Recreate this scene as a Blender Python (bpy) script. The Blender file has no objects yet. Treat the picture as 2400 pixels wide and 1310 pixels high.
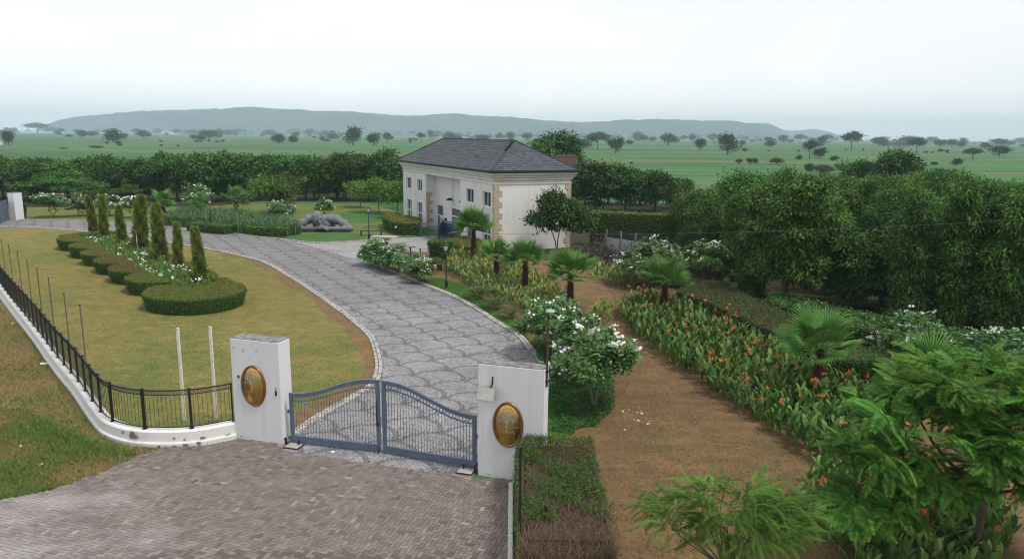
import bpy, math, random
import numpy as np
from mathutils import Matrix, Vector

random.seed(7)
RNG = np.random.default_rng(11)
SC = bpy.context.scene
COL = SC.collection

# ---------------------------------------------------------------- camera
FOC, PITCH, ROLL, CAMH = 1733.0, math.radians(11.0), math.radians(0.6), 8.6
_F = np.array([0, math.cos(PITCH), -math.sin(PITCH)])
_u = np.array([0, math.sin(PITCH), math.cos(PITCH)])
_r = np.array([1.0, 0, 0])
_R = math.cos(ROLL) * _r + math.sin(ROLL) * _u
_U = -math.sin(ROLL) * _r + math.cos(ROLL) * _u
_C = np.array([0, 0, CAMH])
cam_d = bpy.data.cameras.new('camera')
cam = bpy.data.objects.new('camera', cam_d)
COL.objects.link(cam)
cam_d.sensor_width = 36.0
cam_d.lens = 36.0 * FOC / 2400.0
cam_d.clip_start, cam_d.clip_end = 0.1, 20000
cam.matrix_world = Matrix(((_R[0], _U[0], -_F[0], 0), (_R[1], _U[1], -_F[1], 0), (_R[2], _U[2], -_F[2], CAMH), (0, 0, 0, 1)))
SC.camera = cam

# ---------------------------------------------------------------- sky, sun, exposure
SUN_EL, SUN_AZ = math.radians(60), math.radians(120)
W = bpy.data.worlds.new("World")
SC.world = W
W.use_nodes = True
wn, wl = W.node_tree.nodes, W.node_tree.links
wn.clear()
wo = wn.new('ShaderNodeOutputWorld')
wb = wn.new('ShaderNodeBackground')
sky = wn.new('ShaderNodeTexSky')
sky.sky_type = 'NISHITA'
sky.sun_disc = False
sky.sun_elevation, sky.sun_rotation = SUN_EL, SUN_AZ
sky.air_density, sky.dust_density, sky.ozone_density = 1.0, 2.0, 1.0
tc = wn.new('ShaderNodeTexCoord')
mp = wn.new('ShaderNodeMapping')
mp.inputs['Scale'].default_value = (1.0, 1.0, 3.0)
nz = wn.new('ShaderNodeTexNoise')
nz.inputs['Scale'].default_value = 1.6
nz.inputs['Detail'].default_value = 5
nz.inputs['Roughness'].default_value = 0.45
rp = wn.new('ShaderNodeValToRGB')
rp.color_ramp.elements[0].position, rp.color_ramp.elements[0].color = 0.34, (3.95, 4.12, 4.35, 1)
rp.color_ramp.elements[1].position, rp.color_ramp.elements[1].color = 0.68, (5.0, 5.02, 5.05, 1)
mx = wn.new('ShaderNodeMixRGB')
mx.inputs[0].default_value = 0.9
wl.new(tc.outputs['Generated'], mp.inputs[0]); wl.new(mp.outputs[0], nz.inputs['Vector'])
wl.new(nz.outputs[0], rp.inputs[0]); wl.new(sky.outputs[0], mx.inputs[1]); wl.new(rp.outputs[0], mx.inputs[2])
sx_ = wn.new('ShaderNodeSeparateXYZ'); wl.new(tc.outputs['Generated'], sx_.inputs[0])
mr_ = wn.new('ShaderNodeMapRange'); mr_.inputs['From Min'].default_value, mr_.inputs['From Max'].default_value = 0.0, 0.30
mr_.inputs['To Min'].default_value, mr_.inputs['To Max'].default_value = 1.45, 1.0
wl.new(sx_.outputs[2], mr_.inputs[0])
ml_ = wn.new('ShaderNodeMath'); ml_.operation = 'MULTIPLY_ADD'; ml_.inputs[1].default_value = -0.12
wl.new(sx_.outputs[0], ml_.inputs[0]); wl.new(mr_.outputs[0], ml_.inputs[2])
vm_ = wn.new('ShaderNodeVectorMath'); vm_.operation = 'SCALE'; wl.new(mx.outputs[0], vm_.inputs[0]); wl.new(ml_.outputs[0], vm_.inputs['Scale'])
hz_ = wn.new('ShaderNodeMapRange'); hz_.inputs['From Min'].default_value, hz_.inputs['From Max'].default_value = 0.22, 0.0; wl.new(sx_.outputs[2], hz_.inputs[0])
hc_ = wn.new('ShaderNodeMixRGB'); hc_.blend_type = 'MULTIPLY'; hc_.inputs[2].default_value = (1.08, 1.01, 0.97, 1); wl.new(hz_.outputs[0], hc_.inputs[0]); wl.new(vm_.outputs[0], hc_.inputs[1])
wl.new(hc_.outputs[0], wb.inputs[0]); wl.new(wb.outputs[0], wo.inputs[0])
wb.inputs[1].default_value = 0.1
sl = bpy.data.lights.new('sun', 'SUN')
sl.energy, sl.angle, sl.color = 1.5, math.radians(10), (1.0, 0.94, 0.85)
sun = bpy.data.objects.new('sun', sl)
COL.objects.link(sun)
_sd = Vector((math.sin(SUN_AZ) * math.cos(SUN_EL), math.cos(SUN_AZ) * math.cos(SUN_EL), math.sin(SUN_EL)))
sun.rotation_euler = _sd.to_track_quat('Z', 'Y').to_euler()
sun.location = (30, -30, 60)
SC.view_settings.view_transform = 'Standard'
SC.view_settings.look = 'None'
SC.view_settings.exposure = 0.93
SC.view_settings.gamma = 1.0
SC.view_settings.use_curve_mapping = False
SC.render.engine = 'CYCLES'
SC.cycles.use_denoising = True
SC.cycles.pixel_filter_type = 'BLACKMAN_HARRIS'
SC.cycles.filter_width = 1.1
SC.cycles.max_bounces = 6
SC.cycles.diffuse_bounces = 3
SC.cycles.glossy_bounces = 3
SC.cycles.transmission_bounces = 4
SC.cycles.transparent_max_bounces = 6
SC.cycles.volume_bounces = 3
SC.cycles.use_adaptive_sampling = True

# ---------------------------------------------------------------- survey helpers
def ray(x, y):
    return _F + (x - 1200) / FOC * _R - (y - 655) / FOC * _U
def G(x, y, z=0.0):
    """survey: the place on the level z that was sighted at these instrument readings"""
    d = ray(x, y)
    return _C + (z - CAMH) / d[2] * d
def proj_y(w):
    v = np.array(w) - _C
    return 655 - FOC * (v @ _U) / (v @ _F)
def hgt(p, y, hi=30):
    lo = -5.0
    for _ in range(50):
        m = (lo + hi) / 2
        if proj_y((p[0], p[1], m)) > y: lo = m
        else: hi = m
    return lo
def depth(p):
    return float((np.array([p[0], p[1], p[2] if len(p) > 2 else 0]) - _C) @ _F)
def s2l(r, g, b):
    f = lambda c: (c / 255 / 12.92) if c / 255 <= 0.04045 else ((c / 255 + 0.055) / 1.055) ** 2.4
    return (f(r), f(g), f(b), 1.0)
def unit(v):
    v = np.asarray(v, float)
    return v / np.maximum(np.linalg.norm(v, axis=-1, keepdims=True), 1e-9)
def catmull(pts, n=8):
    pts = [np.asarray(p, float) for p in pts]
    P = [2 * pts[0] - pts[1]] + pts + [2 * pts[-1] - pts[-2]]
    out = []
    for i in range(1, len(P) - 2):
        a, b, c, d = P[i - 1:i + 3]
        for k in range(n):
            t = k / n
            out.append(0.5 * ((2 * b) + (c - a) * t + (2 * a - 5 * b + 4 * c - d) * t * t + (3 * b - a - 3 * c + d) * t ** 3))
    out.append(pts[-1])
    return np.array(out)
def resample(P, step):
    P = np.asarray(P, float)
    s = np.r_[0, np.cumsum(np.linalg.norm(np.diff(P, axis=0), axis=1))]
    n = max(2, int(round(s[-1] / step)) + 1)
    t = np.linspace(0, s[-1], n)
    return np.stack([np.interp(t, s, P[:, k]) for k in range(P.shape[1])], 1)
def inside(pts, poly):
    x, y = pts[:, 0], pts[:, 1]
    poly = np.asarray(poly)[:, :2]
    r = np.zeros(len(pts), bool)
    j = len(poly) - 1
    for i in range(len(poly)):
        xi, yi = poly[i]; xj, yj = poly[j]
        c = ((yi > y) != (yj > y)) & (x < (xj - xi) * (y - yi) / (yj - yi + 1e-12) + xi)
        r ^= c
        j = i
    return r
def scatter_poly(poly, n, rng):
    poly = np.asarray(poly)[:, :2]
    lo, hi = poly.min(0), poly.max(0)
    out = np.zeros((0, 2))
    while len(out) < n:
        q = lo + rng.random((n * 2, 2)) * (hi - lo)
        out = np.r_[out, q[inside(q, poly)]]
    return out[:n]
def poly_area(poly):
    p = np.asarray(poly)[:, :2]
    x, y = p[:, 0], p[:, 1]
    return 0.5 * abs(np.dot(x, np.roll(y, -1)) - np.dot(y, np.roll(x, -1)))

# ---------------------------------------------------------------- mesh helpers
class MD:
    """collects quads and triangles, a tint and a material slot per face"""
    def __init__(s):
        s.V, s.Q, s.T, s.qt, s.tt, s.qm, s.tm, s.n = [], [], [], [], [], [], [], 0
    def add(s, V, Q=None, T=None, tint=0.5, m=0):
        V = np.asarray(V, float).reshape(-1, 3)
        if Q is not None and len(Q):
            Q = np.asarray(Q, int).reshape(-1, 4)
            s.Q.append(Q + s.n)
            s.qt.append(np.broadcast_to(np.asarray(tint, float), (len(Q),)).copy()); s.qm.append(np.full(len(Q), m))
        if T is not None and len(T):
            T = np.asarray(T, int).reshape(-1, 3)
            s.T.append(T + s.n)
            s.tt.append(np.full(len(T), float(np.mean(tint)))); s.tm.append(np.full(len(T), m))
        s.V.append(V); s.n += len(V)
        return s
    def arrays(s):
        V = np.concatenate(s.V) if s.V else np.zeros((0, 3))
        Q = np.concatenate(s.Q) if s.Q else np.zeros((0, 4), int)
        T = np.concatenate(s.T) if s.T else np.zeros((0, 3), int)
        qt = np.concatenate(s.qt) if s.qt else np.zeros(0); tt = np.concatenate(s.tt) if s.tt else np.zeros(0)
        qm = np.concatenate(s.qm) if s.qm else np.zeros(0, int); tm = np.concatenate(s.tm) if s.tm else np.zeros(0, int)
        return V, Q, T, qt, tt, qm, tm
    def merge(s, o, M=None, tint_add=0.0, m=None):
        V, Q, T, qt, tt, qm, tm = o.arrays()
        if M is not None:
            M = np.asarray(M)
            V = V @ M[:3, :3].T + M[:3, 3]
        if len(Q):
            s.Q.append(Q + s.n); s.qt.append(qt + tint_add); s.qm.append(qm if m is None else np.full(len(Q), m))
        if len(T):
            s.T.append(T + s.n); s.tt.append(tt + tint_add); s.tm.append(tm if m is None else np.full(len(T), m))
        s.V.append(V); s.n += len(V)
        return s
    # shapes
    def box(s, c, d, rot=0.0, tint=0.5, m=0, taper=1.0, bottom=True):
        c = np.asarray(c, float); hx, hy, hz = np.asarray(d, float) / 2
        t = taper
        V = np.array([[-hx, -hy, -hz], [hx, -hy, -hz], [hx, hy, -hz], [-hx, hy, -hz], [-hx * t, -hy * t, hz], [hx * t, -hy * t, hz], [hx * t, hy * t, hz], [-hx * t, hy * t, hz]])
        ca, sa = math.cos(rot), math.sin(rot)
        V = V @ np.array([[ca, -sa, 0], [sa, ca, 0], [0, 0, 1]]).T + c
        Q = [[4, 5, 6, 7], [0, 1, 5, 4], [1, 2, 6, 5], [2, 3, 7, 6], [3, 0, 4, 7]]
        if bottom: Q.append([3, 2, 1, 0])
        return s.add(V, Q, tint=tint, m=m)
    def beam(s, p, q, w, h, up=(0, 0, 1), tint=0.5, m=0):
        p, q = np.asarray(p, float), np.asarray(q, float)
        d = unit(q - p); sd = np.cross(d, up)
        sd = unit(sd) if np.linalg.norm(sd) > 1e-6 else np.array([1.0, 0, 0])
        u = np.cross(sd, d)
        V = [e + a * sd * w / 2 + b * u * h / 2 for e in (p, q) for a, b in ((-1, -1), (1, -1), (1, 1), (-1, 1))]
        return s.add(V, [[0, 1, 5, 4], [1, 2, 6, 5], [2, 3, 7, 6], [3, 0, 4, 7], [3, 2, 1, 0], [4, 5, 6, 7]], tint=tint, m=m)
    def tube(s, pts, rad, n=6, tint=0.5, m=0, cap=True):
        pts = np.asarray(pts, float)
        rad = np.broadcast_to(np.asarray(rad, float), (len(pts),))
        V = []
        tg = np.gradient(pts, axis=0)
        ref = np.array([0.3, 0.9, 0.1])
        for p, r, t in zip(pts, rad, tg):
            t = unit(t); a = np.cross(t, ref)
            if np.linalg.norm(a) < 1e-3: a = np.cross(t, (1, 0, 0))
            a = unit(a); b = np.cross(t, a)
            for k in range(n):
                an = 2 * math.pi * k / n
                V.append(p + r * (math.cos(an) * a + math.sin(an) * b))
        Q = []
        for i in range(len(pts) - 1):
            for k in range(n):
                Q.append([i * n + k, i * n + (k + 1) % n, (i + 1) * n + (k + 1) % n, (i + 1) * n + k])
        T = []
        if cap:
            V.append(pts[-1]); e = len(V) - 1; b0 = (len(pts) - 1) * n
            T += [[b0 + k, b0 + (k + 1) % n, e] for k in range(n)]
            V.append(pts[0]); e = len(V) - 1
            T += [[(k + 1) % n, k, e] for k in range(n)]
        return s.add(V, Q, T, tint=tint, m=m)
    def lathe(s, prof, c=(0, 0, 0), n=16, tint=0.5, m=0):
        V, Q = [], []
        for r, z in prof:
            for k in range(n):
                a = 2 * math.pi * k / n
                V.append((c[0] + r * math.cos(a), c[1] + r * math.sin(a), c[2] + z))
        for i in range(len(prof) - 1):
            for k in range(n):
                Q.append([i * n + k, i * n + (k + 1) % n, (i + 1) * n + (k + 1) % n, (i + 1) * n + k])
        return s.add(V, Q, tint=tint, m=m)

def mesh_of(name, md, mats, smooth=False):
    V, Q, T, qt, tt, qm, tm = md.arrays()
    me = bpy.data.meshes.new(name)
    me.vertices.add(len(V)); me.vertices.foreach_set('co', V.astype(np.float32).ravel())
    nl = len(Q) * 4 + len(T) * 3
    me.loops.add(nl); me.loops.foreach_set('vertex_index', np.r_[Q.ravel(), T.ravel()].astype(np.int32))
    me.polygons.add(len(Q) + len(T))
    me.polygons.foreach_set('loop_start', np.r_[np.arange(len(Q)) * 4, len(Q) * 4 + np.arange(len(T)) * 3].astype(np.int32))
    for m in (mats if isinstance(mats, (list, tuple)) else [mats]): me.materials.append(m)
    me.polygons.foreach_set('material_index', np.r_[qm, tm].astype(np.int32))
    if smooth: me.polygons.foreach_set('use_smooth', np.ones(len(Q) + len(T), bool))
    else: me.polygons.foreach_set('use_smooth', np.zeros(len(Q) + len(T), bool))
    at = me.attributes.new('tint', 'FLOAT', 'FACE')
    at.data.foreach_set('value', np.r_[qt, tt].astype(np.float32))
    me.update(calc_edges=True)
    return me
def link(name, me, parent=None, loc=None, rot=None, scale=None, kind=None):
    o = bpy.data.objects.new(name, me); COL.objects.link(o)
    if parent is not None: o.parent = parent
    if loc is not None: o.location = loc
    if rot is not None: o.rotation_euler = rot
    if scale is not None: o.scale = (scale,) * 3 if np.isscalar(scale) else scale
    if kind: o['kind'] = kind
    return o
def obj(name, md, mats, parent=None, smooth=False, kind=None, **k):
    return link(name, mesh_of(name, md, mats, smooth), parent, kind=kind, **k)
def tag(o, label, cat, group=None):
    o['label'] = label; o['category'] = cat
    if group: o['group'] = group
    return o
def thing(name, label, cat, loc=(0, 0, 0), rotz=0.0, group=None, scale=1.0):
    o = bpy.data.objects.new(name, None); COL.objects.link(o)
    o.empty_display_size = 0.3
    o.location = loc; o.rotation_euler = (0, 0, rotz); o.scale = (scale,) * 3 if np.isscalar(scale) else scale
    return tag(o, label, cat, group)
def kids(root, spec):
    """spec: list of (name, mesh, kind, children)"""
    for nm, me, kind, ch in spec:
        c = link(nm, me, root, kind=kind)
        kids(c, ch)
def frameM(p, x, z):
    """matrix with local X along x, Z near z"""
    x = unit(x); y = np.cross(z, x)
    y = unit(y) if np.linalg.norm(y) > 1e-6 else unit(np.cross((0, 1, 0.1), x))
    z = np.cross(x, y)
    M = np.eye(4); M[:3, 0], M[:3, 1], M[:3, 2], M[:3, 3] = x, y, z, p
    return M
def sheet(name, poly, z, mat, holes=None):
    import bmesh
    from mathutils.geometry import tessellate_polygon
    bm = bmesh.new()
    vs = [bm.verts.new((p[0], p[1], z)) for p in poly]
    for tri in tessellate_polygon([[Vector((p[0], p[1], 0)) for p in poly]]):
        q = [vs[k] for k in tri]
        if (q[1].co - q[0].co).cross(q[2].co - q[0].co).z < 0: q = q[::-1]
        try: bm.faces.new(q)
        except ValueError: pass
    me = bpy.data.meshes.new(name); bm.to_mesh(me); bm.free()
    me.materials.append(mat)
    o = bpy.data.objects.new(name, me); COL.objects.link(o)
    o['kind'] = 'structure'
    return o

# ---------------------------------------------------------------- materials
class NT:
    def __init__(s, name):
        s.m = bpy.data.materials.new(name); s.m.use_nodes = True
        s.n, s.l = s.m.node_tree.nodes, s.m.node_tree.links
        s.n.clear()
        s.out = s.n.new('ShaderNodeOutputMaterial')
    def node(s, t, **k):
        nd = s.n.new('ShaderNode' + t)
        for a, b in k.items(): setattr(nd, a, b)
        return nd
    def sock(s, x, inp):
        if isinstance(x, bpy.types.NodeSocket): s.l.new(x, inp)
        elif isinstance(x, (int, float)): inp.default_value = x
        else: inp.default_value = tuple(x) if len(tuple(x)) == len(inp.default_value) else tuple(x)[:len(inp.default_value)]
    def pos(s, scale=(1, 1, 1), rot=(0, 0, 0), obj=False):
        m = s.node('Mapping'); m.inputs['Scale'].default_value = scale; m.inputs['Rotation'].default_value = rot
        if obj: s.l.new(s.node('TexCoord').outputs['Object'], m.inputs[0])
        else: s.l.new(s.node('NewGeometry').outputs['Position'], m.inputs[0])
        return m.outputs[0]
    def noise(s, vec, scale, detail=3, rough=0.5, dist=0.0):
        n = s.node('TexNoise'); s.l.new(vec, n.inputs['Vector'])
        n.inputs['Scale'].default_value = scale; n.inputs['Detail'].default_value = detail
        n.inputs['Roughness'].default_value = rough; n.inputs['Distortion'].default_value = dist
        return n.outputs[0]
    def ramp(s, x, stops):
        r = s.node('ValToRGB'); s.l.new(x, r.inputs[0])
        e = r.color_ramp.elements
        while len(e) < len(stops): e.new(0.5)
        for k, (p, c) in zip(e, stops): k.position = p; k.color = c if len(c) == 4 else (*c, 1)
        return r.outputs[0]
    def mix(s, f, a, b, mode='MIX'):
        m = s.node('MixRGB', blend_type=mode)
        s.sock(f, m.inputs[0]); s.sock(a, m.inputs[1]); s.sock(b, m.inputs[2])
        return m.outputs[0]
    def math(s, op, a, b=0.0):
        m = s.node('Math', operation=op); s.sock(a, m.inputs[0]); s.sock(b, m.inputs[1])
        return m.outputs[0]
    def attr(s, name='tint'):
        a = s.node('Attribute'); a.attribute_name = name
        return a.outputs['Fac']
    def rnd(s):
        return s.node('ObjectInfo').outputs['Random']
    def bump(s, h, strength=0.4, dist=0.02):
        b = s.node('Bump'); b.inputs['Strength'].default_value = strength; b.inputs['Distance'].default_value = dist
        s.l.new(h, b.inputs['Height'])
        return b.outputs[0]
    def pbr(s, col, rough=0.7, metal=0.0, normal=None, spec=0.4, trans=0.0, trans_col=None):
        p = s.node('BsdfPrincipled')
        s.sock(col, p.inputs['Base Color']); s.sock(rough, p.inputs['Roughness']); s.sock(metal, p.inputs['Metallic'])
        p.inputs['Specular IOR Level'].default_value = spec
        if normal is not None: s.l.new(normal, p.inputs['Normal'])
        sh = p.outputs[0]
        if trans > 0:
            t = s.node('BsdfTranslucent'); s.sock(trans_col if trans_col is not None else col, t.inputs[0])
            mxx = s.node('MixShader'); mxx.inputs[0].default_value = trans
            s.l.new(sh, mxx.inputs[1]); s.l.new(t.outputs[0], mxx.inputs[2]); sh = mxx.outputs[0]
        s.l.new(sh, s.out.inputs[0])
        return s.m
def leaf_mat(name, a, b, rough=0.55, trans=0.12, var=0.25, spec=0.14):
    n = NT(name)
    c = n.ramp(n.attr(), [(0.0, a), (1.0, b)])
    hs = n.node('HueSaturation')
    n.l.new(c, hs.inputs['Color'])
    n.sock(n.math('ADD', n.math('MULTIPLY', n.rnd(), var), 1 - var / 2), hs.inputs['Value'])
    n.sock(n.math('ADD', n.math('MULTIPLY', n.rnd(), 0.03), 0.485), hs.inputs['Hue'])
    return n.pbr(hs.outputs[0], rough, trans=trans, spec=spec)
def plain(name, col, rough=0.6, metal=0.0, nscale=8.0, amt=0.15, bump=0.1, spec=0.4):
    n = NT(name)
    x = n.noise(n.pos(obj=True), nscale, 5, 0.6)
    lo = tuple(c * (1 - amt) for c in col[:3]) + (1,); hi = tuple(min(1, c * (1 + amt)) for c in col[:3]) + (1,)
    return n.pbr(n.ramp(x, [(0.3, lo), (0.7, hi)]), rough, metal, n.bump(n.noise(n.pos(obj=True), nscale * 6, 3), bump, 0.01), spec)
def two_tone(name, a, b, rough=0.7, scale=10.0, bump=0.3, stain=0.0):
    """tint per face from a to b with fine grain"""
    n = NT(name)
    c = n.ramp(n.attr(), [(0, a), (1, b)])
    g = n.noise(n.pos(), scale, 4, 0.6)
    c = n.mix(1.0, c, n.ramp(g, [(0.25, (0.8, 0.8, 0.8)), (0.75, (1.12, 1.12, 1.12))]), 'MULTIPLY')
    if stain:
        w_ = n.noise(n.pos(), 0.45, 6, .65, .6)
        c = n.mix(1.0, c, n.ramp(w_, [(.3, (1 - stain,) * 3), (.7, (1 + stain * .6,) * 3)]), 'MULTIPLY')
    return n.pbr(c, rough, normal=n.bump(g, bump, 0.01))

M = {}
M['black_metal'] = plain('black_metal', (0.022, 0.024, 0.027), 0.45, 0.3, 6, 0.3, 0.05)
M['gate_blue'] = plain('gate_blue_paint', s2l(86, 98, 118), 0.42, 0.0, 3, 0.14, 0.06)
M['grey_metal'] = plain('grey_metal', s2l(88, 96, 112), 0.5, 0.1, 3, 0.12, 0.05)
M['galv'] = plain('galvanised_metal', (0.42, 0.42, 0.38), 0.5, 0.2, 5, 0.15, 0.05)
M['white_post'] = plain('weathered_white_paint', (0.66, 0.62, 0.55), 0.6, 0, 7, 0.2, 0.1)
M['rust'] = plain('rusty_iron', (0.09, 0.045, 0.03), 0.85, 0.0, 12, 0.6, 0.3)
M['concrete'] = plain('weathered_concrete', (0.2, 0.195, 0.195), 0.9, 0, 5, 0.45, 0.5)
M['bare_plaster'] = plain('bare_plaster', (0.17, 0.16, 0.155), 0.95, 0, 9, 0.3, 0.4)
M['glass'] = NT('window_glass').pbr((0.025, 0.03, 0.035, 1), 0.12, spec=0.6)
M['white_frame'] = plain('white_window_frame', (0.75, 0.76, 0.78), 0.4, 0, 4, 0.04, 0.02)
M['navy'] = plain('navy_door', (0.02, 0.028, 0.075), 0.45, 0, 4, 0.1, 0.03)
M['paper'] = plain('white_paper', (0.78, 0.78, 0.78), 0.8, 0, 4, 0.05, 0.02)
M['tan_stone'] = plain('tan_quoin_stone', s2l(172, 159, 136), 0.85, 0, 6, 0.16, 0.3)
M['brick'] = plain('red_brick', (0.13, 0.08, 0.065), 0.9, 0, 9, 0.3, 0.4)
M['bark'] = plain('bark', (0.085, 0.065, 0.048), 0.9, 0, 14, 0.4, 0.7)
M['bark_pale'] = plain('pale_bark', (0.17, 0.14, 0.11), 0.9, 0, 14, 0.35, 0.6)
M['palm_fibre'] = two_tone('palm_trunk_fibre', (0.035, 0.012, 0.010, 1), (0.16, 0.055, 0.035, 1), 0.85, 30, 0.4)
M['lamp_glass'] = plain('frosted_lamp_glass', (0.72, 0.75, 0.78), 0.25, 0, 4, 0.05, 0.0)
n = NT('green_painted_pole'); M['pole_green'] = n.pbr(n.ramp(n.noise(n.pos(obj=True), 4, 4), [(0.3, (0.05, 0.07, 0.055)), (0.7, (0.1, 0.11, 0.095))]), 0.6)
# white masonry with streaks and grime
def masonry(name, base, stain, amt, streak=(3.0, 3.0, 0.18), th=0.52):
    n = NT(name)
    st = n.noise(n.pos(streak), 1.2, 6, 0.65, 0.4)
    bl = n.noise(n.pos(), 0.9, 5, 0.6, 0.3)
    f = n.math('MULTIPLY', n.ramp(st, [(th, (0, 0, 0)), (th + 0.25, (1, 1, 1))]), amt)
    f2 = n.math('MULTIPLY', n.ramp(bl, [(0.5, (0, 0, 0)), (0.8, (1, 1, 1))]), amt * 0.6)
    c = n.mix(f, base, stain); c = n.mix(f2, c, tuple(0.8 * x for x in base[:3]) + (1,))
    fine = n.noise(n.pos(), 60, 4, 0.6)
    return n.pbr(c, 0.85, normal=n.bump(fine, 0.15, 0.004))
M['pillar_white'] = masonry('whitewashed_pillar', (0.66, 0.66, 0.68, 1), (0.44, 0.43, 0.42, 1), 0.4)
M['plinth_white'] = masonry('whitewashed_plinth', (0.68, 0.67, 0.66, 1), (0.40, 0.34, 0.28, 1), 0.55, (2, 2, 1.2), 0.55)
M['house_wall'] = masonry('stained_white_render', (0.68, 0.67, 0.66, 1), (0.36, 0.34, 0.31, 1), 0.75, (1.0, 1.0, 0.11), 0.53)
M['cornice'] = masonry('stained_cornice', (0.60, 0.585, 0.55, 1), (0.3, 0.29, 0.27, 1), 0.7, (1.2, 1.2, 3.0), 0.5)
M['panel_wall'] = masonry('grey_panel_concrete', (0.42, 0.42, 0.43, 1), (0.26, 0.26, 0.26, 1), 0.6)
M['slate'] = two_tone('slate_roof_tile', (0.042, 0.047, 0.057, 1), (0.10, 0.11, 0.13, 1), 0.8, 12, 0.3)
M['fascia'] = plain('dark_fascia', (0.03, 0.03, 0.033), 0.6, 0, 5, 0.3, 0.1)
n = NT('aged_brass'); x = n.noise(n.pos(obj=True), 4, 5, 0.6)
M['brass'] = n.pbr(n.ramp(x, [(0.3, (0.46, 0.27, 0.075)), (0.7, (0.62, 0.41, 0.14))]), n.math('ADD', n.math('MULTIPLY', x, 0.14), 0.2), 1.0, spec=0.5)
M['brass_rim'] = plain('bronze_rim', (0.27, 0.135, 0.06), 0.4, 0.9, 9, 0.25, 0.1)
M['pewter'] = plain('etched_emblem', (0.40, 0.38, 0.32), 0.55, 0.5, 12, 0.3, 0.1)
n = NT('statue_grey'); x = n.noise(n.pos(obj=True), 2.5, 6, 0.6)
M['statue'] = n.pbr(n.ramp(x, [(0.3, (0.125, 0.133, 0.155)), (0.7, (0.18, 0.19, 0.215))]), 0.6, normal=n.bump(n.noise(n.pos(obj=True), 40, 3), 0.1, 0.01), spec=0.3)
# foliage
def L(r, g, b): return (r, g, b, 1)
M['leaf_dark'] = leaf_mat('leaf_dark', L(.018, .056, .014), L(.100, .205, .048), var=0.55)
M['leaf_mid'] = leaf_mat('leaf_mid', L(.026, .080, .016), L(.140, .270, .055), var=0.6)
M['leaf_bright'] = leaf_mat('leaf_bright', L(0.058, 0.149, 0.024), L(0.167, 0.299, 0.047))
M['leaf_olive'] = leaf_mat('leaf_olive', L(.06, .085, .022), L(.14, .17, .045))
M['leaf_hedge'] = leaf_mat('leaf_clipped', L(.095, .12, .02), L(.22, .225, .045), var=0.1)
M['leaf_hedge_brown'] = leaf_mat('leaf_clipped_brown', L(.13, .10, .032), L(.22, .17, .05), var=0.1)
M['leaf_box'] = leaf_mat('leaf_box', L(.035, .085, .02), L(.11, .21, .045))
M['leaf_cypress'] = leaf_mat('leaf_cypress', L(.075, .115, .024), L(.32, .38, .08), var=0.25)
M['leaf_plumeria'] = leaf_mat('leaf_plumeria', L(0.037, 0.105, 0.025), L(0.123, 0.242, 0.054), 0.4, 0.2, 0.2, 0.45)
M['leaf_canna'] = leaf_mat('leaf_canna', L(.034, .105, .030), L(.175, .31, .06), 0.5, 0.15, 0.3, 0.22)
M['leaf_canna_y'] = leaf_mat('leaf_canna_variegated', L(.07, .18, .045), L(.34, .40, .115), 0.5, 0.15, 0.3, 0.2)
M['leaf_palm'] = leaf_mat('leaf_palm', L(.04, .13, .022), L(.15, .30, .06), 0.5, 0.15, 0.3, 0.22)
M['leaf_cycad'] = leaf_mat('leaf_cycad', L(0.027, 0.077, 0.014), L(0.080, 0.154, 0.027), 0.45, 0.15, 0.2, 0.4)
M['leaf_frond'] = leaf_mat('leaf_frond', L(.022, .095, .015), L(.155, .31, .046), 0.5, 0.3, 0.55)
M['leaf_wispy'] = leaf_mat('leaf_wispy', L(.05, .13, .025), L(.17, .30, .055), 0.5, 0.25, 0.4)
M['leaf_agap'] = leaf_mat('leaf_strap', L(.05, .115, .04), L(.15, .24, .10), 0.5, 0.2, 0.2)
M['leaf_bedding'] = leaf_mat('leaf_bedding', L(.05, .13, .025), L(.17, .30, .06), 0.5, 0.15, 0.1, 0.15)
M['leaf_cover'] = leaf_mat('leaf_cover', L(0.020, 0.085, 0.023), L(0.067, 0.190, 0.041), 0.45, 0.2, 0.1)
M['leaf_far'] = leaf_mat('leaf_far', L(.045, .075, .035), L(.095, .14, .06), 0.7, 0.15, 0.4)
M['leaf_redbrown'] = leaf_mat('leaf_mixed_brown', L(.045, .07, .022), L(.12, .105, .04), 0.6, 0.2, 0.2)
M['leaf_purple'] = leaf_mat('leaf_purple', L(.05, .045, .045), L(.14, .12, .115), 0.6, 0.1, 0.2)
M['petal_white'] = leaf_mat('petal_white', L(.74, .74, .70), L(.85, .86, .84), 0.5, 0.2, 0.05)
M['petal_orange'] = leaf_mat('petal_orange', L(.58, .085, .025), L(.86, .30, .09), 0.5, 0.2, 0.25)
M['stem_green'] = plain('green_stem', (0.09, 0.14, 0.045), 0.7, 0, 8, 0.2, 0.05)
M['twig'] = two_tone('bare_twig', (0.07, 0.045, 0.03, 1), (0.34, 0.24, 0.165, 1), 0.9, 25, 0.2)
M['grass_green'] = leaf_mat('grass_green', L(.06, .14, .025), L(.15, .25, .055), 0.7, 0.15, 0.0)
M['grass_dry'] = leaf_mat('grass_dry', L(.16, .13, .05), L(.42, .30, .14), 0.8, 0.1, 0.0)
M['grass_soil'] = leaf_mat('grass_soil', L(.15, .105, .055), L(.30, .20, .105), 0.8, 0.1, 0.0)
M['grass_lawn'] = leaf_mat('grass_lawn', L(.21, .195, .06), L(.36, .31, .11), 0.8, 0.1, 0.0)
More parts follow.
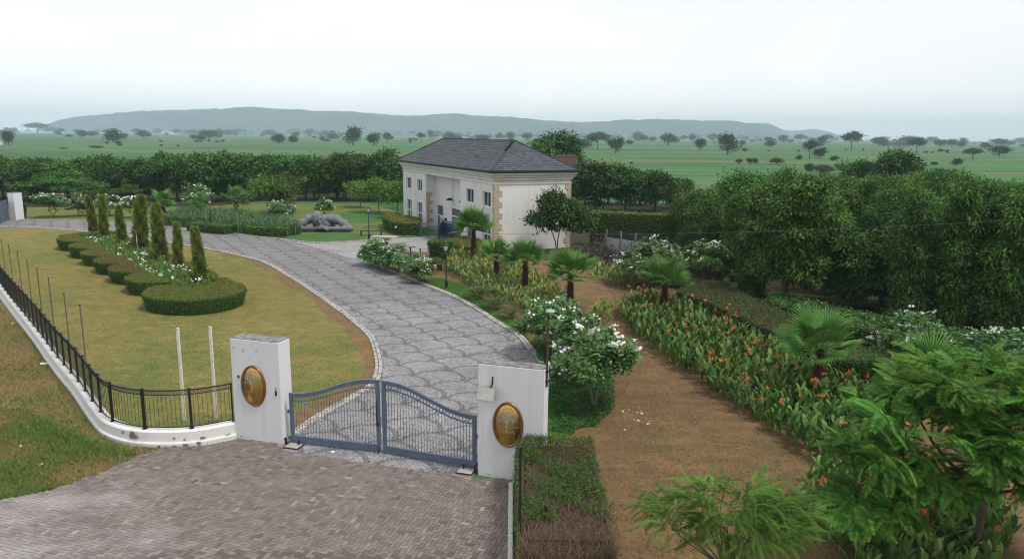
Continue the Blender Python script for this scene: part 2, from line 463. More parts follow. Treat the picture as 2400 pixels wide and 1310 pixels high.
# grounds
def ground(name, a, b, c, sc=0.16, fine=14, green_th=0.55, streak=None, green_amt=0.8):
    """dry base a-b with patches of c; the patches are what grows there"""
    n = NT(name)
    big = n.noise(n.pos(), sc, 6, 0.62, 0.6)
    mid = n.noise(n.pos(streak or (1, 1, 1), (0, 0, 0.5)), 1.1, 6, 0.65, 0.5)
    fi = n.noise(n.pos(), fine, 5, 0.7)
    base = n.mix(n.ramp(mid, [(.32, (0, 0, 0)), (.68, (1, 1, 1))]), a, b)
    f = n.math('MULTIPLY', n.ramp(n.mix(0.35, big, mid), [(green_th, (0, 0, 0)), (green_th + 0.14, (1, 1, 1))]), green_amt)
    col = n.mix(f, base, c)
    col = n.mix(1.0, col, n.ramp(fi, [(0.25, (0.6, 0.6, 0.6)), (0.75, (1.32, 1.32, 1.32))]), 'MULTIPLY')
    w2 = n.noise(n.pos((0.7, 1.3, 1), (0, 0, 0.9)), 0.8, 7, 0.72, 1.6)
    col = n.mix(1.0, col, n.ramp(w2, [(0.32, (0.76, 0.78, 0.74)), (0.68, (1.18, 1.16, 1.14))]), 'MULTIPLY')
    return n.pbr(col, 0.95, normal=n.bump(n.noise(n.pos(), fine * 2.5, 4, 0.7), 0.6, 0.03), spec=0.15)
M['lawn'] = ground('patchy_lawn', L(.255, .195, .072), L(.165, .158, .05), L(.105, .15, .042), 0.13, 12, 0.46, (1, 1, 1))
M['soil'] = ground('dry_garden_soil', L(.22, .14, .071), L(.14, .092, .05), L(.10, .105, .038), 0.22, 14, 0.50, (0.6, 1.4, 1))
M['bare_edge'] = ground('bare_edge', L(.22, .135, .075), L(.17, .11, .06), L(.15, .13, .04), 0.4, 14, 0.62)
M['green_lawn'] = ground('green_lawn', L(.055, .135, .036), L(.075, .15, .04), L(.13, .15, .045), 0.2, 14, 0.62)
M['back_lawn'] = ground('back_lawn', L(.09, .155, .04), L(.15, .16, .048), L(.21, .17, .06), 0.11, 12, 0.5, (1, 1.6, 1))
M['verge'] = ground('rough_verge', L(.27, .18, .095), L(.19, .145, .065), L(.085, .16, .04), 0.3, 9, 0.48, (0.7, 1.6, 1))
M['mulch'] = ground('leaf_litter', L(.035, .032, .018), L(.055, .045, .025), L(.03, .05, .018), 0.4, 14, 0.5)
n = NT('field_plain')
b1 = n.noise(n.pos((0.0016, 0.011, 1), (0, 0, 0.05)), 1.0, 5, 0.55, 0.2)
b2 = n.noise(n.pos((0.004, 0.03, 1), (0, 0, -0.03)), 1.0, 5, 0.6, 0.2)
b3 = n.noise(n.pos((0.02, 0.10, 1)), 1.0, 7, 0.75)
b4 = n.noise(n.pos(), 0.5, 4, 0.7)
c = n.ramp(b1, [(0.34, L(.045, .10, .038)), (0.42, L(.10, .20, .062)), (0.47, L(.055, .125, .045)), (0.53, L(.09, .18, .06)), (0.57, L(.15, .16, .08)), (0.61, L(.075, .15, .055)), (0.70, L(.12, .20, .075))])
c = n.mix(n.math('MULTIPLY', n.ramp(b2, [(0.56, (0, 0, 0)), (0.62, (1, 1, 1))]), 0.75), c, L(.17, .135, .085))
c = n.mix(1.0, c, n.ramp(b3, [(0.32, (0.62, 0.68, 0.64)), (0.68, (1.3, 1.27, 1.25))]), 'MULTIPLY')
c = n.mix(1.0, c, n.ramp(b4, [(0.25, (0.75, 0.75, 0.75)), (0.75, (1.22, 1.22, 1.22))]), 'MULTIPLY')
c = n.mix(1.0, c, (0.80, 0.93, 1.0, 1), 'MULTIPLY')
M['field'] = n.pbr(c, 0.95, normal=n.bump(b4, 0.5, 0.5), spec=0.1)
n = NT('hill_scrub')
h1 = n.noise(n.pos((0.004, 0.004, 0.02)), 1.0, 7, 0.65, 0.4)
M['hill'] = n.pbr(n.ramp(h1, [(0.3, L(.02, .03, .018)), (0.5, L(.045, .048, .03)), (0.7, L(.10, .075, .052))]), 0.95, spec=0.1)
# stone
M['sett'] = two_tone('granite_sett', (0.12, 0.12, 0.135, 1), (0.35, 0.338, 0.345, 1), 0.72, 18, 0.3, 0.28)
M['kerb_stone'] = two_tone('kerb_sett', (0.20, 0.195, 0.185, 1), (0.52, 0.50, 0.48, 1), 0.85, 20, 0.3)
M['joint'] = plain('joint_dirt', (0.13, 0.122, 0.115), 0.95, 0, 3, 0.3, 0.4)
M['court'] = None
n = NT('block_paver')
pc = n.ramp(n.attr(), [(0, L(.088, .072, .066)), (0.45, L(.165, .137, .125)), (0.8, L(.23, .19, .165)), (1, L(.34, .295, .27))])
gx = n.node('SeparateXYZ'); n.l.new(n.node('NewGeometry').outputs['Position'], gx.inputs[0])
dust = n.math('ADD', n.math('MULTIPLY', gx.outputs[0], -0.11), n.math('MULTIPLY', gx.outputs[1], -0.10))
dn = n.noise(n.pos((1, 2.2, 1), (0, 0, -0.28)), 0.42, 5, 0.6, 0.5)
df = n.ramp(n.math('ADD', n.math('ADD', dust, 0.75), n.math('MULTIPLY', n.math('SUBTRACT', dn, 0.5), 2.2)), [(0.05, (0, 0, 0)), (0.95, (.8, .8, .8))])
pc = n.mix(df, pc, L(.40, .37, .36))
pc = n.mix(n.math('MULTIPLY', n.ramp(n.noise(n.pos(), 0.8, 4, 0.6, 0.5), [(0.58, (0, 0, 0)), (0.7, (1, 1, 1))]), 0.35), pc, L(.16, .115, .075))
fg = n.noise(n.pos(), 40, 3, 0.6)
pc = n.mix(1.0, pc, n.ramp(fg, [(0.25, (0.88, 0.88, 0.88)), (0.75, (1.1, 1.1, 1.1))]), 'MULTIPLY')
M['paver'] = n.pbr(pc, n.math('ADD', n.math('MULTIPLY', dn, 0.3), 0.4), normal=n.bump(fg, 0.2, 0.004), spec=0.35)
n = NT('worn_court_paving')
v = n.node('TexBrick'); n.l.new(n.pos((1, 1, 1), (0, 0, 0.42)), v.inputs[0])
v.inputs['Scale'].default_value = 1.0; v.inputs['Brick Width'].default_value = 0.24; v.inputs['Row Height'].default_value = 0.12; v.inputs['Mortar Size'].default_value = 0.008
v.inputs['Color1'].default_value = L(.27, .265, .27); v.inputs['Color2'].default_value = L(.33, .325, .32); v.inputs['Mortar'].default_value = L(.18, .18, .18)
cn = n.noise(n.pos(), 0.35, 6, 0.65, 0.5)
cc = n.mix(n.ramp(cn, [(0.45, (0, 0, 0)), (0.65, (.75, .75, .75))]), v.outputs[0], L(.17, .15, .145))
M['court'] = n.pbr(cc, 0.75, normal=n.bump(v.outputs[1], 0.2, 0.01))

# ================================================================ GROUND
def GP(pts, z=0.0): return [G(x, y, z) for x, y in pts]
gdir = unit(np.array([0.958, -0.287, 0]))           # along the gate
gper = np.array([-gdir[1], gdir[0], 0])             # away from the road, into the estate
HL, HM, HR = G(683, 1040), G(896, 1064), G(1117, 1103)   # hinge left, meeting stile, hinge right

tx = 9000
ter = sheet('ground', [(-tx, -300), (tx, -300), (tx, 11000), (-tx, 11000)], 0.0, M['field'])

L_px = [(688, 1026), (760, 978), (830, 938), (880, 906), (894, 880), (895, 846), (877, 792), (837, 755), (815, 737), (732, 679), (692, 654), (641, 624), (600, 608), (487, 584), (352, 564), (269, 551), (208, 543), (101, 535), (0, 532)]
Lw = [G(*q) for q in L_px] + [np.array([-58, 66.2, 0])]
Rw = [np.array([-0.75, 18.25, 0]), np.array([-0.2, 19.8, 0]), np.array([0.7, 22.2, 0]), np.array([1.12, 24.8, 0])] + [G(*q) for q in [(1262, 853), (1234, 818), (1205, 786), (1160, 758), (1103, 721), (1055, 695), (1001, 673), (933, 644), (862, 617)]]
Fw = [G(*q) for q in [(720, 577), (658, 563), (600, 556), (504, 542), (420, 535), (353, 528), (302, 523), (201, 518), (110, 516), (44, 516)]] + [np.array([-60, 73.5, 0])]
Lc, Rc, Fc = catmull(Lw, 8), catmull(Rw, 8), catmull(Fw, 6)
DIV = [G(*q) for q in [(767, 588), (831, 609), (862, 617)]]
thr = [HR - 0.55 * gper, HL - 0.55 * gper]
fan_poly = np.array(list(Lc) + list(Fc[::-1]) + DIV + list(Rc[::-1]) + [HR + 0.05 * gdir] + thr + [HL])
court_px = [(658, 563), (728, 570.5), (792, 569.5), (856, 566), (918, 558.5), (983, 556), (1021, 553), (1079, 557), (1085, 572), (1017, 590), (972, 592), (945, 592), (905, 588), (872, 584), (859, 590), (854, 603), (862, 617), (831, 609), (767, 588), (720, 577)]
court_poly = GP(court_px)
sheet('driveway', fan_poly, 0.012, M['joint'])['label'] = 'cobbled driveway laid in fan shaped arcs'
sheet('side_court', court_poly, 0.02, M['court'])

# lawns
fence_px = [(549, 988), (447, 1005), (331, 1005), (260, 986), (227, 953), (185, 896), (132, 834), (90, 778), (28, 702), (0, 664)]
fence_w = [G(x, y, 0.45) * np.array([1, 1, 0]) for x, y in fence_px]
fence_w = fence_w + [fence_w[-1] + np.array([-9, 11, 0]), fence_w[-1] + np.array([-24, 27.5, 0])]
FC = catmull(fence_w, 10)
lawn_poly = np.array([HL] + list(Lc) + [FC[-1]] + list(FC[::-1][1:]) + [np.array([-7.6, 19.95, 0])])
sheet('lawn', lawn_poly, 0.02, M['lawn'])
def strip(name, line, off0, off1, z, mat):
    t = np.gradient(line, axis=0); t[:, 2] = 0; t = unit(t)
    nrm = np.stack([-t[:, 1], t[:, 0], 0 * t[:, 0]], 1)
    a, b = line + nrm * off0, line + nrm * off1
    return sheet(name, list(a) + list(b[::-1]), z, mat)
Lr = resample(Lc, 0.8)
t = unit(np.gradient(Lr, axis=0)); wv = 0.85 + 0.25 * np.sin(np.arange(len(Lr)) * 0.55) * np.sin(np.arange(len(Lr)) * 0.17)
nl = np.stack([-t[:, 1], t[:, 0], 0 * t[:, 0]], 1)
sheet('bare_lawn_edge', list(Lr[:48]) + list((Lr + nl * wv[:, None])[:48][::-1]), 0.026, M['bare_edge'])
garden_poly = list(Rc) + GP([(860, 600), (900, 586), (945, 591), (1017, 589), (1085, 570)]) + [np.array([-2, 57, 0]), np.array([6, 62, 0]), np.array([45, 66, 0]), np.array([45, 5, 0]), np.array([0.3, 5, 0]), np.array([0.2, 17.0, 0])]
sheet('garden_soil', garden_poly, 0.012, M['soil'])
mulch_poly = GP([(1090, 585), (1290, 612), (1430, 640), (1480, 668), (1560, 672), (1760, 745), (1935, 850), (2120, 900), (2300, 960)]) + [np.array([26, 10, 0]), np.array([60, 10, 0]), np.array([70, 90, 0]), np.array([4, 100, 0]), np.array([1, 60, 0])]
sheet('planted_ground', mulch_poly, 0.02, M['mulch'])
g_out = [(866, 598), (880, 612), (912, 634), (960, 655), (1030, 652), (1085, 668), (1135, 703), (1180, 740), (1215, 770), (1245, 800), (1280, 835), (1310, 900), (1335, 990), (1330, 1010)]
green_line = list(Rc[3:]) + [G(858, 604)] + [G(*q) for q in g_out] + [np.array([1.6, 17.6, 0]), np.array([0.2, 17.6, 0])]
sheet('green_verge', green_line, 0.026, M['green_lawn'])
back_poly = GP([(44, 514), (110, 514.5), (201, 516.5), (302, 521), (353, 526), (420, 533), (504, 540), (600, 554), (658, 561), (728, 569), (792, 568), (856, 564.5), (918, 557), (983, 554)]) + [np.array([-8, 72, 0]), np.array([-12, 82, 0]), np.array([-18, 93, 0]), np.array([-60, 92, 0]), np.array([-66, 74, 0])]
sheet('back_lawn', back_poly, 0.016, M['back_lawn'])
sheet('green_lawn', GP([(632, 561), (690, 552), (760, 545), (815, 545), (850, 552), (856, 558), (853, 563), (792, 567), (728, 568)]), 0.024, M['green_lawn'])
sheet('green_lawn', GP([(690, 522), (800, 500), (880, 495), (940, 505), (940, 514), (870, 523), (800, 524)]), 0.022, M['green_lawn'])
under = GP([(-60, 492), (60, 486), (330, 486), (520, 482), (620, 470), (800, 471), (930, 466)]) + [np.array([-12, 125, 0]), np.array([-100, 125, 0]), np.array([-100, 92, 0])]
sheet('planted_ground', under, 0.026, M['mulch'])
verge_poly = [G(575, 1031), G(473, 1048), G(331, 1045), G(237, 1000), G(199, 964), G(109, 827), G(0, 685), np.array([-60, 76, 0]), np.array([-90, 60, 0]), np.array([-40, 5, 0]), np.array([-13, 11.5, 0]), G(0, 1166), G(60, 1164), G(130, 1148), G(220, 1118), G(300, 1085), G(350, 1064), G(430, 1058)]
sheet('verge', verge_poly, 0.016, M['verge'])
court0 = [G(590, 1036) + 0.2 * gper, G(473, 1046), G(380, 1052), G(345, 1062), G(298, 1083), G(215, 1118), G(128, 1148), G(40, 1167), np.array([-13.5, 15.2, 0]), np.array([-14, 10, 0]), np.array([1.0, 8.5, 0]), np.array([0.18, 13.5, 0]), np.array([0.3, 17.5, 0]), HR - 0.5 * gper, HL - 0.5 * gper, G(668, 1046)]
fore = sheet('forecourt', court0, 0.006, M['joint'])

# herringbone pavers
pw = 0.1
rng = np.random.default_rng(3)
cells = []
for ix in range(-150, 95):
    for iy in range(-140, 40):
        k = (ix - iy) % 4
        if k == 0: cells.append((ix * pw + pw, iy * pw + pw / 2, 0))
        elif k == 3: cells.append((ix * pw + pw / 2, iy * pw + pw, 1))
cells = np.array(cells)
gang = math.atan2(gdir[1], gdir[0])
pc_w = HL[:2] + cells[:, :1] * gdir[:2] + cells[:, 1:2] * gper[:2]
keep = inside(pc_w, np.array(court0)[:, :2])
cells, pc_w = cells[keep], pc_w[keep]
dp = np.array([depth((p[0], p[1], 0)) for p in pc_w])
px_u = 1200 + FOC * (pc_w[:, 0]) / dp
inview = (px_u > 0) & (px_u < 1230) & (dp > 14.9)
order = np.argsort(np.where(inview, dp, 1e9))
single = set(order[:300].tolist())
md = MD(); pav_meshes = []
for v in range(12):
    m1 = MD(); m1.box((0, 0, 0.0), (0.194, 0.094, 0.05), taper=0.965, tint=rng.random(), bottom=False)
    pav_meshes.append(mesh_of('paver', m1, M['paver']))
for i in range(len(cells)):
    z = 0.012 + rng.random() * 0.004
    ro = gang + (math.pi / 2 if cells[i, 2] else 0) + rng.normal(0, 0.006)
    if i in single:
        link('paver', pav_meshes[rng.integers(12)], fore, (pc_w[i, 0], pc_w[i, 1], z), (rng.normal(0, .006), rng.normal(0, .006), ro))
    else:
        md.box((pc_w[i, 0], pc_w[i, 1], z), (0.194, 0.094, 0.05), ro, tint=min(1, max(0, rng.normal(0.5, 0.16))), taper=0.965, bottom=False)
obj('pavers', md, M['paver'], fore, kind='stuff')

# fan-shaped setts of the drive
def fan_setts():
    ST, SY = 0.118, 0.92           # sett size, stretch of the arcs across the rows
    lo, hi = fan_poly[:, :2].min(0), fan_poly[:, :2].max(0)
    org = HM[:2]
    cor = np.array([[lo[0], lo[1]], [hi[0], lo[1]], [lo[0], hi[1]], [hi[0], hi[1]]]) - org
    pu, pv = cor @ gdir[:2], cor @ gper[:2] / SY
    P, A, R = [], [], []
    rad = np.arange(0.06, 1.0, ST)
    cu, cv, ca, cr = [], [], [], []
    for r in rad:
        nn = max(4, int(2 * math.pi * r / ST))
        a = (np.arange(nn) + 0.5 * (int(r / ST) % 2)) * 2 * math.pi / nn
        cu.append(r * np.cos(a)); cv.append(r * np.sin(a)); ca.append(a); cr.append(np.full(nn, r))
    cu, cv, ca, cr = map(np.concatenate, (cu, cv, ca, cr))
    ok = ((cu - 1) ** 2 + (cv + 1) ** 2 >= 0.985) & ((cu + 1) ** 2 + (cv + 1) ** 2 >= 0.985)
    cu, cv, ca, cr = cu[ok], cv[ok], ca[ok], cr[ok]
    for iv in range(int(pv.min()) - 2, int(pv.max()) + 3):
        for iu in range(int(pu.min()) - 2, int(pu.max()) + 3):
            if (iu + iv) % 2: continue
            u, v = iu + cu, iv + cv
            w = org + np.outer(u, gdir[:2]) + np.outer(v * SY, gper[:2])
            c = org + iu * gdir[:2] + iv * SY * gper[:2]
            if c[0] < lo[0] - 3 or c[0] > hi[0] + 3 or c[1] < lo[1] - 3 or c[1] > hi[1] + 3: continue
            P.append(w); A.append(ca + gang); R.append(cr)
    P, A, R = np.concatenate(P), np.concatenate(A), np.concatenate(R)
    k = inside(P, fan_poly)
    return P[k], A[k], R[k]
P, A, R = fan_setts()
rng = np.random.default_rng(5)
nS = len(P)
dark = R > np.where(P[:, 1] > 37, 0.79, 0.83)
tint = np.clip(np.where(dark, rng.normal(0.22, 0.07, nS), rng.normal(0.72, 0.15, nS)), 0, 1)
def sett_mesh(P, A, tint, near, size=0.110):
    md = MD()
    n = len(P)
    s = size * (1 + RNG.normal(0, 0.05, (n, 2)))
    ca, sa = np.cos(A), np.sin(A)
    z = 0.034 + RNG.random(n) * 0.006
    def quad(f, zz):
        out = []
        for sx, sy in ((-1, -1), (1, -1), (1, 1), (-1, 1)):
            dx, dy = sx * s[:, 0] / 2 * f, sy * s[:, 1] / 2 * f
            out.append(np.stack([P[:, 0] + dx * ca - dy * sa, P[:, 1] + dx * sa + dy * ca, zz], 1))
        return np.stack(out, 1)
    top = quad(0.88, z)
    if near:
        bot = quad(1.0, np.full(n, 0.008))
        V = np.concatenate([top, bot], 1).reshape(-1, 3)
        b = np.arange(n)[:, None] * 8
        Q = np.concatenate([b + np.array([0, 1, 2, 3])] + [b + np.array(q) for q in ([4, 5, 1, 0], [5, 6, 2, 1], [6, 7, 3, 2], [7, 4, 0, 3])])
        md.add(V, Q, tint=np.tile(tint, 5))
    else:
        md.add(top.reshape(-1, 3), np.arange(n * 4).reshape(-1, 4), tint=tint)
    return md
nr = P[:, 1] < 37
drv = bpy.data.objects['driveway']
# the fans nearest the gate: one sett a part, as far as they can be picked apart
obj('setts', sett_mesh(P[nr], A[nr], tint[nr], True), M['sett'], drv, kind='stuff')
obj('setts', sett_mesh(P[~nr], A[~nr], tint[~nr], False, 0.11), M['sett'], drv, kind='stuff')
# kerbs: two rows of upright setts
def kerb(name, line, side, rows=2, h=0.075):
    md = MD(); r = np.random.default_rng(9)
    ln = resample(line, 0.135)
    t = unit(np.gradient(ln, axis=0)); nr_ = np.stack([-t[:, 1], t[:, 0], 0 * t[:, 0]], 1) * side
    for k in range(rows):
        for p, tt, nn in zip(ln, t, nr_):
            c = p + nn * (0.07 + 0.14 * k) + tt * (0.065 * k)
            md.box((c[0], c[1], (h + r.random() * 0.03) / 2), (0.125, 0.125, h + r.random() * 0.03), math.atan2(tt[1], tt[0]) + r.normal(0, .05), tint=np.clip(r.normal(0.6, 0.25), 0, 1), taper=0.9, bottom=False)
    o = obj(name, md, M['kerb_stone'], None)
    o['kind'] = 'structure'
    return o
kerb('lawn_kerb', Lc, 1)
kerb('garden_kerb', Rc[3:], -1)
kerb('back_kerb', Fc, -1, 1)
kerb('court_kerb', catmull(GP([(658, 562), (728, 569.5), (792, 568.5), (856, 565), (918, 557.5)]), 6), 1, 1)
kerb('bed_kerb', catmull(GP([(862, 617), (854, 603), (859, 590), (872, 584), (905, 588), (945, 592), (972, 592)]), 5), -1, 1)

# grass blades standing on the sheets
def blades(name, poly, n, h, mat, z=0.015, w=0.012, seed=1, near=None, lean=0.5, clump=0.0):
    r = np.random.default_rng(seed)
    p = scatter_poly(poly, n, r)
    if near is not None: p = p[p[:, 1] < near - 14 * r.random(len(p)) ** 1.5]
    n = len(p)
    f = (np.sin(p[:, 0] * 1.3 + 2 * np.sin(p[:, 1] * 0.9)) + np.sin(p[:, 1] * 1.7 + 1.5 * np.sin(p[:, 0] * 0.6))) / 2
    hh = h * (0.5 + r.random(n)) * (1 + clump * f)
    a = r.random(n) * 2 * math.pi; b = r.random(n) * 2 * math.pi
    base = np.c_[p, np.full(n, z)]
    sd = np.stack([np.cos(a), np.sin(a), 0 * a], 1) * (w * (0.6 + 0.8 * r.random(n)))[:, None]
    tip = base + np.stack([np.cos(b) * lean * hh, np.sin(b) * lean * hh, hh], 1)
    V = np.stack([base - sd, base + sd, tip], 1).reshape(-1, 3)
    md = MD(); T = np.arange(n * 3).reshape(-1, 3)
    md.add(V, None, T)
    md.tt = [r.random(n)]
    return obj(name, md, mat, kind='stuff')
vp = np.array(verge_poly)[:, :2]
front_verge = np.array([p[:2] for p in [G(575, 1031), G(473, 1048), G(331, 1045), G(237, 1000), G(199, 964), G(109, 827), G(0, 720), G(-40, 800), G(-40, 1170), G(60, 1162), G(130, 1146), G(220, 1116), G(300, 1083), G(350, 1062), G(430, 1057)]])
blades('dry_grass', front_verge, 34000, 0.06, M['grass_dry'], seed=2, lean=1.3, w=0.010)
gp = np.array([G(*q)[:2] for q in [(-40, 960), (60, 960), (150, 1010), (250, 1050), (330, 1062), (290, 1086), (210, 1120), (120, 1150), (40, 1168), (-40, 1175)]])
blades('green_grass', gp, 16000, 0.10, M['grass_green'], seed=3, lean=0.9, clump=0.8)
blades('green_grass', front_verge, 9000, 0.07, M['grass_green'], seed=13, lean=1.0, clump=0.9)
blades('dry_grass', gp, 7000, 0.07, M['grass_dry'], seed=14, lean=1.2, w=0.010)
sp = np.array([p[:2] for p in [np.array([2.0, 11, 0]), G(1400, 1150), G(1330, 1012), G(1430, 980), G(1435, 860), G(1440, 700), G(1400, 650), G(1480, 650), G(1500, 780), G(1900, 1080), np.array([8, 11, 0])]])
blades('dry_grass', sp, 42000, 0.045, M['grass_soil'], seed=4, lean=1.5, w=0.008)
blades('lawn_grass', lawn_poly, 150000, 0.035, M['grass_lawn'], z=0.02, seed=6, w=0.011, lean=1.4, near=58)
blades('verge_grass', np.array([p[:2] for p in green_line]), 26000, 0.05, M['grass_green'], z=0.026, seed=7, w=0.012, lean=0.9)

# ================================================================ GATE, PILLARS, FENCE
def gate_leaf(hinge, meet, z0, h_low, h_high, label, flip):
    """hinge and meeting stile on the ground; the top rail swings up from the hinge to the middle"""
    t = thing('gate_leaf', label, 'gate', hinge, math.atan2(meet[1] - hinge[1], meet[0] - hinge[0]), 'blue gate leaves at the drive')
    Wd = float(np.linalg.norm(meet - hinge)) - 0.02
    top = lambda x: h_low + (h_high - h_low) * (0.5 - 0.5 * math.cos(math.pi * min(1, max(0, (x / Wd - 0.04) / 0.9))))
    m = M['gate_blue']
    for x, hh, nm in ((0.06, h_low, 'hinge_stile'), (Wd - 0.06, h_high, 'meeting_stile')):
        obj(nm, MD().box((x, 0, (z0 + hh) / 2), (0.10, 0.07, hh - z0)), m, t)
    obj('bottom_rail', MD().box((Wd / 2, 0, z0 + 0.10), (Wd - 0.221, 0.062, 0.2)), m, t)
    xs = np.linspace(0.112, Wd - 0.112, 26)
    def swept(zo, w, hgt_):
        md = MD()
        V, Q = [], []
        for i, x in enumerate(xs):
            for a, b in ((-1, -1), (1, -1), (1, 1), (-1, 1)):
                V.append((x, a * w / 2, top(x) + zo + b * hgt_ / 2))
        for i in range(len(xs) - 1):
            for k in range(4): Q.append([i * 4 + k, (i + 1) * 4 + k, (i + 1) * 4 + (k + 1) % 4, i * 4 + (k + 1) % 4])
        Q += [[0, 1, 2, 3], [len(V) - 1, len(V) - 2, len(V) - 3, len(V) - 4]]
        return md.add(V, Q)
    obj('top_rail', swept(-0.05, 0.065, 0.10), m, t)
    obj('frieze_rail', swept(-0.235, 0.04, 0.022), m, t)
    nb = 28
    bx = np.linspace(0.11, Wd - 0.11, nb + 2)[1:-1]
    for x in bx:
        zb, zt = z0 + 0.2, top(x) - 0.246
        obj('bar', MD().tube([(x, 0, zb), (x, 0, zt)], 0.0075, 6, cap=False), M['grey_metal'], t)
    md = MD()                                          # rings of the frieze between the two rails
    rx = np.arange(0.11 + 0.055, Wd - 0.13, 0.094)
    for x in rx:
        a = np.linspace(0, 2 * math.pi, 11)
        zc = top(x) - 0.162
        md.tube(np.c_[x + 0.047 * np.cos(a), 0 * a, zc + 0.057 * np.sin(a)], 0.008, 4, cap=False)
    obj('ring_frieze', md, m, t)
    x = Wd - 0.06
    md = MD()
    md.tube([(x - 0.02, -0.06, 0.95), (x - 0.02, -0.075, 1.0), (x - 0.02, -0.075, 1.5), (x - 0.02, -0.06, 1.55)], 0.014, 6)
    md.box((x, -0.05, 0.88), (0.07, 0.03, 0.09))
    obj('handle', md, M['black_metal'], t)
    for zz in (.9, .12): obj('hinge', MD().box((-0.04, 0, z0 + zz), (0.06, 0.05, 0.09)), M['grey_metal'], t)
    obj('drop_bolt', MD().tube([(x - 0.0, -0.052, z0 - 0.03), (x - 0.0, -0.052, z0 + 0.16)], 0.012, 6), M['black_metal'], t)
    return t
HMl, HMr = HM - gdir * 0.012, HM + gdir * 0.012
gate_leaf(HL, HMl, 0.07, 1.52, 2.12, 'blue grey iron gate leaf hung on the left pillar, open lawn behind its bars', 1)
gate_leaf(HR, HMr, 0.07, 1.52, 2.12, 'blue grey iron gate leaf hung on the right pillar, only cobbles behind its bars', -1)

def ringbox(md, prof_pts, z0, z1): pass
def pillar(origin, w, d, h, label):
    """origin: front corner nearest the gate side given by signs; local x along the gate"""
    t = thing('gate_pillar', label, 'pillar', origin, gang, 'white gate pillars')
    md = MD(); md.box((w / 2, d / 2, h / 2), (w, d, h))
    o = obj('shaft', md, M['pillar_white'], t)
    bv = o.modifiers.new('b', 'BEVEL'); bv.width = 0.012; bv.segments = 2; bv.limit_method = 'ANGLE'
    md = MD()
    md.box((w / 2, d / 2, h + 0.012), (w - 0.03, d - 0.03, 0.024))
    rr = np.random.default_rng(int(w * 100))
    for k in range(26):                                # crumbled mortar on the weathered top
        md.box((rr.uniform(.05, w - .05), rr.uniform(.04, d - .04), h + 0.022), (rr.uniform(.03, .12), rr.uniform(.02, .08), rr.uniform(.01, .03)), rr.uniform(0, 3), taper=0.7)
    obj('weathered_top', md, M['concrete'], t)
    return t
PL = G(556, 1026)
pl_w = float(np.linalg.norm(G(665, 1043) - PL))
plo = HL - gdir * (0.16 + pl_w) - gper * 0.16
pA = pillar(plo, pl_w, 0.55, 2.97, 'white masonry gate pillar with an oval plaque, joined to the low fence wall')
pro = G(1120, 1114)
pr_w = 1.72
pB = pillar(pro, pr_w, 0.42, 3.0, 'white masonry gate pillar with an oval plaque and a square flat lamp, beside the hedge')
# plaster scars and mortar courses of the pillars
def scar(parent, c, r, seed, nrm='y', mat='bare_plaster', th=0.006):
    q = np.random.default_rng(seed); n = 11
    a = np.linspace(0, 2 * math.pi, n, endpoint=False); rad = 0.6 + 0.6 * q.random(n)
    x, z = r[0] * rad * np.cos(a), r[1] * rad * np.sin(a)
    V = [(c[0] + x[i], c[1] - th, c[2] + z[i]) for i in range(n)] + [(c[0] + x[i] * 1.05, c[1] + 0.01, c[2] + z[i] * 1.05) for i in range(n)] + [(c[0], c[1] - th, c[2])]
    T = [[i, (i + 1) % n, 2 * n] for i in range(n)]
    Q = [[i, n + i, n + (i + 1) % n, (i + 1) % n] for i in range(n)]
    return obj('bare_patch', MD().add(V, Q, T), M[mat], parent)
for k, (x, z, rx, rz) in enumerate([(0.10, 2.72, .05, .03), (0.42, 2.66, .04, .06), (0.86, 2.68, .05, .025), (0.62, 2.45, .025, .03), (0.2, 0.1, .05, .03), (1.2, 0.06, .03, .02)]):
    scar(pA, (x, 0, z), (rx, rz), 20 + k, mat='panel_wall', th=0.003)
for k, (x, z, rx, rz) in enumerate([(0.3, 0.08, .06, .02), (0.95, 0.12, .03, .03), (1.3, 1.2, .05, .14), (1.34, 0.95, .08, .1)]):
    scar(pB, (x, 0, z), (rx, rz), 40 + k, mat='panel_wall', th=0.003)
obj('junction_box', MD().box((0.22, -0.012, 1.88), (0.05, 0.024, 0.08)), M['black_metal'], pA)
obj('junction_box', MD().box((pl_w - 0.14, -0.012, 1.52), (0.045, 0.024, 0.13)).tube([(pl_w - 0.14, -0.01, 1.58), (pl_w - 0.14, -0.01, 1.68)], 0.008, 5), M['black_metal'], pA)

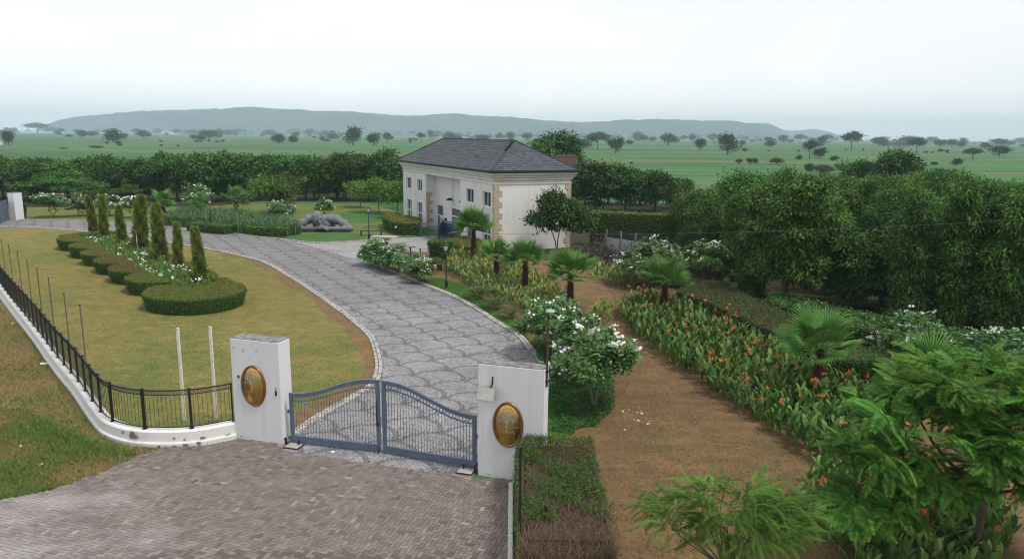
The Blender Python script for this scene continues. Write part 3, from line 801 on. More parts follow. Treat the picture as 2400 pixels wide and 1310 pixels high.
def plaque(parent_t, x, z, a, b, label, seed):
    t = thing('oval_plaque', label, 'plaque', (0, 0, 0), 0, 'brass plaques on the gate pillars')
    t.matrix_world = parent_t.matrix_basis @ Matrix.Translation((x, 0, z))
    n = 48
    th = np.linspace(0, 2 * math.pi, n, endpoint=False)
    prof = [(1.0, 0.0), (1.0, -0.03), (0.975, -0.05), (0.945, -0.055), (0.925, -0.04), (0.905, -0.045), (0.88, -0.028)]
    V = [(a * (1 - (1 - s) * b / a if False else 1) * math.cos(q) - (1 - s) * b * math.cos(q), y, b * math.sin(q) - (1 - s) * b * math.sin(q)) for s, y in prof for q in th]
    Q = [[i * n + k, i * n + (k + 1) % n, (i + 1) * n + (k + 1) % n, (i + 1) * n + k] for i in range(len(prof) - 1) for k in range(n)]
    obj('rim', MD().add(V, Q), M['brass_rim'], t, smooth=True)
    ai, bi = a - 0.12 * b, b * 0.88
    V = [(0, -0.113, 0)]; T = []; Q = []
    rings = [0.2, 0.4, 0.6, 0.8, 0.93, 1.0]
    for s in rings:
        for q in th: V.append((ai * s * math.cos(q), -0.028 - 0.085 * (1 - s * s) , bi * s * math.sin(q)))
    T = [[0, 1 + (k + 1) % n, 1 + k] for k in range(n)]
    for i in range(len(rings) - 1):
        for k in range(n): Q.append([1 + i * n + k, 1 + i * n + (k + 1) % n, 1 + (i + 1) * n + (k + 1) % n, 1 + (i + 1) * n + k])
    obj('face', MD().add(V, Q, T), M['brass'], t, smooth=True)
    ysurf = lambda px_, pz_: -0.03 - 0.085 * (1 - min(1, (px_ / ai) ** 2 + (pz_ / bi) ** 2))
    r = random.Random(seed); md = MD()
    def twig(x0, z0, ang, ln, w, lev):
        x1, z1 = x0 + ln * math.cos(ang), z0 + ln * math.sin(ang)
        md.beam((x0, ysurf(x0, z0) - 0.002, z0), (x1, ysurf(x1, z1) - 0.002, z1), w, 0.006, up=(0, 1, 0))
        if lev >= 3:
            for _ in range(10):
                lx, lz = x1 + r.gauss(0, .035), z1 + r.gauss(0, .028)
                md.box((lx, ysurf(lx, lz) - 0.003, lz), (0.016, 0.006, 0.009), 0)
            return
        for k in range(4 if lev == 0 else 3):
            twig(x1, z1, ang + r.uniform(-0.95, 0.95), ln * r.uniform(0.6, 0.85) * (0.62 if lev == 0 else 1), w * 0.62, lev + 1)
    twig(0.0, -0.17, math.pi / 2, 0.24, 0.035, 0)
    obj('tree_emblem', md, M['pewter'], t, kind='stuff')
    md = MD()                                          # small worn raised lettering, an arc at the top
    for k in range(15):
        q = math.radians(118 - k * 4.6)
        lx, lz = ai * 0.84 * math.cos(q), bi * 0.84 * math.sin(q)
        md.box((lx, ysurf(lx, lz) - 0.003, lz), (0.012, 0.006, 0.024), 0)
        if k % 3: md.box((lx + 0.008, ysurf(lx, lz) - 0.003, lz + (0.006 if k % 2 else -0.006)), (0.014, 0.006, 0.007), 0)
    if seed == 2:
        for k in range(17):
            lx, lz = -0.30 + k * 0.036, -0.03
            md.box((lx, ysurf(lx, lz) - 0.003, lz), (0.007, 0.006, 0.05), 0)
            md.box((lx + 0.010, ysurf(lx, lz) - 0.003, lz + (0.02, 0, -0.02)[k % 3]), (0.018, 0.006, 0.007), 0)
        for k in range(8):
            lx, lz = -0.20 + k * 0.055, -0.15
            md.box((lx, ysurf(lx, lz) - 0.003, lz), (0.009, 0.006, 0.08), 0)
            md.box((lx + 0.016, ysurf(lx, lz) - 0.003, lz + (0.035, -0.03, 0)[k % 3]), (0.028, 0.006, 0.009), 0)
    obj('raised_lettering', md, M['pewter'], t, kind='stuff')
    return t
plaque(pA, 0.70, 1.66, 0.40, 0.60, 'oval brass plaque with a tree emblem on the pillar by the fence', 1)
plaque(pB, 0.80, 1.49, 0.40, 0.60, 'oval brass plaque with tree and lettering on the pillar by the hedge', 2)

t = thing('flood_light', 'square pale flat lamp panel on a black bracket high on the white pillar', 'flood lamp', (0, 0, 0))
t.matrix_world = pB.matrix_basis @ Matrix.Translation((0.30, -0.0, 2.35)) @ Matrix.Rotation(0.03, 4, 'Y')
md = MD().box((0, 0, 0), (0.44, 0.07, 0.34)); md.box((0, -0.04, 0), (0.40, 0.014, 0.30))
for sx in (-1, 1): md.box((sx * 0.21, -0.02, 0), (0.02, 0.07, 0.36))
o = obj('lamp_panel', md, M['galv'], t, rot=(-0.35, 0, 0), loc=(0, -0.22, -0.05))
md = MD().beam((0.08, -0.005, 0.36), (0.08, -0.03, 0.14), 0.035, 0.02).beam((0.08, -0.03, 0.15), (0.05, -0.18, 0.03), 0.03, 0.02)
obj('bracket', md, M['black_metal'], t)

# rusty pole strapped to the outer pillar side, small flat head
pp = pro + gdir * (pr_w + 0.03) + gper * 0.12
t = thing('rusty_pole', 'rusty brown iron pole strapped upright to the side of the white pillar', 'pole', (pp[0], pp[1], 2.55))
topz = hgt(pp, 733) - 2.55
obj('shaft', MD().tube([(0, 0, 0), (0, 0, topz)], 0.03, 8), M['rust'], t)
obj('cap', MD().lathe([(0.0, 0.09), (0.10, 0.07), (0.12, 0.03), (0.05, 0.0)], (0.05, 0, topz), 12), M['galv'], t)
for zz in (.15, .4): obj('strap', MD().box((0, 0, zz), (0.08, 0.08, 0.03)), M['black_metal'], t)
# gate motor boxes
for p0, lab, sgn in ((HL + gdir * 0.22 - gper * 0.22, 'flat metal gate motor box at the foot of the pillar by the fence', 1), (HR - gdir * 0.22 - gper * 0.22, 'flat metal gate motor box at the foot of the pillar by the hedge', -1)):
    t = thing('gate_motor_box', lab, 'motor box', p0, gang, 'gate motors in the ground')
    obj('lid', MD().box((0, 0, 0.075), (0.40, 0.30, 0.012)), M['galv'], t)
    obj('housing', MD().box((0, 0, 0.042), (0.44, 0.34, 0.052)), M['black_metal'], t)
    obj('arm', MD().beam((-0.25 * sgn, 0.02, 0.06), (-0.27 * sgn, 0.02, 0.26), 0.05, 0.05), M['black_metal'], t); obj('drive_pin', MD().beam((0.1 * sgn, 0.1, 0.08), (0.1 * sgn, 0.1, 0.2), 0.04, 0.04), M['black_metal'], t)

# ---- low curved wall with the iron fence
FCr = resample(FC, 0.25)
ft = unit(np.gradient(FCr, axis=0)); fn = np.stack([ft[:, 1], -ft[:, 0], 0 * ft[:, 0]], 1)
if (fn[4] @ np.array([0, -1, 0])) < 0: fn = -fn      # outward
t_wall = thing('low_wall', 'low curved white plinth wall with flaking plaster under the iron fence', 'wall', tuple(FCr[0]))
def wall_strip(offs, zs, name, mat):
    V, Q = [], []
    k = len(offs)
    for p, n_ in zip(FCr, fn):
        for o_, z in zip(offs, zs):
            q = p - FCr[0] + n_ * o_; V.append((q[0], q[1], z))
    for i in range(len(FCr) - 1):
        for j in range(k - 1): Q.append([i * k + j, i * k + j + 1, (i + 1) * k + j + 1, (i + 1) * k + j])
    Q.append(list(range(4)) if k == 4 else [0, 1, k - 2, k - 1])
    return obj(name, MD().add(V, Q), mat, t_wall)
wall_strip([-0.14, -0.14, 0.11, 0.155, 0.16], [0.0, 0.47, 0.47, 0.43, 0.10], 'plinth', M['plinth_white'])
wall_strip([0.157, 0.21, 0.225, 0.225], [0.15, 0.145, 0.12, -0.02], 'footing', M['plinth_white'])
for k, (px_, py_, r1, r2) in enumerate([(313, 1021, .16, .11), (287, 1013, .03, .05), (408, 1027, .03, .03), (432, 1030, .04, .025), (475, 1026, .07, .045), (436, 1043, .09, .05), (465, 1038, .06, .05), (535, 1020, .10, .05), (410, 1052, .07, .04), (372, 1048, .05, .05), (545, 1031, .03, .02), (560, 1025, .025, .02), (390, 1049, .03, .04)]):
    pg = G(px_, py_ + 12)
    i = int(np.argmin(np.linalg.norm(FCr[:, :2] - pg[:2], axis=1)))
    low = py_ > 1034
    off = 0.226 if low else 0.161
    # height where the sight line meets the wall face
    d = ray(px_, py_); base = FCr[i] + fn[i] * off
    tt_ = ((base - _C) @ fn[i]) / (d @ fn[i]); q = _C + tt_ * d
    o = scar(t_wall, (0, 0, 0), (r1, r2), 60 + k, th=0.006)
    o.rotation_euler = (0, 0, math.atan2(ft[i][1], ft[i][0]) + (0 if True else 0))
    q2 = q - FCr[0]
    if np.dot(np.array([math.sin(o.rotation_euler.z), -math.cos(o.rotation_euler.z)]), fn[i][:2]) < 0: o.rotation_euler.z += math.pi
    o.location = (q2[0], q2[1], min(max(q[2], 0.04), 0.40))
t_f = thing('iron_fence', 'black iron railing with latticed top band standing on the low curved white wall', 'fence', tuple(FCr[0] + np.array([0, 0, 0.47])))
FZ0, FZ1 = 0.06, 1.13
F0 = FCr[0]
fline = resample(FC, 0.05)
s_all = np.r_[0, np.cumsum(np.linalg.norm(np.diff(fline, axis=0), axis=1))]
def at_s(s): return np.array([np.interp(s, s_all, fline[:, 0]), np.interp(s, s_all, fline[:, 1]), 0]) - F0
total = s_all[-1]
def rail(z, w, h, name):
    pts = np.array([at_s(s) for s in np.arange(0, total, 0.3)])
    tg = unit(np.gradient(pts, axis=0)); nn = np.stack([-tg[:, 1], tg[:, 0], 0 * tg[:, 0]], 1)
    V, Q = [], []
    for p, n_ in zip(pts, nn):
        for a, b in ((-1, -1), (1, -1), (1, 1), (-1, 1)): q = p + n_ * a * w / 2; V.append((q[0], q[1], z + b * h / 2))
    for i in range(len(pts) - 1):
        for k in range(4): Q.append([i * 4 + k, (i + 1) * 4 + k, (i + 1) * 4 + (k + 1) % 4, i * 4 + (k + 1) % 4])
    Q.append([0, 1, 2, 3])
    obj(name, MD().add(V, Q), M['black_metal'], t_f)
rail(FZ1, 0.045, 0.03, 'top_rail'); rail(FZ1 - 0.13, 0.03, 0.02, 'frieze_rail'); rail(FZ0, 0.03, 0.025, 'bottom_rail')
post_s = [1.13, 2.42, 3.72] + list(np.arange(4.75, total - 0.5, 1.15))
pm = mesh_of('post', MD().box((0, 0, 0.58), (0.065, 0.065, 1.16)).box((0, 0, 1.17), (0.085, 0.085, 0.025)).box((0, 0, 0.01), (0.12, 0.12, 0.02)), M['black_metal'])
for s in post_s: link('post', pm, t_f, at_s(s), (0, 0, math.atan2(*(at_s(s + .05) - at_s(s))[[1, 0]])))
link('post', mesh_of('end_post', MD().box((0, 0, 0.58), (0.035, 0.035, 1.16)), M['black_metal']), t_f, at_s(0.03))
bm_ = mesh_of('bar', MD().tube([(0, 0, FZ0), (0, 0, FZ1 - 0.13)], 0.007, 4, cap=False), M['black_metal'])
bs = [s for s in np.arange(0.10, total, 0.118) if min(abs(s - q) for q in post_s) > 0.045]
for s in bs[:290]: link('bar', bm_, t_f, at_s(s))
md = MD(); mb = MD()
for s in bs[290:]: p = at_s(s); mb.tube([p + (0, 0, FZ0), p + (0, 0, FZ1 - .13)], 0.007, 3, cap=False)
obj('bars', mb, M['black_metal'], t_f, kind='stuff')
for i, s in enumerate(np.arange(0.06, min(total - 0.2, 34), 0.09)):
    a, b = at_s(s), at_s(s + 0.09)
    md.beam(a + (0, 0, FZ1 - .12), b + (0, 0, FZ1 - .015), 0.012, 0.012); md.beam(a + (0, 0, FZ1 - .015), b + (0, 0, FZ1 - .12), 0.010, 0.010)
obj('lattice', md, M['black_metal'], t_f, kind='stuff')

# stakes on the lawn just inside the fence
tops = [(187, 715), (150, 688), (113, 652), (86, 629), (62, 610), (40, 590), (20, 574), (3, 562)]
inner = FCr - fn * 0.8
ords = ['nearest the curved wall', 'second along the fence from the curve', 'third along the fence from the curve', 'fourth along the fence from the curve', 'fifth along the fence from the curve', 'sixth along the fence from the curve', 'seventh along the fence from the curve', 'farthest along the fence']
for (tx_, ty_), wd in zip(tops, ords):
    best = None
    for p in inner[10:]:
        h = hgt(p, ty_, 6); v = np.array([p[0], p[1], h]) - _C
        x = 1200 + FOC * (v @ _R) / (v @ _F)
        if best is None or abs(x - tx_) < best[0]: best = (abs(x - tx_), p, h)
    p, h = best[1], best[2]
    t = thing('thin_stake', 'thin dark upright stake on the lawn, %s' % wd, 'stake', (p[0], p[1], 0.02), 0, 'stakes along the fence')
    obj('shaft', MD().tube([(0, 0, 0), (0.01, 0, h / 2), (0, 0, h)], 0.021, 6), M['pole_green'], t)
    obj('cap', MD().lathe([(0.03, h - .03), (0.032, h), (0.0, h + 0.015)], n=8), M['black_metal'], t)
for (bx_, by_, ty_, wd) in ((433, 988, 768, 'left'), (507, 982, 765, 'right')):
    p = G(bx_, by_); h = hgt(p, ty_)
    t = thing('white_post', 'bare white wooden post on the lawn, the %s' % ('one nearer the fence curve' if wd == 'left' else 'one nearer the white pillar'), 'post', p, gang, 'white posts behind the fence')
    obj('shaft', MD().box((0, 0, h / 2), (0.085, 0.05, h)), M['white_post'], t)
    obj('hook', MD().box((0, -0.03, h - 0.05), (0.03, 0.02, 0.05)).box((0, -0.03, h * .62), (0.02, 0.015, 0.03)), M['galv'], t)

# far entrance: pillar and blue gate at the left end of the drive
p = G(41, 515.5)
t = thing('gate_pillar', 'tall white pillar of the far entrance at the end of the drive', 'pillar', p, gang)
obj('shaft', MD().box((0, 0, 1.32), (0.75, 0.9, 2.64)), M['pillar_white'], t)
obj('weathered_top', MD().box((0, 0, 2.66), (0.7, 0.86, 0.03)), M['concrete'], t)
q0, q1 = p + np.array([-0.6, -0.35, 0]), G(-20, 531)
t = thing('metal_gate', 'closed blue grey sheet metal gate beside the far white pillar', 'gate', q0, math.atan2(q1[1] - q0[1], q1[0] - q0[0]))
wd = float(np.linalg.norm(q1 - q0))
for k in range(4):
    obj('panel', MD().box((wd * (k + .5) / 4, 0, 1.0), (wd / 4 - .03, 0.04, 1.75)), M['gate_blue'], t)
    obj('stile', MD().box((wd * k / 4, 0, 1.0), (0.06, 0.08, 1.95)), M['gate_blue'], t)
obj('rail', MD().box((wd / 2, 0, 1.93), (wd, 0.085, 0.08)).box((wd / 2, 0, 0.09), (wd, 0.085, 0.1)), M['gate_blue'], t)

# ================================================================ HOUSE
hA, hB = G(945, 514), G(1157, 591)
hd = unit(hA - hB); hn = np.array([-hd[1], hd[0], 0]); hn = hn if hn[0] > 0 else -hn
HLN, HWD, HEV = 23.3, 6.5, 5.35
house = thing('gate_house', 'two storey white house with hipped slate roof and a tall entrance recess', 'house', hB)
Hm = Matrix(((hd[0], hn[0], 0, hB[0]), (hd[1], hn[1], 0, hB[1]), (0, 0, 1, 0), (0, 0, 0, 1)))
house.matrix_world = Hm       # local x along the front towards the far corner, y into the house
def wall_holes(md, L0, L1, z0, z1, holes, depth, face):
    """wall in the plane of face(u, z, depth); holes are (u0,u1,z0,z1) with reveals"""
    us = sorted({L0, L1} | {h for q in holes for h in q[:2]}); zs = sorted({z0, z1} | {h for q in holes for h in q[2:4]})
    for i in range(len(us) - 1):
        for j in range(len(zs) - 1):
            uc, zc = (us[i] + us[i + 1]) / 2, (zs[j] + zs[j + 1]) / 2
            if any(q[0] < uc < q[1] and q[2] < zc < q[3] for q in holes): continue
            md.add([face(us[i], zs[j], 0), face(us[i + 1], zs[j], 0), face(us[i + 1], zs[j + 1], 0), face(us[i], zs[j + 1], 0)], [[0, 1, 2, 3]])
    for u0, u1, a, b in holes:
        for (p, q) in (((u0, a), (u1, a)), ((u1, a), (u1, b)), ((u1, b), (u0, b)), ((u0, b), (u0, a))):
            md.add([face(*p, 0), face(*q, 0), face(*q, depth), face(*p, depth)], [[0, 1, 2, 3]])
up = [(0.62, 2.18), (4.05, 5.68), (17.12, 18.65), (20.5, 22.15)]
front_holes = [(a, b, 3.28, 4.42) for a, b in up] + [(a, b, 0.28, 2.24) for a, b in up]
RU0, RU1, RZ, RD = 6.95, 15.95, 5.2, 1.0
md = MD()
wall_holes(md, 0, HLN, -0.05, HEV, front_holes + [(RU0, RU1, -0.05, RZ)], 0.22, lambda u, z, d: (u, d, z))
obj('front_wall', md, M['house_wall'], house)
md = MD()
md.add([(0, 0, -.05), (0, HWD, -.05), (0, HWD, HEV), (0, 0, HEV)], [[0, 1, 2, 3]])
md.add([(HLN, 0, -.05), (HLN, HWD, -.05), (HLN, HWD, HEV), (HLN, 0, HEV)], [[3, 2, 1, 0]])
md.add([(0, HWD, -.05), (HLN, HWD, -.05), (HLN, HWD, HEV), (0, HWD, HEV)], [[3, 2, 1, 0]])
obj('end_walls', md, M['house_wall'], house)
# recess with its doors
md = MD()
doors = [(13.9, 15.75, 0.15, 2.25), (9.3, 11.9, 0.15, 2.35)]
wall_holes(md, RU0, RU1, -0.05, RZ, doors, 0.15, lambda u, z, d: (u, RD + d, z))
md.add([(RU0, .22, -.05), (RU0, RD, -.05), (RU0, RD, RZ), (RU0, .22, RZ)], [[0, 1, 2, 3]])
md.add([(RU1, .22, -.05), (RU1, RD, -.05), (RU1, RD, RZ), (RU1, .22, RZ)], [[0, 1, 2, 3]])
md.add([(RU0, .22, RZ), (RU1, .22, RZ), (RU1, RD, RZ), (RU0, RD, RZ)], [[0, 1, 2, 3]])
obj('entrance_recess', md, M['house_wall'], house)
obj('threshold', MD().box(((RU0 + RU1) / 2, 0.5, 0.05), (RU1 - RU0 - .01, 1.1, 0.1)), M['concrete'], house)
def window(u0, u1, z0, z1, split):
    md = MD(); f = 0.06; y = 0.13
    md.box(((u0 + u1) / 2, y, z0 + f / 2), (u1 - u0, .07, f)); md.box(((u0 + u1) / 2, y, z1 - f / 2), (u1 - u0, .07, f))
    for u in (u0 + f / 2, u1 - f / 2, (u0 + u1) / 2): md.box((u, y, (z0 + z1) / 2), (f, .066, z1 - z0 - 2 * f))
    if split: md.box(((u0 + u1) / 2, y - .002, z0 + 0.9), (u1 - u0 - 2 * f, .068, 0.09))
    w = obj('window', md, M['white_frame'], house)
    for a, b in ((u0 + f, (u0 + u1) / 2 - f / 2), ((u0 + u1) / 2 + f / 2, u1 - f)):
        obj('pane', MD().box(((a + b) / 2, y + .02, (z0 + z1) / 2), (b - a, .012, z1 - z0 - 2 * f)), M['glass'], w)
    obj('sill', MD().box(((u0 + u1) / 2, 0.045, z0 - 0.045), (u1 - u0 + .12, .22, .07)), M['white_frame'], w)
for a, b, c, d in front_holes: window(a, b, c, d, d - c > 1.5)
# doors of the recess
y = RD + 0.08
w = obj('door', MD().box((14.85, y, 1.78), (1.6, .05, .9)), M['grey_metal'], house)
w['label'] = 'grey entrance door with fanlight panel and navy leaf'
obj('frame', MD().box((13.95, y - .02, 1.2), (.1, .1, 2.1)).box((15.7, y - .02, 1.2), (.1, .1, 2.1)).box((14.82, y - .02, 1.24), (1.65, .09, .09)).box((14.82, y - .02, 2.21), (1.65, .09, .08)).box((14.95, y - .025, .68), (.09, .09, 1.03)), M['white_frame'], w)
obj('dark_leaf', MD().box((15.32, y, .68), (.64, .05, 1.03)), M['glass'], w)
obj('navy_leaf', MD().box((14.45, y, .68), (.88, .05, 1.03)), M['navy'], w)
obj('notice', MD().box((14.47, y - .032, 1.08), (.55, .01, .16)).box((14.5, y - .032, .82), (.2, .01, .28)).box((14.4, y - .032, .5), (.14, .01, .2)), M['paper'], w)
obj('vision_panel', MD().box((14.9, y - .03, 1.72), (.28, .012, .34)), M['glass'], w)
w = obj('window', MD().box((10.6, y - .02, 2.28), (2.6, .1, .12)).box((10.6, y - .02, 1.52), (2.6, .1, .12)).box((9.35, y - .02, 1.2), (.1, .098, 2.1)).box((11.85, y - .02, 1.2), (.1, .098, 2.1)), M['white_frame'], house)
obj('shutter', MD().box((10.6, y, 1.9), (2.4, .05, .64)), M['grey_metal'], w)
obj('shutter', MD().box((10.6, y, .8), (2.4, .05, 1.32)), M['grey_metal'], w)
obj('letter_box', MD().box((13.2, RD - .06, 1.0), (.3, .12, .34)), M['black_metal'], house)
o = obj('wall_lamp', MD().lathe([(.02, .2), (.2, .12), (.32, 0), (.30, -.03), (.0, -.03)], (11.4, RD - .34, 2.95), 12).beam((11.4, RD - .3, 3.1), (11.4, RD, 3.1), .04, .04), M['black_metal'], house)
obj('conduit', MD().tube([(11.4, RD - .02, 3.1), (11.4, RD - .02, RZ)], .018, 5), M['concrete'], house)
obj('wall_lamp', MD().box((9.2, RD - .12, 2.98), (.14, .22, .14)), M['black_metal'], house)
# quoins
def quoins(fn_, z0, z1, n_):
    zs = np.linspace(z0, z1, n_ + 1)
    for i in range(n_): fn_(i, zs[i] + 0.006, zs[i + 1] - 0.006)
def q_near(i, a, b):
    w1, w2 = (0.5, 0.45) if i % 2 else (0.3, 0.68)
    obj('quoin', MD().box((-0.012 + w1 * .0 + 0.0, w2 / 2 - 0.025, (a + b) / 2), (0.05, w2, b - a)).box((w1 * .2 + 0.0141, -0.012, (a + b) / 2), (w1 * .4, 0.05, b - a)), M['tan_stone'], house)
quoins(q_near, 0.0, 5.0, 12)
def q_far(i, a, b):
    w = 0.55 if i % 2 else 0.36
    obj('quoin', MD().box((-0.012, HWD - w / 2 + .025, (a + b) / 2), (0.05, w, b - a)), M['tan_stone'], house)
quoins(q_far, 0.0, 5.0, 12)
def q_rec(i, a, b):
    w = 0.62 if i % 2 else 0.38
    obj('quoin', MD().box((RU1 - 0.012, 0.02 + w / 2, (a + b) / 2), (0.05, w, b - a)), M['tan_stone'], house)
quoins(q_rec, 0.1, 3.35, 8)
# cornice: stepped mouldings all round
def ring(md, o0, z0, o1, z1, tint=.5):
    c = lambda o_, z: [(-o_, -o_, z), (HLN + o_, -o_, z), (HLN + o_, HWD + o_, z), (-o_, HWD + o_, z)]
    V = c(o0, z0) + c(o1, z1)
    md.add(V, [[k, (k + 1) % 4, 4 + (k + 1) % 4, 4 + k] for k in range(4)], tint=tint)
prof = [(0.0, 5.02), (0.05, 5.02), (0.05, 5.10), (0.0, 5.10), (0.0, 5.32), (0.10, 5.34), (0.10, 5.46), (0.16, 5.52), (0.20, 5.56), (0.20, 5.62), (0.30, 5.70), (0.36, 5.78), (0.36, 5.88), (0.30, 5.88)]
md = MD()
for (a, za), (b, zb) in zip(prof[:-1], prof[1:]): ring(md, a + .003, za, b + .003, zb)
obj('cornice', md, M['cornice'], house)
md = MD()
OV = 0.42
for (a, za), (b, zb) in zip([(0.2, 5.87), (OV, 5.87), (OV, 5.96), (OV + .05, 5.97), (OV + .05, 6.07)], [(OV, 5.87), (OV, 5.96), (OV + .05, 5.97), (OV + .05, 6.07), (OV - .03, 6.10)]): ring(md, a, za, b, zb)
obj('fascia', md, M['fascia'], house)
# hipped roof with slates
RZ0, RZ1 = 6.06, 8.22
ex0, ex1, ey0, ey1 = -OV, HLN + OV, -OV, HWD + OV
rx0, rx1, ry = 3.55, HLN - 3.2, HWD / 2
E0, E1, E2, E3 = np.array([ex0, ey0, RZ0]), np.array([ex1, ey0, RZ0]), np.array([ex1, ey1, RZ0]), np.array([ex0, ey1, RZ0])
P0, P1 = np.array([rx0, ry, RZ1]), np.array([rx1, ry, RZ1])
md = MD().add([E0, E1, E2, E3, P0, P1], [[0, 1, 5, 4], [2, 3, 4, 5]], [[1, 2, 5], [3, 0, 4]], tint=0.3)
roof = obj('roof', md, M['slate'], house)
def slates(A, B, Ct, D):
    """courses between eaves A-B and ridge D-Ct (D above A)"""
    md = MD(); r = np.random.default_rng(8)
    nrm = unit(np.cross(B - A, D - A)); nrm = nrm if nrm[2] > 0 else -nrm
    n_c = int(np.linalg.norm((D + Ct) / 2 - (A + B) / 2) / 0.26)
    for i in range(n_c):
        f0, f1 = i / n_c, min(1, (i + 1.25) / n_c)
        l0, r0 = A + (D - A) * f0, B + (Ct - B) * f0
        l1, r1 = A + (D - A) * f1, B + (Ct - B) * f1
        ln = np.linalg.norm(r0 - l0)
        k = max(1, int(ln / 0.34))
        off = 0.5 * (i % 2)
        for j in range(-1, k + 1):
            s0, s1 = (j + off) / k, (j + 1 + off) / k
            s0, s1 = max(0, s0), min(1, s1)
            if s1 - s0 < 0.1 / k: continue
            g = 0.012 / max(ln, .1)
            a, b = l0 + (r0 - l0) * (s0 + g), l0 + (r0 - l0) * (s1 - g)
            # tops follow the same absolute along-eave position
            def on1(p):
                e = unit(B - A); w0 = (p - l1) @ e; m_ = np.linalg.norm(r1 - l1)
                return l1 + e * min(max(w0, 0), m_)
            d_, c_ = on1(a), on1(b)
            lift = 0.03 + 0.008 * r.random()
            V = [a + nrm * lift, b + nrm * lift, c_ + nrm * .008, d_ + nrm * .008, a, b]
            md.add(V, [[0, 1, 2, 3], [4, 5, 1, 0]], tint=np.clip(r.normal(.55, .22), 0, 1))
    return md
obj('slate', slates(E1, E0, P0, P1), M['slate'], roof, kind='stuff')
obj('slate', slates(E3, E0, P0, P0), M['slate'], roof, kind='stuff')
obj('slate', slates(E1, E2, P1, P1), M['slate'], roof, kind='stuff')
md = MD()
for a, b in ((E0, P0), (E3, P0), (E1, P1), (E2, P1), (P0, P1)):
    n_ = int(np.linalg.norm(b - a) / 0.3)
    for i in range(n_):
        p, q = a + (b - a) * i / n_, a + (b - a) * (i + 1.1) / n_
        md.beam(p + (0, 0, .055), q + (0, 0, .045), 0.15, 0.04, tint=random.uniform(.0, .2))
obj('ridge_tile', md, M['slate'], roof, kind='stuff')
for k in range(6):                                     # the lifted tiles along the near hip
    q = E0 + (P0 - E0) * (0.62 + 0.06 * k)
    obj('loose_tile', MD().box(tuple(q + np.array([-.05, -.02, .13])), (.26, .2, .06), .6 + k), M['fascia'], roof)
# metal gates in front of the recess
def flat_gate(u0, v0, u1, v1, h, label, solid):
    a = hB + hd * u0 + hn * v0; b = hB + hd * u1 + hn * v1
    w_ = float(np.linalg.norm(b - a))
    t = thing('metal_gate', label, 'gate', (a[0], a[1], 0.02), math.atan2(b[1] - a[1], b[0] - a[0]))
    for x in (0.04, w_ - 0.04): obj('post', MD().box((x, 0, h / 2), (.08, .08, h)), M['grey_metal'], t)
    obj('rail', MD().box((w_ / 2, 0, h - .05), (w_ - .16, .06, .1)).box((w_ / 2, 0, .12), (w_ - .16, .06, .08)), M['grey_metal'], t)
    if solid:
        n_ = max(2, int(w_ / 0.5))
        for k in range(n_): obj('panel', MD().box((.08 + (w_ - .16) * (k + .5) / n_, 0, h / 2 + .02), ((w_ - .16) / n_ - .02, .03, h - .35)), M['grey_metal'], t)
    return t
def uvh(q): return float((q - hB) @ hd), float((q - hB) @ hn)
ga, gb, gc, gd = G(986, 554), G(1022, 566), G(1038, 553), G(1079, 562)
flat_gate(*uvh(ga), *uvh(gb), 1.22, 'open grey metal frame with one top rail before the recess of the house', False)
flat_gate(*uvh(gb + np.array([.12, .05, 0])), *uvh(gc), 1.3, 'grey sheet metal gate leaf folded back towards the entrance door', True)
flat_gate(*uvh(gc + np.array([.08, -.05, 0])), *uvh(gd), 1.35, 'grey sheet metal gate leaf reaching to the house front behind the palm', True)

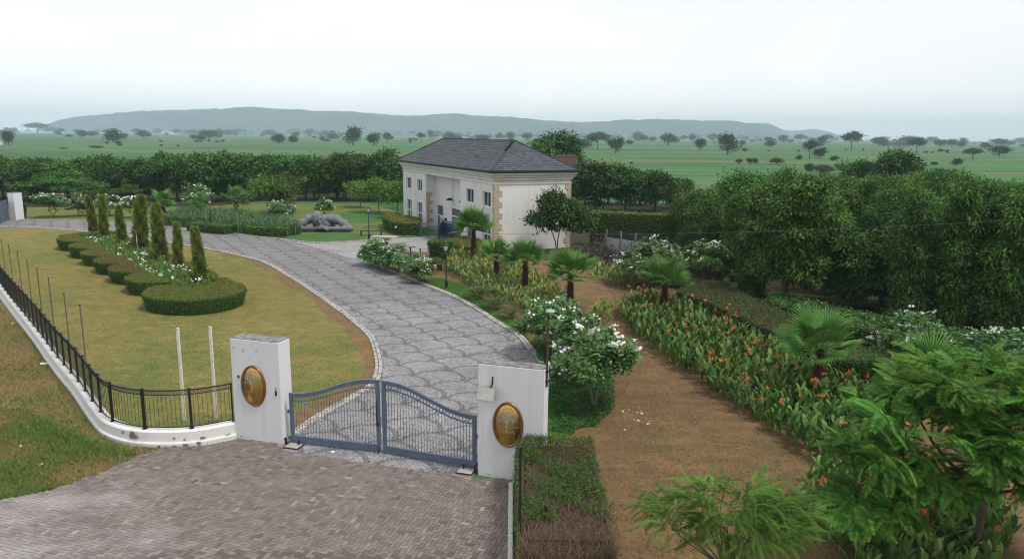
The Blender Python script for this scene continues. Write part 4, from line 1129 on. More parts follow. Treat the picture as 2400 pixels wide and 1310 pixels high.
# ================================================================ STATUE
def statue():
    c = (G(686, 543) + G(826, 543)) / 2
    t0 = math.atan2(*(G(826, 543) - G(686, 543))[[1, 0]])
    import bmesh
    bm = bmesh.new()
    def ell(p, r, rot=(0, 0, 0)):
        m = Matrix.Translation(p) @ Matrix.Rotation(rot[2], 4, 'Z') @ Matrix.Rotation(rot[1], 4, 'Y') @ Matrix.Rotation(rot[0], 4, 'X') @ Matrix.Diagonal((*r, 1))
        bmesh.ops.create_icosphere(bm, subdivisions=3, radius=1, matrix=m)
    def cap(a, b, ra, rb, n=9):
        a, b = Vector(a), Vector(b); n = max(n, int((b - a).length / (min(ra, rb) * .45)) + 1)
        for i in range(n):
            f = i / (n - 1)
            ell(a.lerp(b, f), (ra + (rb - ra) * f,) * 3)
    # trunk and shoulders
    ell((0.0, 1.05, 0.62), (0.92, 0.70, 0.80)); ell((-0.2, 1.5, 0.6), (0.95, 1.0, 0.72)); ell((0.05, 2.1, 0.35), (0.8, .9, .5))
    ell((-0.65, 0.75, 1.08), (0.62, 0.50, 0.40)); ell((0.65, 0.80, 1.04), (0.66, 0.50, 0.40))
    ell((-1.28, 0.62, 1.02), (0.46, 0.42, 0.44)); ell((1.18, 0.66, 0.98), (0.50, 0.42, 0.44))
    ell((0.0, 0.6, 0.55), (0.68, .36, .55))
    # arms
    cap((-1.32, .58, .98), (-2.33, .05, .36), .35, .24); cap((1.28, .60, .94), (2.38, .08, .34), .36, .24)
    ell((-1.75, .35, .74), (.44, .30, .28), (0, .55, 0)); ell((1.8, .36, .70), (.46, .30, .28), (0, -.52, 0))
    cap((-2.38, .0, .27), (-0.55, -.38, .33), .26, .165); cap((2.42, .05, .26), (0.75, -.36, .31), .26, .165)
    ell((-1.85, -.1, .30), (.5, .25, .25), (0, 0, -.2)); ell((1.95, -.05, .29), (.5, .25, .25), (0, 0, .2))
    # hands laid over each other, five fingers each
    ell((-0.22, -.44, .38), (.36, .22, .14), (0, .06, -.15)); ell((0.42, -.44, .36), (.36, .22, .15), (0, .12, .15))
    ell((0.12, -.46, .47), (.32, .20, .12), (0, .1, 0))
    for k in range(4):
        cap((0.05, -.60 + .12 * k, .43 - .02 * k), (0.56 + .05 * (k % 3), -.70 + .12 * k, .18 + .03 * k), .062, .042, 7)
    cap((0.0, -.3, .48), (0.3, -.12, .48), .07, .05, 5)
    for k in range(4):
        cap((0.18, -.56 + .1 * k, .38), (-0.22 - .03 * k, -.62 + .1 * k, .26), .058, .042, 6)
    cap((0.5, -.3, .46), (.28, -.14, .52), .07, .05, 5)
    # head leaning on the hands, chin towards the hands, skull up and to the left
    ax = Vector((0.36, .02, -.90)).normalized()          # crown to chin
    hc = Vector((-0.40, -.12, 1.25))
    ell(hc, (.51, .56, .60)); ell(hc + ax * .22 + Vector((.03, -.03, 0)), (.46, .46, .50)); ell(hc + ax * .55, (.37, .36, .36)); ell(hc + ax * .78, (.25, .25, .22))
    fwd = Vector((0.30, -.92, -.12)); fwd = (fwd - ax * fwd.dot(ax)).normalized(); side = ax.cross(fwd).normalized()
    def f(d, fo, s): return hc + ax * d + fwd * fo + side * s
    cap(f(.14, .47, -.30), f(.12, .52, -.08), .06, .07, 6); cap(f(.14, .47, .30), f(.12, .52, .08), .06, .07, 6)   # brows
    cap(f(.18, .49, 0), f(.50, .58, 0), .055, .085, 8)                                                             # nose
    ell(f(.50, .49, .08), (.055,) * 3); ell(f(.50, .49, -.08), (.055,) * 3)
    ell(f(.27, .41, .19), (.085, .07, .05)); ell(f(.27, .41, -.19), (.085, .07, .05))                               # lids
    cap(f(.66, .34, -.12), f(.66, .34, .12), .045, .045, 7); cap(f(.74, .31, -.1), f(.74, .31, .1), .045, .045, 7)      # lips
    ell(f(.42, .24, .24), (.15,) * 3); ell(f(.42, .24, -.24), (.15,) * 3)                                           # cheeks
    for sg in (-1, 1):
        ell(f(.30, .0, .47 * sg), (.08, .11, .16)); 
    cap(hc + ax * .1 + Vector((0.1, .35, -.1)), (0.0, .85, .95), .33, .42, 6)                                       # neck
    me = bpy.data.meshes.new('statue_raw'); bm.to_mesh(me); bm.free()
    tmp = bpy.data.objects.new('statue_raw', me); COL.objects.link(tmp)
    rm = tmp.modifiers.new('r', 'REMESH'); rm.mode = 'VOXEL'; rm.voxel_size = 0.035
    sm = tmp.modifiers.new('s', 'SMOOTH'); sm.iterations = 16; sm.factor = 0.5
    dg = bpy.context.evaluated_depsgraph_get()
    me2 = bpy.data.meshes.new_from_object(tmp.evaluated_get(dg))
    bpy.data.objects.remove(tmp); bpy.data.meshes.remove(me)
    me2.materials.clear(); me2.materials.append(M['statue'])
    me2.polygons.foreach_set('use_smooth', np.ones(len(me2.polygons), bool))
    t = thing('statue', 'huge grey sculpture of a bald figure resting head and folded arms on the lawn', 'statue', c, t0, scale=1.02)
    link('figure', me2, t)
    obj('base', MD().box((0, .1, .045), (4.9, 1.1, .09)), M['black_metal'], t)
statue()

# ================================================================ STREET FURNITURE
def lamp_post(p, h, label):
    t = thing('lamp_post', label, 'lamp post', p, 0.3, 'black lantern posts along the drive')
    obj('base', MD().lathe([(.0, 0), (.11, 0), (.11, .06), (.085, .10), (.085, .42), (.10, .45), (.06, .50), (.05, .58)], n=10), M['black_metal'], t)
    obj('pole', MD().lathe([(.038, .55), (.034, h * .45), (.05, h * .455), (.05, h * .47), (.032, h * .475), (.026, h - .55), (.06, h - .53), (.06, h - .5), (.03, h - .48)], n=10), M['black_metal'], t)
    l0 = h - .48
    o = obj('lantern', MD().lathe([(.03, l0), (.09, l0 + .03), (.09, l0 + .05)], n=6).lathe([(.19, l0 + .31), (.2, l0 + .335), (.12, l0 + .40), (.05, l0 + .44), (.03, l0 + .48), (.0, l0 + .5)], n=6), M['black_metal'], t)
    md = MD()
    for k in range(6):
        a = 2 * math.pi * k / 6
        md.beam((.09 * math.cos(a), .09 * math.sin(a), l0 + .05), (.175 * math.cos(a), .175 * math.sin(a), l0 + .32), .014, .014)
    obj('lantern_frame', md, M['black_metal'], o)
    obj('glass', MD().lathe([(.075, l0 + .05), (.155, l0 + .31)], n=6), M['lamp_glass'], o)
    return t
lamp_post(G(865, 561), 2.72, 'black lantern post on the lawn between the statue and the house')
lamp_post(G(1046, 676), 2.62, 'black lantern post on the grass strip in front of the pale canna bed')
lp = G(1318, 800); lamp_post(lp, hgt(lp, 683), 'black lantern post rising out of the white flowered frangipani near the gate pillar')
lp = G(496, 543); lamp_post(lp, hgt(lp, 466), 'black lantern post among the strap leaved bed beyond the drive')
# bench with a curved back behind the first lamp
p = G(870, 553)
t = thing('garden_bench', 'black slatted garden bench with a curved green back by the lamp', 'bench', p, 0.05)
for k in range(4): obj('slat', MD().box((0, -.18 + .12 * k, .45), (1.9, .09, .04)), M['black_metal'], t)
for x in (-.85, .85): 
    for y in (-.2, .2): obj('leg', MD().box((x, y, .215), (.06, .06, .43)), M['black_metal'], t)
a = np.linspace(0, math.pi, 13)
obj('backrest', MD().tube(np.c_[.75 * np.cos(a), .24 + 0 * a, .5 + .36 * np.sin(a)], .035, 6).tube(np.c_[.5 * np.cos(a), .24 + 0 * a, .5 + .22 * np.sin(a)], .03, 6), M['pole_green'], t)
for i, (bx_, by_, h, w_) in enumerate([(928, 551, .62, 0), (962, 594, .42, 1), (1009, 600, .5, 1), (985, 592, .3, 2)]):
    p = G(bx_, by_)
    t = thing('bollard_light', ['short black bollard light with a white top by the clipped hedge', 'low black bollard light with a flat head at the edge of the court', 'low black bollard light with a flat head beside the round shrub', 'stubby dark bollard between the two flat headed bollard lights'][i], 'bollard', p, .4)
    obj('stem', MD().box((0, 0, h / 2), (.09, .09, h)), M['black_metal'], t)
    if w_ == 0: obj('lamp_head', MD().box((0, 0, h + .08), (.13, .13, .15)), M['lamp_glass'], t)
    if w_ == 1: obj('lamp_head', MD().box((.12, 0, h + .03), (.5, .12, .06)), M['black_metal'], t)
    obj('foot', MD().box((0, 0, .012), (.18, .18, .024)), M['black_metal'], t)
# pale paving slab by the bench
o = obj('paving_slab', MD().box((*G(902, 556)[:2], .05), (2.2, .9, .06), -.3), M['panel_wall']); o['kind'] = 'structure'
# poles by the near hedge
p = G(1216, 1360); h = hgt(p, 1047)
t = thing('thin_post', 'thin dark grey post standing upright at the left edge of the twiggy hedge', 'post', p)
obj('shaft', MD().tube([(0, 0, 0), (0, 0, h)], .028, 7), M['black_metal'], t); obj('cap', MD().lathe([(.034, h - .04), (.034, h), (0, h + .01)], n=8), M['black_metal'], t)
# concrete panel wall beyond the palms
a, b = G(1420, 590), G(1600, 618)
t = thing('panel_wall', 'grey concrete panel wall with posts and wire mesh behind the frangipani', 'wall', a, math.atan2(b[1] - a[1], b[0] - a[0]))
wl_ = float(np.linalg.norm(b - a)); npn = 5
for k in range(npn):
    w_ = wl_ / npn
    obj('panel', MD().box((w_ * (k + .5), 0, .75), (w_ - .13, .07, .68)), M['panel_wall'], t); obj('panel', MD().box((w_ * (k + .5), 0, .20), (w_ - .13, .07, .4)), M['panel_wall'], t)
for k in range(npn + 1): obj('post', MD().box((wl_ / npn * k, 0, .85), (.12, .12, 1.7)), M['concrete'], t)
md = MD()
for z in np.arange(1.15, 1.7, .09): md.beam((0, 0, z), (wl_, 0, z), .006, .006)
for x in np.arange(.1, wl_, .12): md.beam((x, 0, 1.1), (x, 0, 1.68), .005, .005)
obj('wire_mesh', md, M['grey_metal'], t, kind='stuff')
# overhead cable
a = np.array([3.5, 47, 3.6]); 
pts = []
for k in range(25):
    f_ = k / 24; x = -100 + 1240 + (2560 - 1140) * f_
    y0 = 548 - 4 * f_ - 40 * f_ ** 1.6; d_ = 46 - 22 * f_
    r_ = ray(x, y0 + 8 * math.sin(math.pi * f_)); pts.append(_C + r_ / r_[1] * d_)
o = obj('overhead_cable', MD().tube(pts, .008, 5), M['grey_metal']); tag(o, 'thin cable sagging across the trees from the house to the far edge', 'cable')
# brick block behind the roof
p = G(1322, 480)
t = thing('brick_tank', 'low red brick parapet showing behind the slope of the roof', 'brick wall', (p[0], p[1], 0), .3)
hh = hgt(p, 366)
obj('wall', MD().box((0, 0, hh / 2), (2.9, 1.4, hh)), M['brick'], t); obj('coping', MD().box((0, 0, hh + .03), (3.0, 1.5, .06)), M['brick'], t)
# litter on the verge
for i, (x, y, w_, l_, mt, lb, ct) in enumerate([(123, 973, .06, .34, 'bark_pale', 'flat brown plank lying on the dry verge', 'plank'), (100, 855, .18, .3, 'paper', 'crumpled white rag on the verge below the wall', 'rag'), (110, 852, .06, .32, 'bark', 'dark stick beside the crumpled white rag', 'stick'), (64, 1003, .07, .09, 'paper', 'small white paper scrap on the rough grass', 'litter'), (48, 1048, .06, .06, 'paper', 'tiny white scrap on green grass near the picture edge', 'litter'), (97, 1091, .07, .13, 'paper', 'white paper strip on green grass above the pavers', 'litter'), (180, 1052, .05, .07, 'paper', 'white scrap on dry grass left of the plinth wall', 'litter'), (4, 1108, .05, .4, 'bark', 'dark broken stick on the grass by the pavers', 'stick'), (30, 760, .1, .12, 'paper', 'white scrap on the dry verge beside the far wall', 'litter'), (780, 1062, .07, .12, 'paper', 'white scrap on the cobbles in front of the gate', 'litter'), (1206, 1131, .06, .1, 'paper', 'white scrap at the foot of the pillar by the hedge', 'litter')]):
    p = G(x, y); md = MD()
    if ct == 'rag':
        for k in range(6): md.box((random.gauss(0, .08), random.gauss(0, .06), .04), (random.uniform(.08, .16), random.uniform(.06, .12), .05), random.uniform(0, 3), taper=.5)
    else: md.box((0, 0, .02), (l_, w_, .03), taper=.85)
    o = obj({'plank': 'plank', 'rag': 'rag', 'stick': 'stick'}.get(ct, 'paper_scrap'), md, M[mt], loc=(p[0], p[1], .02), rot=(0, random.uniform(-.1, .1), random.uniform(-.6, .9)))
    tag(o, lb, ct)

# ================================================================ FOLIAGE BUILDERS
def rand_dir(r, n): return unit(r.normal(0, 1, (n, 3)))
def leaf_quads(md, c, d, nrm, l, w, tint, m=0):
    """one pointed leaf per row: base c, direction d, face normal nrm"""
    d = unit(d); s = unit(np.cross(d, nrm)); u = np.cross(s, d)
    l = np.asarray(l)[..., None]; w = np.asarray(w)[..., None]
    V = np.stack([c, c + d * l * .45 + s * w / 2 + u * l * .04, c + d * l, c + d * l * .45 - s * w / 2 + u * l * .04], 1).reshape(-1, 3)
    md.add(V, np.arange(len(c) * 4).reshape(-1, 4), tint=np.clip(tint, 0, 1), m=m)
def clumps(md, r, lobes, n_clump, per, cr, l, w, droop=0.3, shell=.55, flat=.7, m=0, tvar=.28, lvar=.14, tb=.42, zmin=None):
    """leaf clumps through the volume of ellipsoid lobes; returns clump centres"""
    lobes = np.asarray(lobes, float)
    vol = lobes[:, 3] * lobes[:, 4] * lobes[:, 5]
    pick = r.choice(len(lobes), n_clump, p=vol ** .8 / (vol ** .8).sum())
    dirs = rand_dir(r, n_clump); dirs[:, 2] = np.where((dirs[:, 2] < -.3) & (r.random(n_clump) < .5), -dirs[:, 2], dirs[:, 2])
    rad = shell + (1 - shell) * r.random(n_clump) ** .6
    cc = lobes[pick, :3] + dirs * rad[:, None] * lobes[pick, 3:]
    if zmin is not None: cc[:, 2] = np.maximum(cc[:, 2], zmin)
    ct = np.clip(tb + r.normal(0, tvar, n_clump), 0, 1)
    sz = .6 + .8 * r.random(n_clump)
    idx = np.repeat(np.arange(n_clump), per); n = len(idx)
    off = r.normal(0, 1, (n, 3)) * np.array([1, 1, flat]) * cr * .5 * sz[idx][:, None]
    c = cc[idx] + off
    out = unit(c - lobes[pick[idx], :3])
    d = unit(unit(off) * .8 + out * .5 + r.normal(0, .5, (n, 3)) + np.array([0, 0, -droop]))
    nn = unit(unit(off) * .8 + out * .35 + np.array([0, 0, .45]) + r.normal(0, .35, (n, 3)))
    leaf_quads(md, c, d, nn, l * (.6 + .8 * r.random(n)), w * (.7 + .6 * r.random(n)), ct[idx] + r.normal(0, lvar, n), m)
    return cc
def trunk_md(r, h, r0, targets, fork=.45, lean=(0, 0), m=0, n=7, stems=1):
    md = MD()
    for s_ in range(stems):
        a = 2 * math.pi * s_ / max(1, stems) + r.random(); sp_ = 0.12 * h if stems > 1 else 0
        ln = np.array([lean[0] + sp_ * math.cos(a), lean[1] + sp_ * math.sin(a)])
        top = np.array([ln[0], ln[1], h * fork])
        pts = [np.array([0.02 * math.cos(a) * (stems > 1), 0, -.05]), np.array([ln[0] * .3, ln[1] * .3 + r.normal(0, .01 * h), h * fork * .5]), top]
        md.tube(catmull(pts, 4), np.linspace(r0 * (1.25 if stems == 1 else .8), r0 * .7, 9), n, cap=True, m=m)
        for k, q in enumerate(targets):
            if k % stems != s_: continue
            q = np.asarray(q); mid = (top + q) / 2 + r.normal(0, .04 * h, 3)
            md.tube(catmull([top - (0, 0, .02), mid, q], 3), np.linspace(r0 * .55, r0 * .12, 7), 5, cap=False, m=m)
    return md
def tree_spec(seed, h, lobes, n_clump, per, cr, l, w, leaf, bark='bark', r0=.12, fork=.4, limbs=9, stems=1, **k):
    r = np.random.default_rng(seed)
    md = MD(); cc = clumps(md, r, lobes, n_clump, per, cr, l, w, **k)
    tg = cc[r.choice(len(cc), min(limbs, len(cc)), replace=False)]
    return [('trunk', mesh_of('trunk', trunk_md(r, h, r0, tg, fork, stems=stems), M[bark], True), None, []), ('crown', mesh_of('crown', md, M[leaf]), 'stuff', [])]
def plant(spec, name, label, cat, p, rz=0, sc=1.0, group=None):
    t = thing(name, label, cat, (p[0], p[1], p[2] if len(p) > 2 else 0), rz, group, sc)
    kids(t, spec)
    return t
rg = np.random.default_rng(21)
def blob_lobes(seed, h, w, n, z0=.25, top=1.0, tall=.3):
    r = np.random.default_rng(seed); out = []
    for k in range(n):
        a = 2 * math.pi * k / n + r.normal(0, .4); f = r.uniform(.2, .62) * w / 2
        z = h * (z0 + (top - z0) * r.uniform(.2, .78)); s = w * r.uniform(.22, .34)
        out.append((f * math.cos(a), f * math.sin(a), z, s, s, h * tall * r.uniform(.6, .95)))
    out.append((0, 0, h * (z0 + (top - z0) * .5), w * .32, w * .32, h * (top - z0) * .45))
    return out

ONES = 'first second third fourth fifth sixth seventh eighth ninth tenth eleventh twelfth thirteenth fourteenth fifteenth sixteenth seventeenth eighteenth nineteenth twentieth twenty-first twenty-second twenty-third twenty-fourth twenty-fifth twenty-sixth twenty-seventh twenty-eighth'.split()
def ordw(x, xs_all, lo=0, hi=2400):
    v = sorted(q for q in xs_all if lo <= q <= hi)
    return ONES[v.index(x)] if x in v else None
# ---- belt of bushy trees behind the garden (left)
belt = [tree_spec(100 + k, 6, blob_lobes(k, 6, 5.0, 10, .12, 1.0, .22), 190, 38, .62, .36, .16, 'leaf_dark' if k < 4 else 'leaf_mid', zmin=.4, r0=.13, shell=.6, limbs=6) for k in range(6)]
xs = np.arange(-70, 960, 37.0)
g = 'belt of bushy trees behind the lawn'
for i, x in enumerate(xs):
    p = G(x + rg.normal(0, 8), 471 - .012 * (x < 200) * (200 - x) + rg.normal(0, 2)); h = hgt(p, 366 + rg.normal(0, 7) + (8 if x < 380 else 0))
    plant(belt[rg.integers(6)], 'bushy_tree', ('dark green tree of the belt behind the lawn, %s in the front row from left' % ordw(x, xs)) if ordw(x, xs) else 'dark green bushy tree of the belt beyond the left picture edge', 'tree', p, rg.random() * 6.28, (h / 6 * rg.uniform(.95, 1.2),) * 2 + (h / 6,), g)
for i, x in enumerate(np.arange(-80, 900, 46.0)):
    p = G(x + rg.normal(0, 10), 447 + rg.normal(0, 2)); h = hgt(p, 366 + rg.normal(0, 6))
    if h > 2: plant(belt[rg.integers(6)], 'bushy_tree', 'dark green bushy tree in the back of the belt, only its top showing', 'tree', p, rg.random() * 6.28, (h / 6 * 1.1,) * 2 + (h / 6,), g)
# layered feathery trees in front of the belt
def layered(seed, leaf):
    r = np.random.default_rng(seed); lobes = []
    for k in range(11):
        a = r.random() * 6.28; f = r.uniform(.3, 2.4)
        lobes.append((f * math.cos(a), f * math.sin(a), 2.0 + 2.6 * r.random() * (1 - f / 4), 1.3, 1.3, .16))
    return tree_spec(seed, 4.6, lobes, 130, 40, .7, .34, .11, leaf, r0=.12, fork=.4, flat=.25, droop=.25, shell=.2)
lay = [layered(7, 'leaf_mid'), layered(8, 'leaf_mid')]
for x, by, ty, k, lab in [(165, 478, 388, 0, 'feathery tree with spreading layered boughs above the left frangipanis'), (215, 486, 415, 1, 'low feathery tree with flat layered boughs behind the rear cypresses'), (300, 484, 425, 0, 'spreading light feathery tree just left of the small fan palms'), (110, 476, 395, 1, 'feathery layered tree behind the far white pillar')]:
    p = G(x, by); h = hgt(p, ty); plant(lay[k], 'layered_tree', lab, 'tree', p, x * .1, h / 4.6)
# garden trees
light = [tree_spec(300 + k, 4.2, blob_lobes(50 + k, 4.2, 4.4, 7, .38, 1.0, .2), 120, 40, .62, .27, .12, 'leaf_bright', 'bark_pale', r0=.07, fork=.36, limbs=9) for k in range(2)]
olive = tree_spec(310, 4.6, blob_lobes(60, 4.6, 4.2, 8, .3, 1.0, .26), 140, 40, .6, .3, .12, 'leaf_olive', 'bark_pale', r0=.08)
for x, by, ty, sp_, lab in [(628, 503, 414, light[0], 'rounded bright green tree beside the olive toned tree on the lawn'), (672, 500, 408, olive, 'olive toned fluffy tree standing behind the white flowered shrub'), (845, 487, 424, light[1], 'light green young tree farthest left of the three near the house'), (888, 500, 420, light[0], 'light green young tree with a thin bare trunk, middle of three near the house'), (933, 503, 423, light[1], 'light green young tree closest to the white house front'), (908, 470, 345, belt[1], 'tall dark tree at the far end of the slate roof'), (895, 472, 365, belt[2], 'dark bushy tree left of the far roof end')]:
    p = G(x, by); h = hgt(p, ty); plant(sp_, 'garden_tree', lab, 'tree', p, x * .13, h / (4.2 if sp_ in light else 4.6 if sp_ is olive else 6))
# ---- trees at the right of the house and the wood on the right
glossy = tree_spec(400, 5, [(-.3, 0, 3.9, 1.1, 1.0, .8), (1.0, .2, 3.2, 1.3, 1.1, .9), (-1.3, .2, 2.6, 1.0, .9, .6), (.2, -.4, 2.9, 1.4, 1.0, .8), (2.2, .3, 2.5, 1.0, 1.0, .9), (-.1, 0, 4.6, .5, .5, .4)], 260, 42, .42, .25, .12, 'leaf_dark', r0=.06, fork=.42, limbs=14, stems=2, droop=.5)
p = G(1305, 597); plant(glossy, 'glossy_tree', 'dark glossy tree in front of the blank white end wall of the house', 'tree', p, .2, hgt(p, 446) / 5.0)
for x, by, ty, k in [(1395, 500, 377, 0), (1465, 498, 388, 3), (1535, 497, 395, 1), (1580, 490, 412, 2), (1425, 480, 380, 2), (1500, 482, 398, 4), (1350, 490, 400, 5)]:
    p = G(x, by); h = hgt(p, ty); plant(belt[k], 'bushy_tree', 'dense dark tree in the clump just right of the house roof, %s from the left' % ordw(x, [1395, 1465, 1535, 1580, 1425, 1500, 1350]), 'tree', p, x * .3, (h / 6 * 1.15,) * 2 + (h / 6,), 'clump of trees right of the house')
def big_tree(seed, h, w, leaf, zlow=.25, nc=640, per=46):
    r = np.random.default_rng(seed); lobes = []
    for k in range(16):
        a = k * 2.4; z = zlow + (1 - zlow) * ((k + .5) / 16); f = w * .34 * math.sin(math.pi * min(1, .28 + .72 * (1 - z))) * r.uniform(.7, 1.1)
        s = w * r.uniform(.16, .23); lobes.append((f * math.cos(a), f * math.sin(a), z * h * .93, s, s, s * .62))
    lobes.append((0, 0, h * .6, w * .25, w * .25, h * .3))
    return tree_spec(seed, h, lobes, nc, per, .38, .24, .08, leaf, r0=.10, fork=.35, limbs=16, droop=.75, flat=.55, shell=.5, stems=2)
wood = [tree_spec(440 + k, 6, blob_lobes(140 + k, 6, 5.0, 11, .10, 1.0, .20), 330, 46, .52, .25, .10, 'leaf_dark' if k == 1 else 'leaf_mid', zmin=.3, r0=.12, shell=.72, limbs=8, tvar=.26, droop=.5) for k in range(4)]
neem = [big_tree(500, 6.6, 5.0, 'leaf_mid'), big_tree(501, 4.4, 4.6, 'leaf_dark')]
p = G(1838, 716); plant(neem[0], 'drooping_tree', 'tall pale green tree with drooping sprays at the middle of the wood edge', 'tree', p, .4, hgt(p, 428) / 6.4)
p = G(2008, 727); plant(neem[1], 'drooping_tree', 'shorter dark drooping tree with pale forked stems beside the tall pale tree', 'tree', p, 1.4, hgt(p, 545) / 4.3)
def column_tree(seed, leaf):
    r = np.random.default_rng(seed); lobes = []
    for k in range(12):
        z = .06 + .88 * k / 11; a = k * 2.4; f = .5 * math.sin(math.pi * (.2 + .75 * (1 - z)))
        lobes.append((f * math.cos(a), f * math.sin(a), z * 5.6, .75 * (1.1 - .55 * z), .75 * (1.1 - .55 * z), .6))
    return tree_spec(seed, 5.6, lobes, 460, 44, .36, .24, .07, leaf, r0=.08, fork=.5, limbs=10, droop=.7, shell=.5, zmin=.25)
colt = [column_tree(520, 'leaf_dark'), column_tree(521, 'leaf_mid'), column_tree(522, 'leaf_mid')]
g = 'columnar trees in the wood on the right'
CX = [q[0] for q in [(2120, 762, 482), (2170, 745, 500), (2225, 770, 468), (2290, 775, 478), (2345, 790, 476), (2410, 800, 490), (2470, 815, 480), (2540, 820, 480), (2090, 715, 500), (2270, 745, 470), (2385, 760, 480), (1955, 690, 470), (1760, 690, 470), (1720, 655, 452), (2620, 830, 480), (2690, 850, 480)]]
for i, (x, by, ty) in enumerate([(2120, 762, 482), (2170, 745, 500), (2225, 770, 468), (2290, 775, 478), (2345, 790, 476), (2410, 800, 490), (2470, 815, 480), (2540, 820, 480), (2090, 715, 500), (2270, 745, 470), (2385, 760, 480), (1955, 690, 470), (1760, 690, 470), (1720, 655, 452), (2620, 830, 480), (2690, 850, 480)]):
    p = G(x, by); h = hgt(p, ty); s_ = h / 5.5
    plant(colt[i % 3], 'columnar_tree', ('dense columnar tree with weeping sprays at the right wood front, %s from the left' % ordw(x, CX)) if ordw(x, CX) else 'dense columnar tree of the wood beyond the right picture edge', 'tree', p, i * 1.3, (s_ * (.78 + .2 * (i % 3 == 1)), s_ * (.78 + .2 * (i % 4 == 2)), s_ * (1, .9, 1.07, .95, 1.03)[i % 5]), g)
g = 'rounded trees deeper in the wood on the right'
RX = [q[0] for q in [(1625, 618, 436), (1665, 610, 415), (1710, 603, 408), (1755, 600, 396), (1650, 640, 470), (1790, 640, 440), (1880, 630, 425), (1925, 615, 420), (1985, 625, 440), (2040, 640, 455), (2100, 640, 452), (2160, 620, 440), (2210, 645, 440), (2260, 630, 445), (2320, 650, 450), (2385, 640, 452), (2450, 660, 450), (2530, 660, 450), (1830, 600, 402), (1600, 590, 460), (2610, 670, 450)]]
for i, (x, by, ty) in enumerate([(1625, 618, 436), (1665, 610, 415), (1710, 603, 408), (1755, 600, 396), (1650, 640, 470), (1790, 640, 440), (1880, 630, 425), (1925, 615, 420), (1985, 625, 440), (2040, 640, 455), (2100, 640, 452), (2160, 620, 440), (2210, 645, 440), (2260, 630, 445), (2320, 650, 450), (2385, 640, 452), (2450, 660, 450), (2530, 660, 450), (1830, 600, 402), (1600, 590, 460), (2610, 670, 450)]):
    p = G(x, by); h = hgt(p, ty); s_ = h / 6
    plant(wood[(i * 3 + i // 4) % 4], 'rounded_tree', ('rounded leafy tree deeper in the right wood, %s of them from the left' % ordw(x, RX)) if ordw(x, RX) else 'rounded leafy tree deep in the wood beyond the right picture edge', 'tree', p, i * 1.7, (s_ * (.70 + .12 * (i % 3)), s_ * (.70 + .12 * (i % 3)), s_ * (1.0, .9, 1.08, .95)[i % 4]), g)
g = 'pale flowering trees along the field edge'
flowery = [tree_spec(540 + k, 5, blob_lobes(90 + k, 5, 5.2, 9, .15, 1.0, .24), 190, 36, .7, .33, .13, 'leaf_mid' if k else 'leaf_bright', zmin=.3, tb=.4) for k in range(2)]
EX = [q[0] for q in [(1790, 520, 398), (1840, 512, 405), (1905, 520, 432), (1945, 515, 412), (2000, 510, 405), (2060, 515, 412), (2150, 512, 392), (2205, 515, 398), (2265, 520, 402), (2330, 500, 425), (2395, 505, 413), (2460, 505, 420), (2110, 518, 410), (2300, 515, 440), (1730, 525, 420)]]
for i, (x, by, ty) in enumerate([(1790, 520, 398), (1840, 512, 405), (1905, 520, 432), (1945, 515, 412), (2000, 510, 405), (2060, 515, 412), (2150, 512, 392), (2205, 515, 398), (2265, 520, 402), (2330, 500, 425), (2395, 505, 413), (2460, 505, 420), (2110, 518, 410), (2300, 515, 440), (1730, 525, 420)]):
    p = G(x, by); h = hgt(p, ty); s_ = h / 5
    plant(flowery[i % 2], 'field_edge_tree', ('fluffy pale green tree along the field edge right of the house, %s from the left' % ordw(x, EX)) if ordw(x, EX) else 'fluffy pale green tree of the field edge beyond the right picture edge', 'tree', p, i * 2.1, (s_, s_, s_), g)
p = G(2010, 470); plant(belt[0], 'bushy_tree', 'dark rounded tree left of the tallest dark tree at the field edge', 'tree', p, 0, hgt(p, 373) / 6)
p = G(2088, 478); plant(belt[3], 'bushy_tree', 'tallest dark bushy tree standing at the field edge on the right', 'tree', p, 1, hgt(p, 350) / 6)
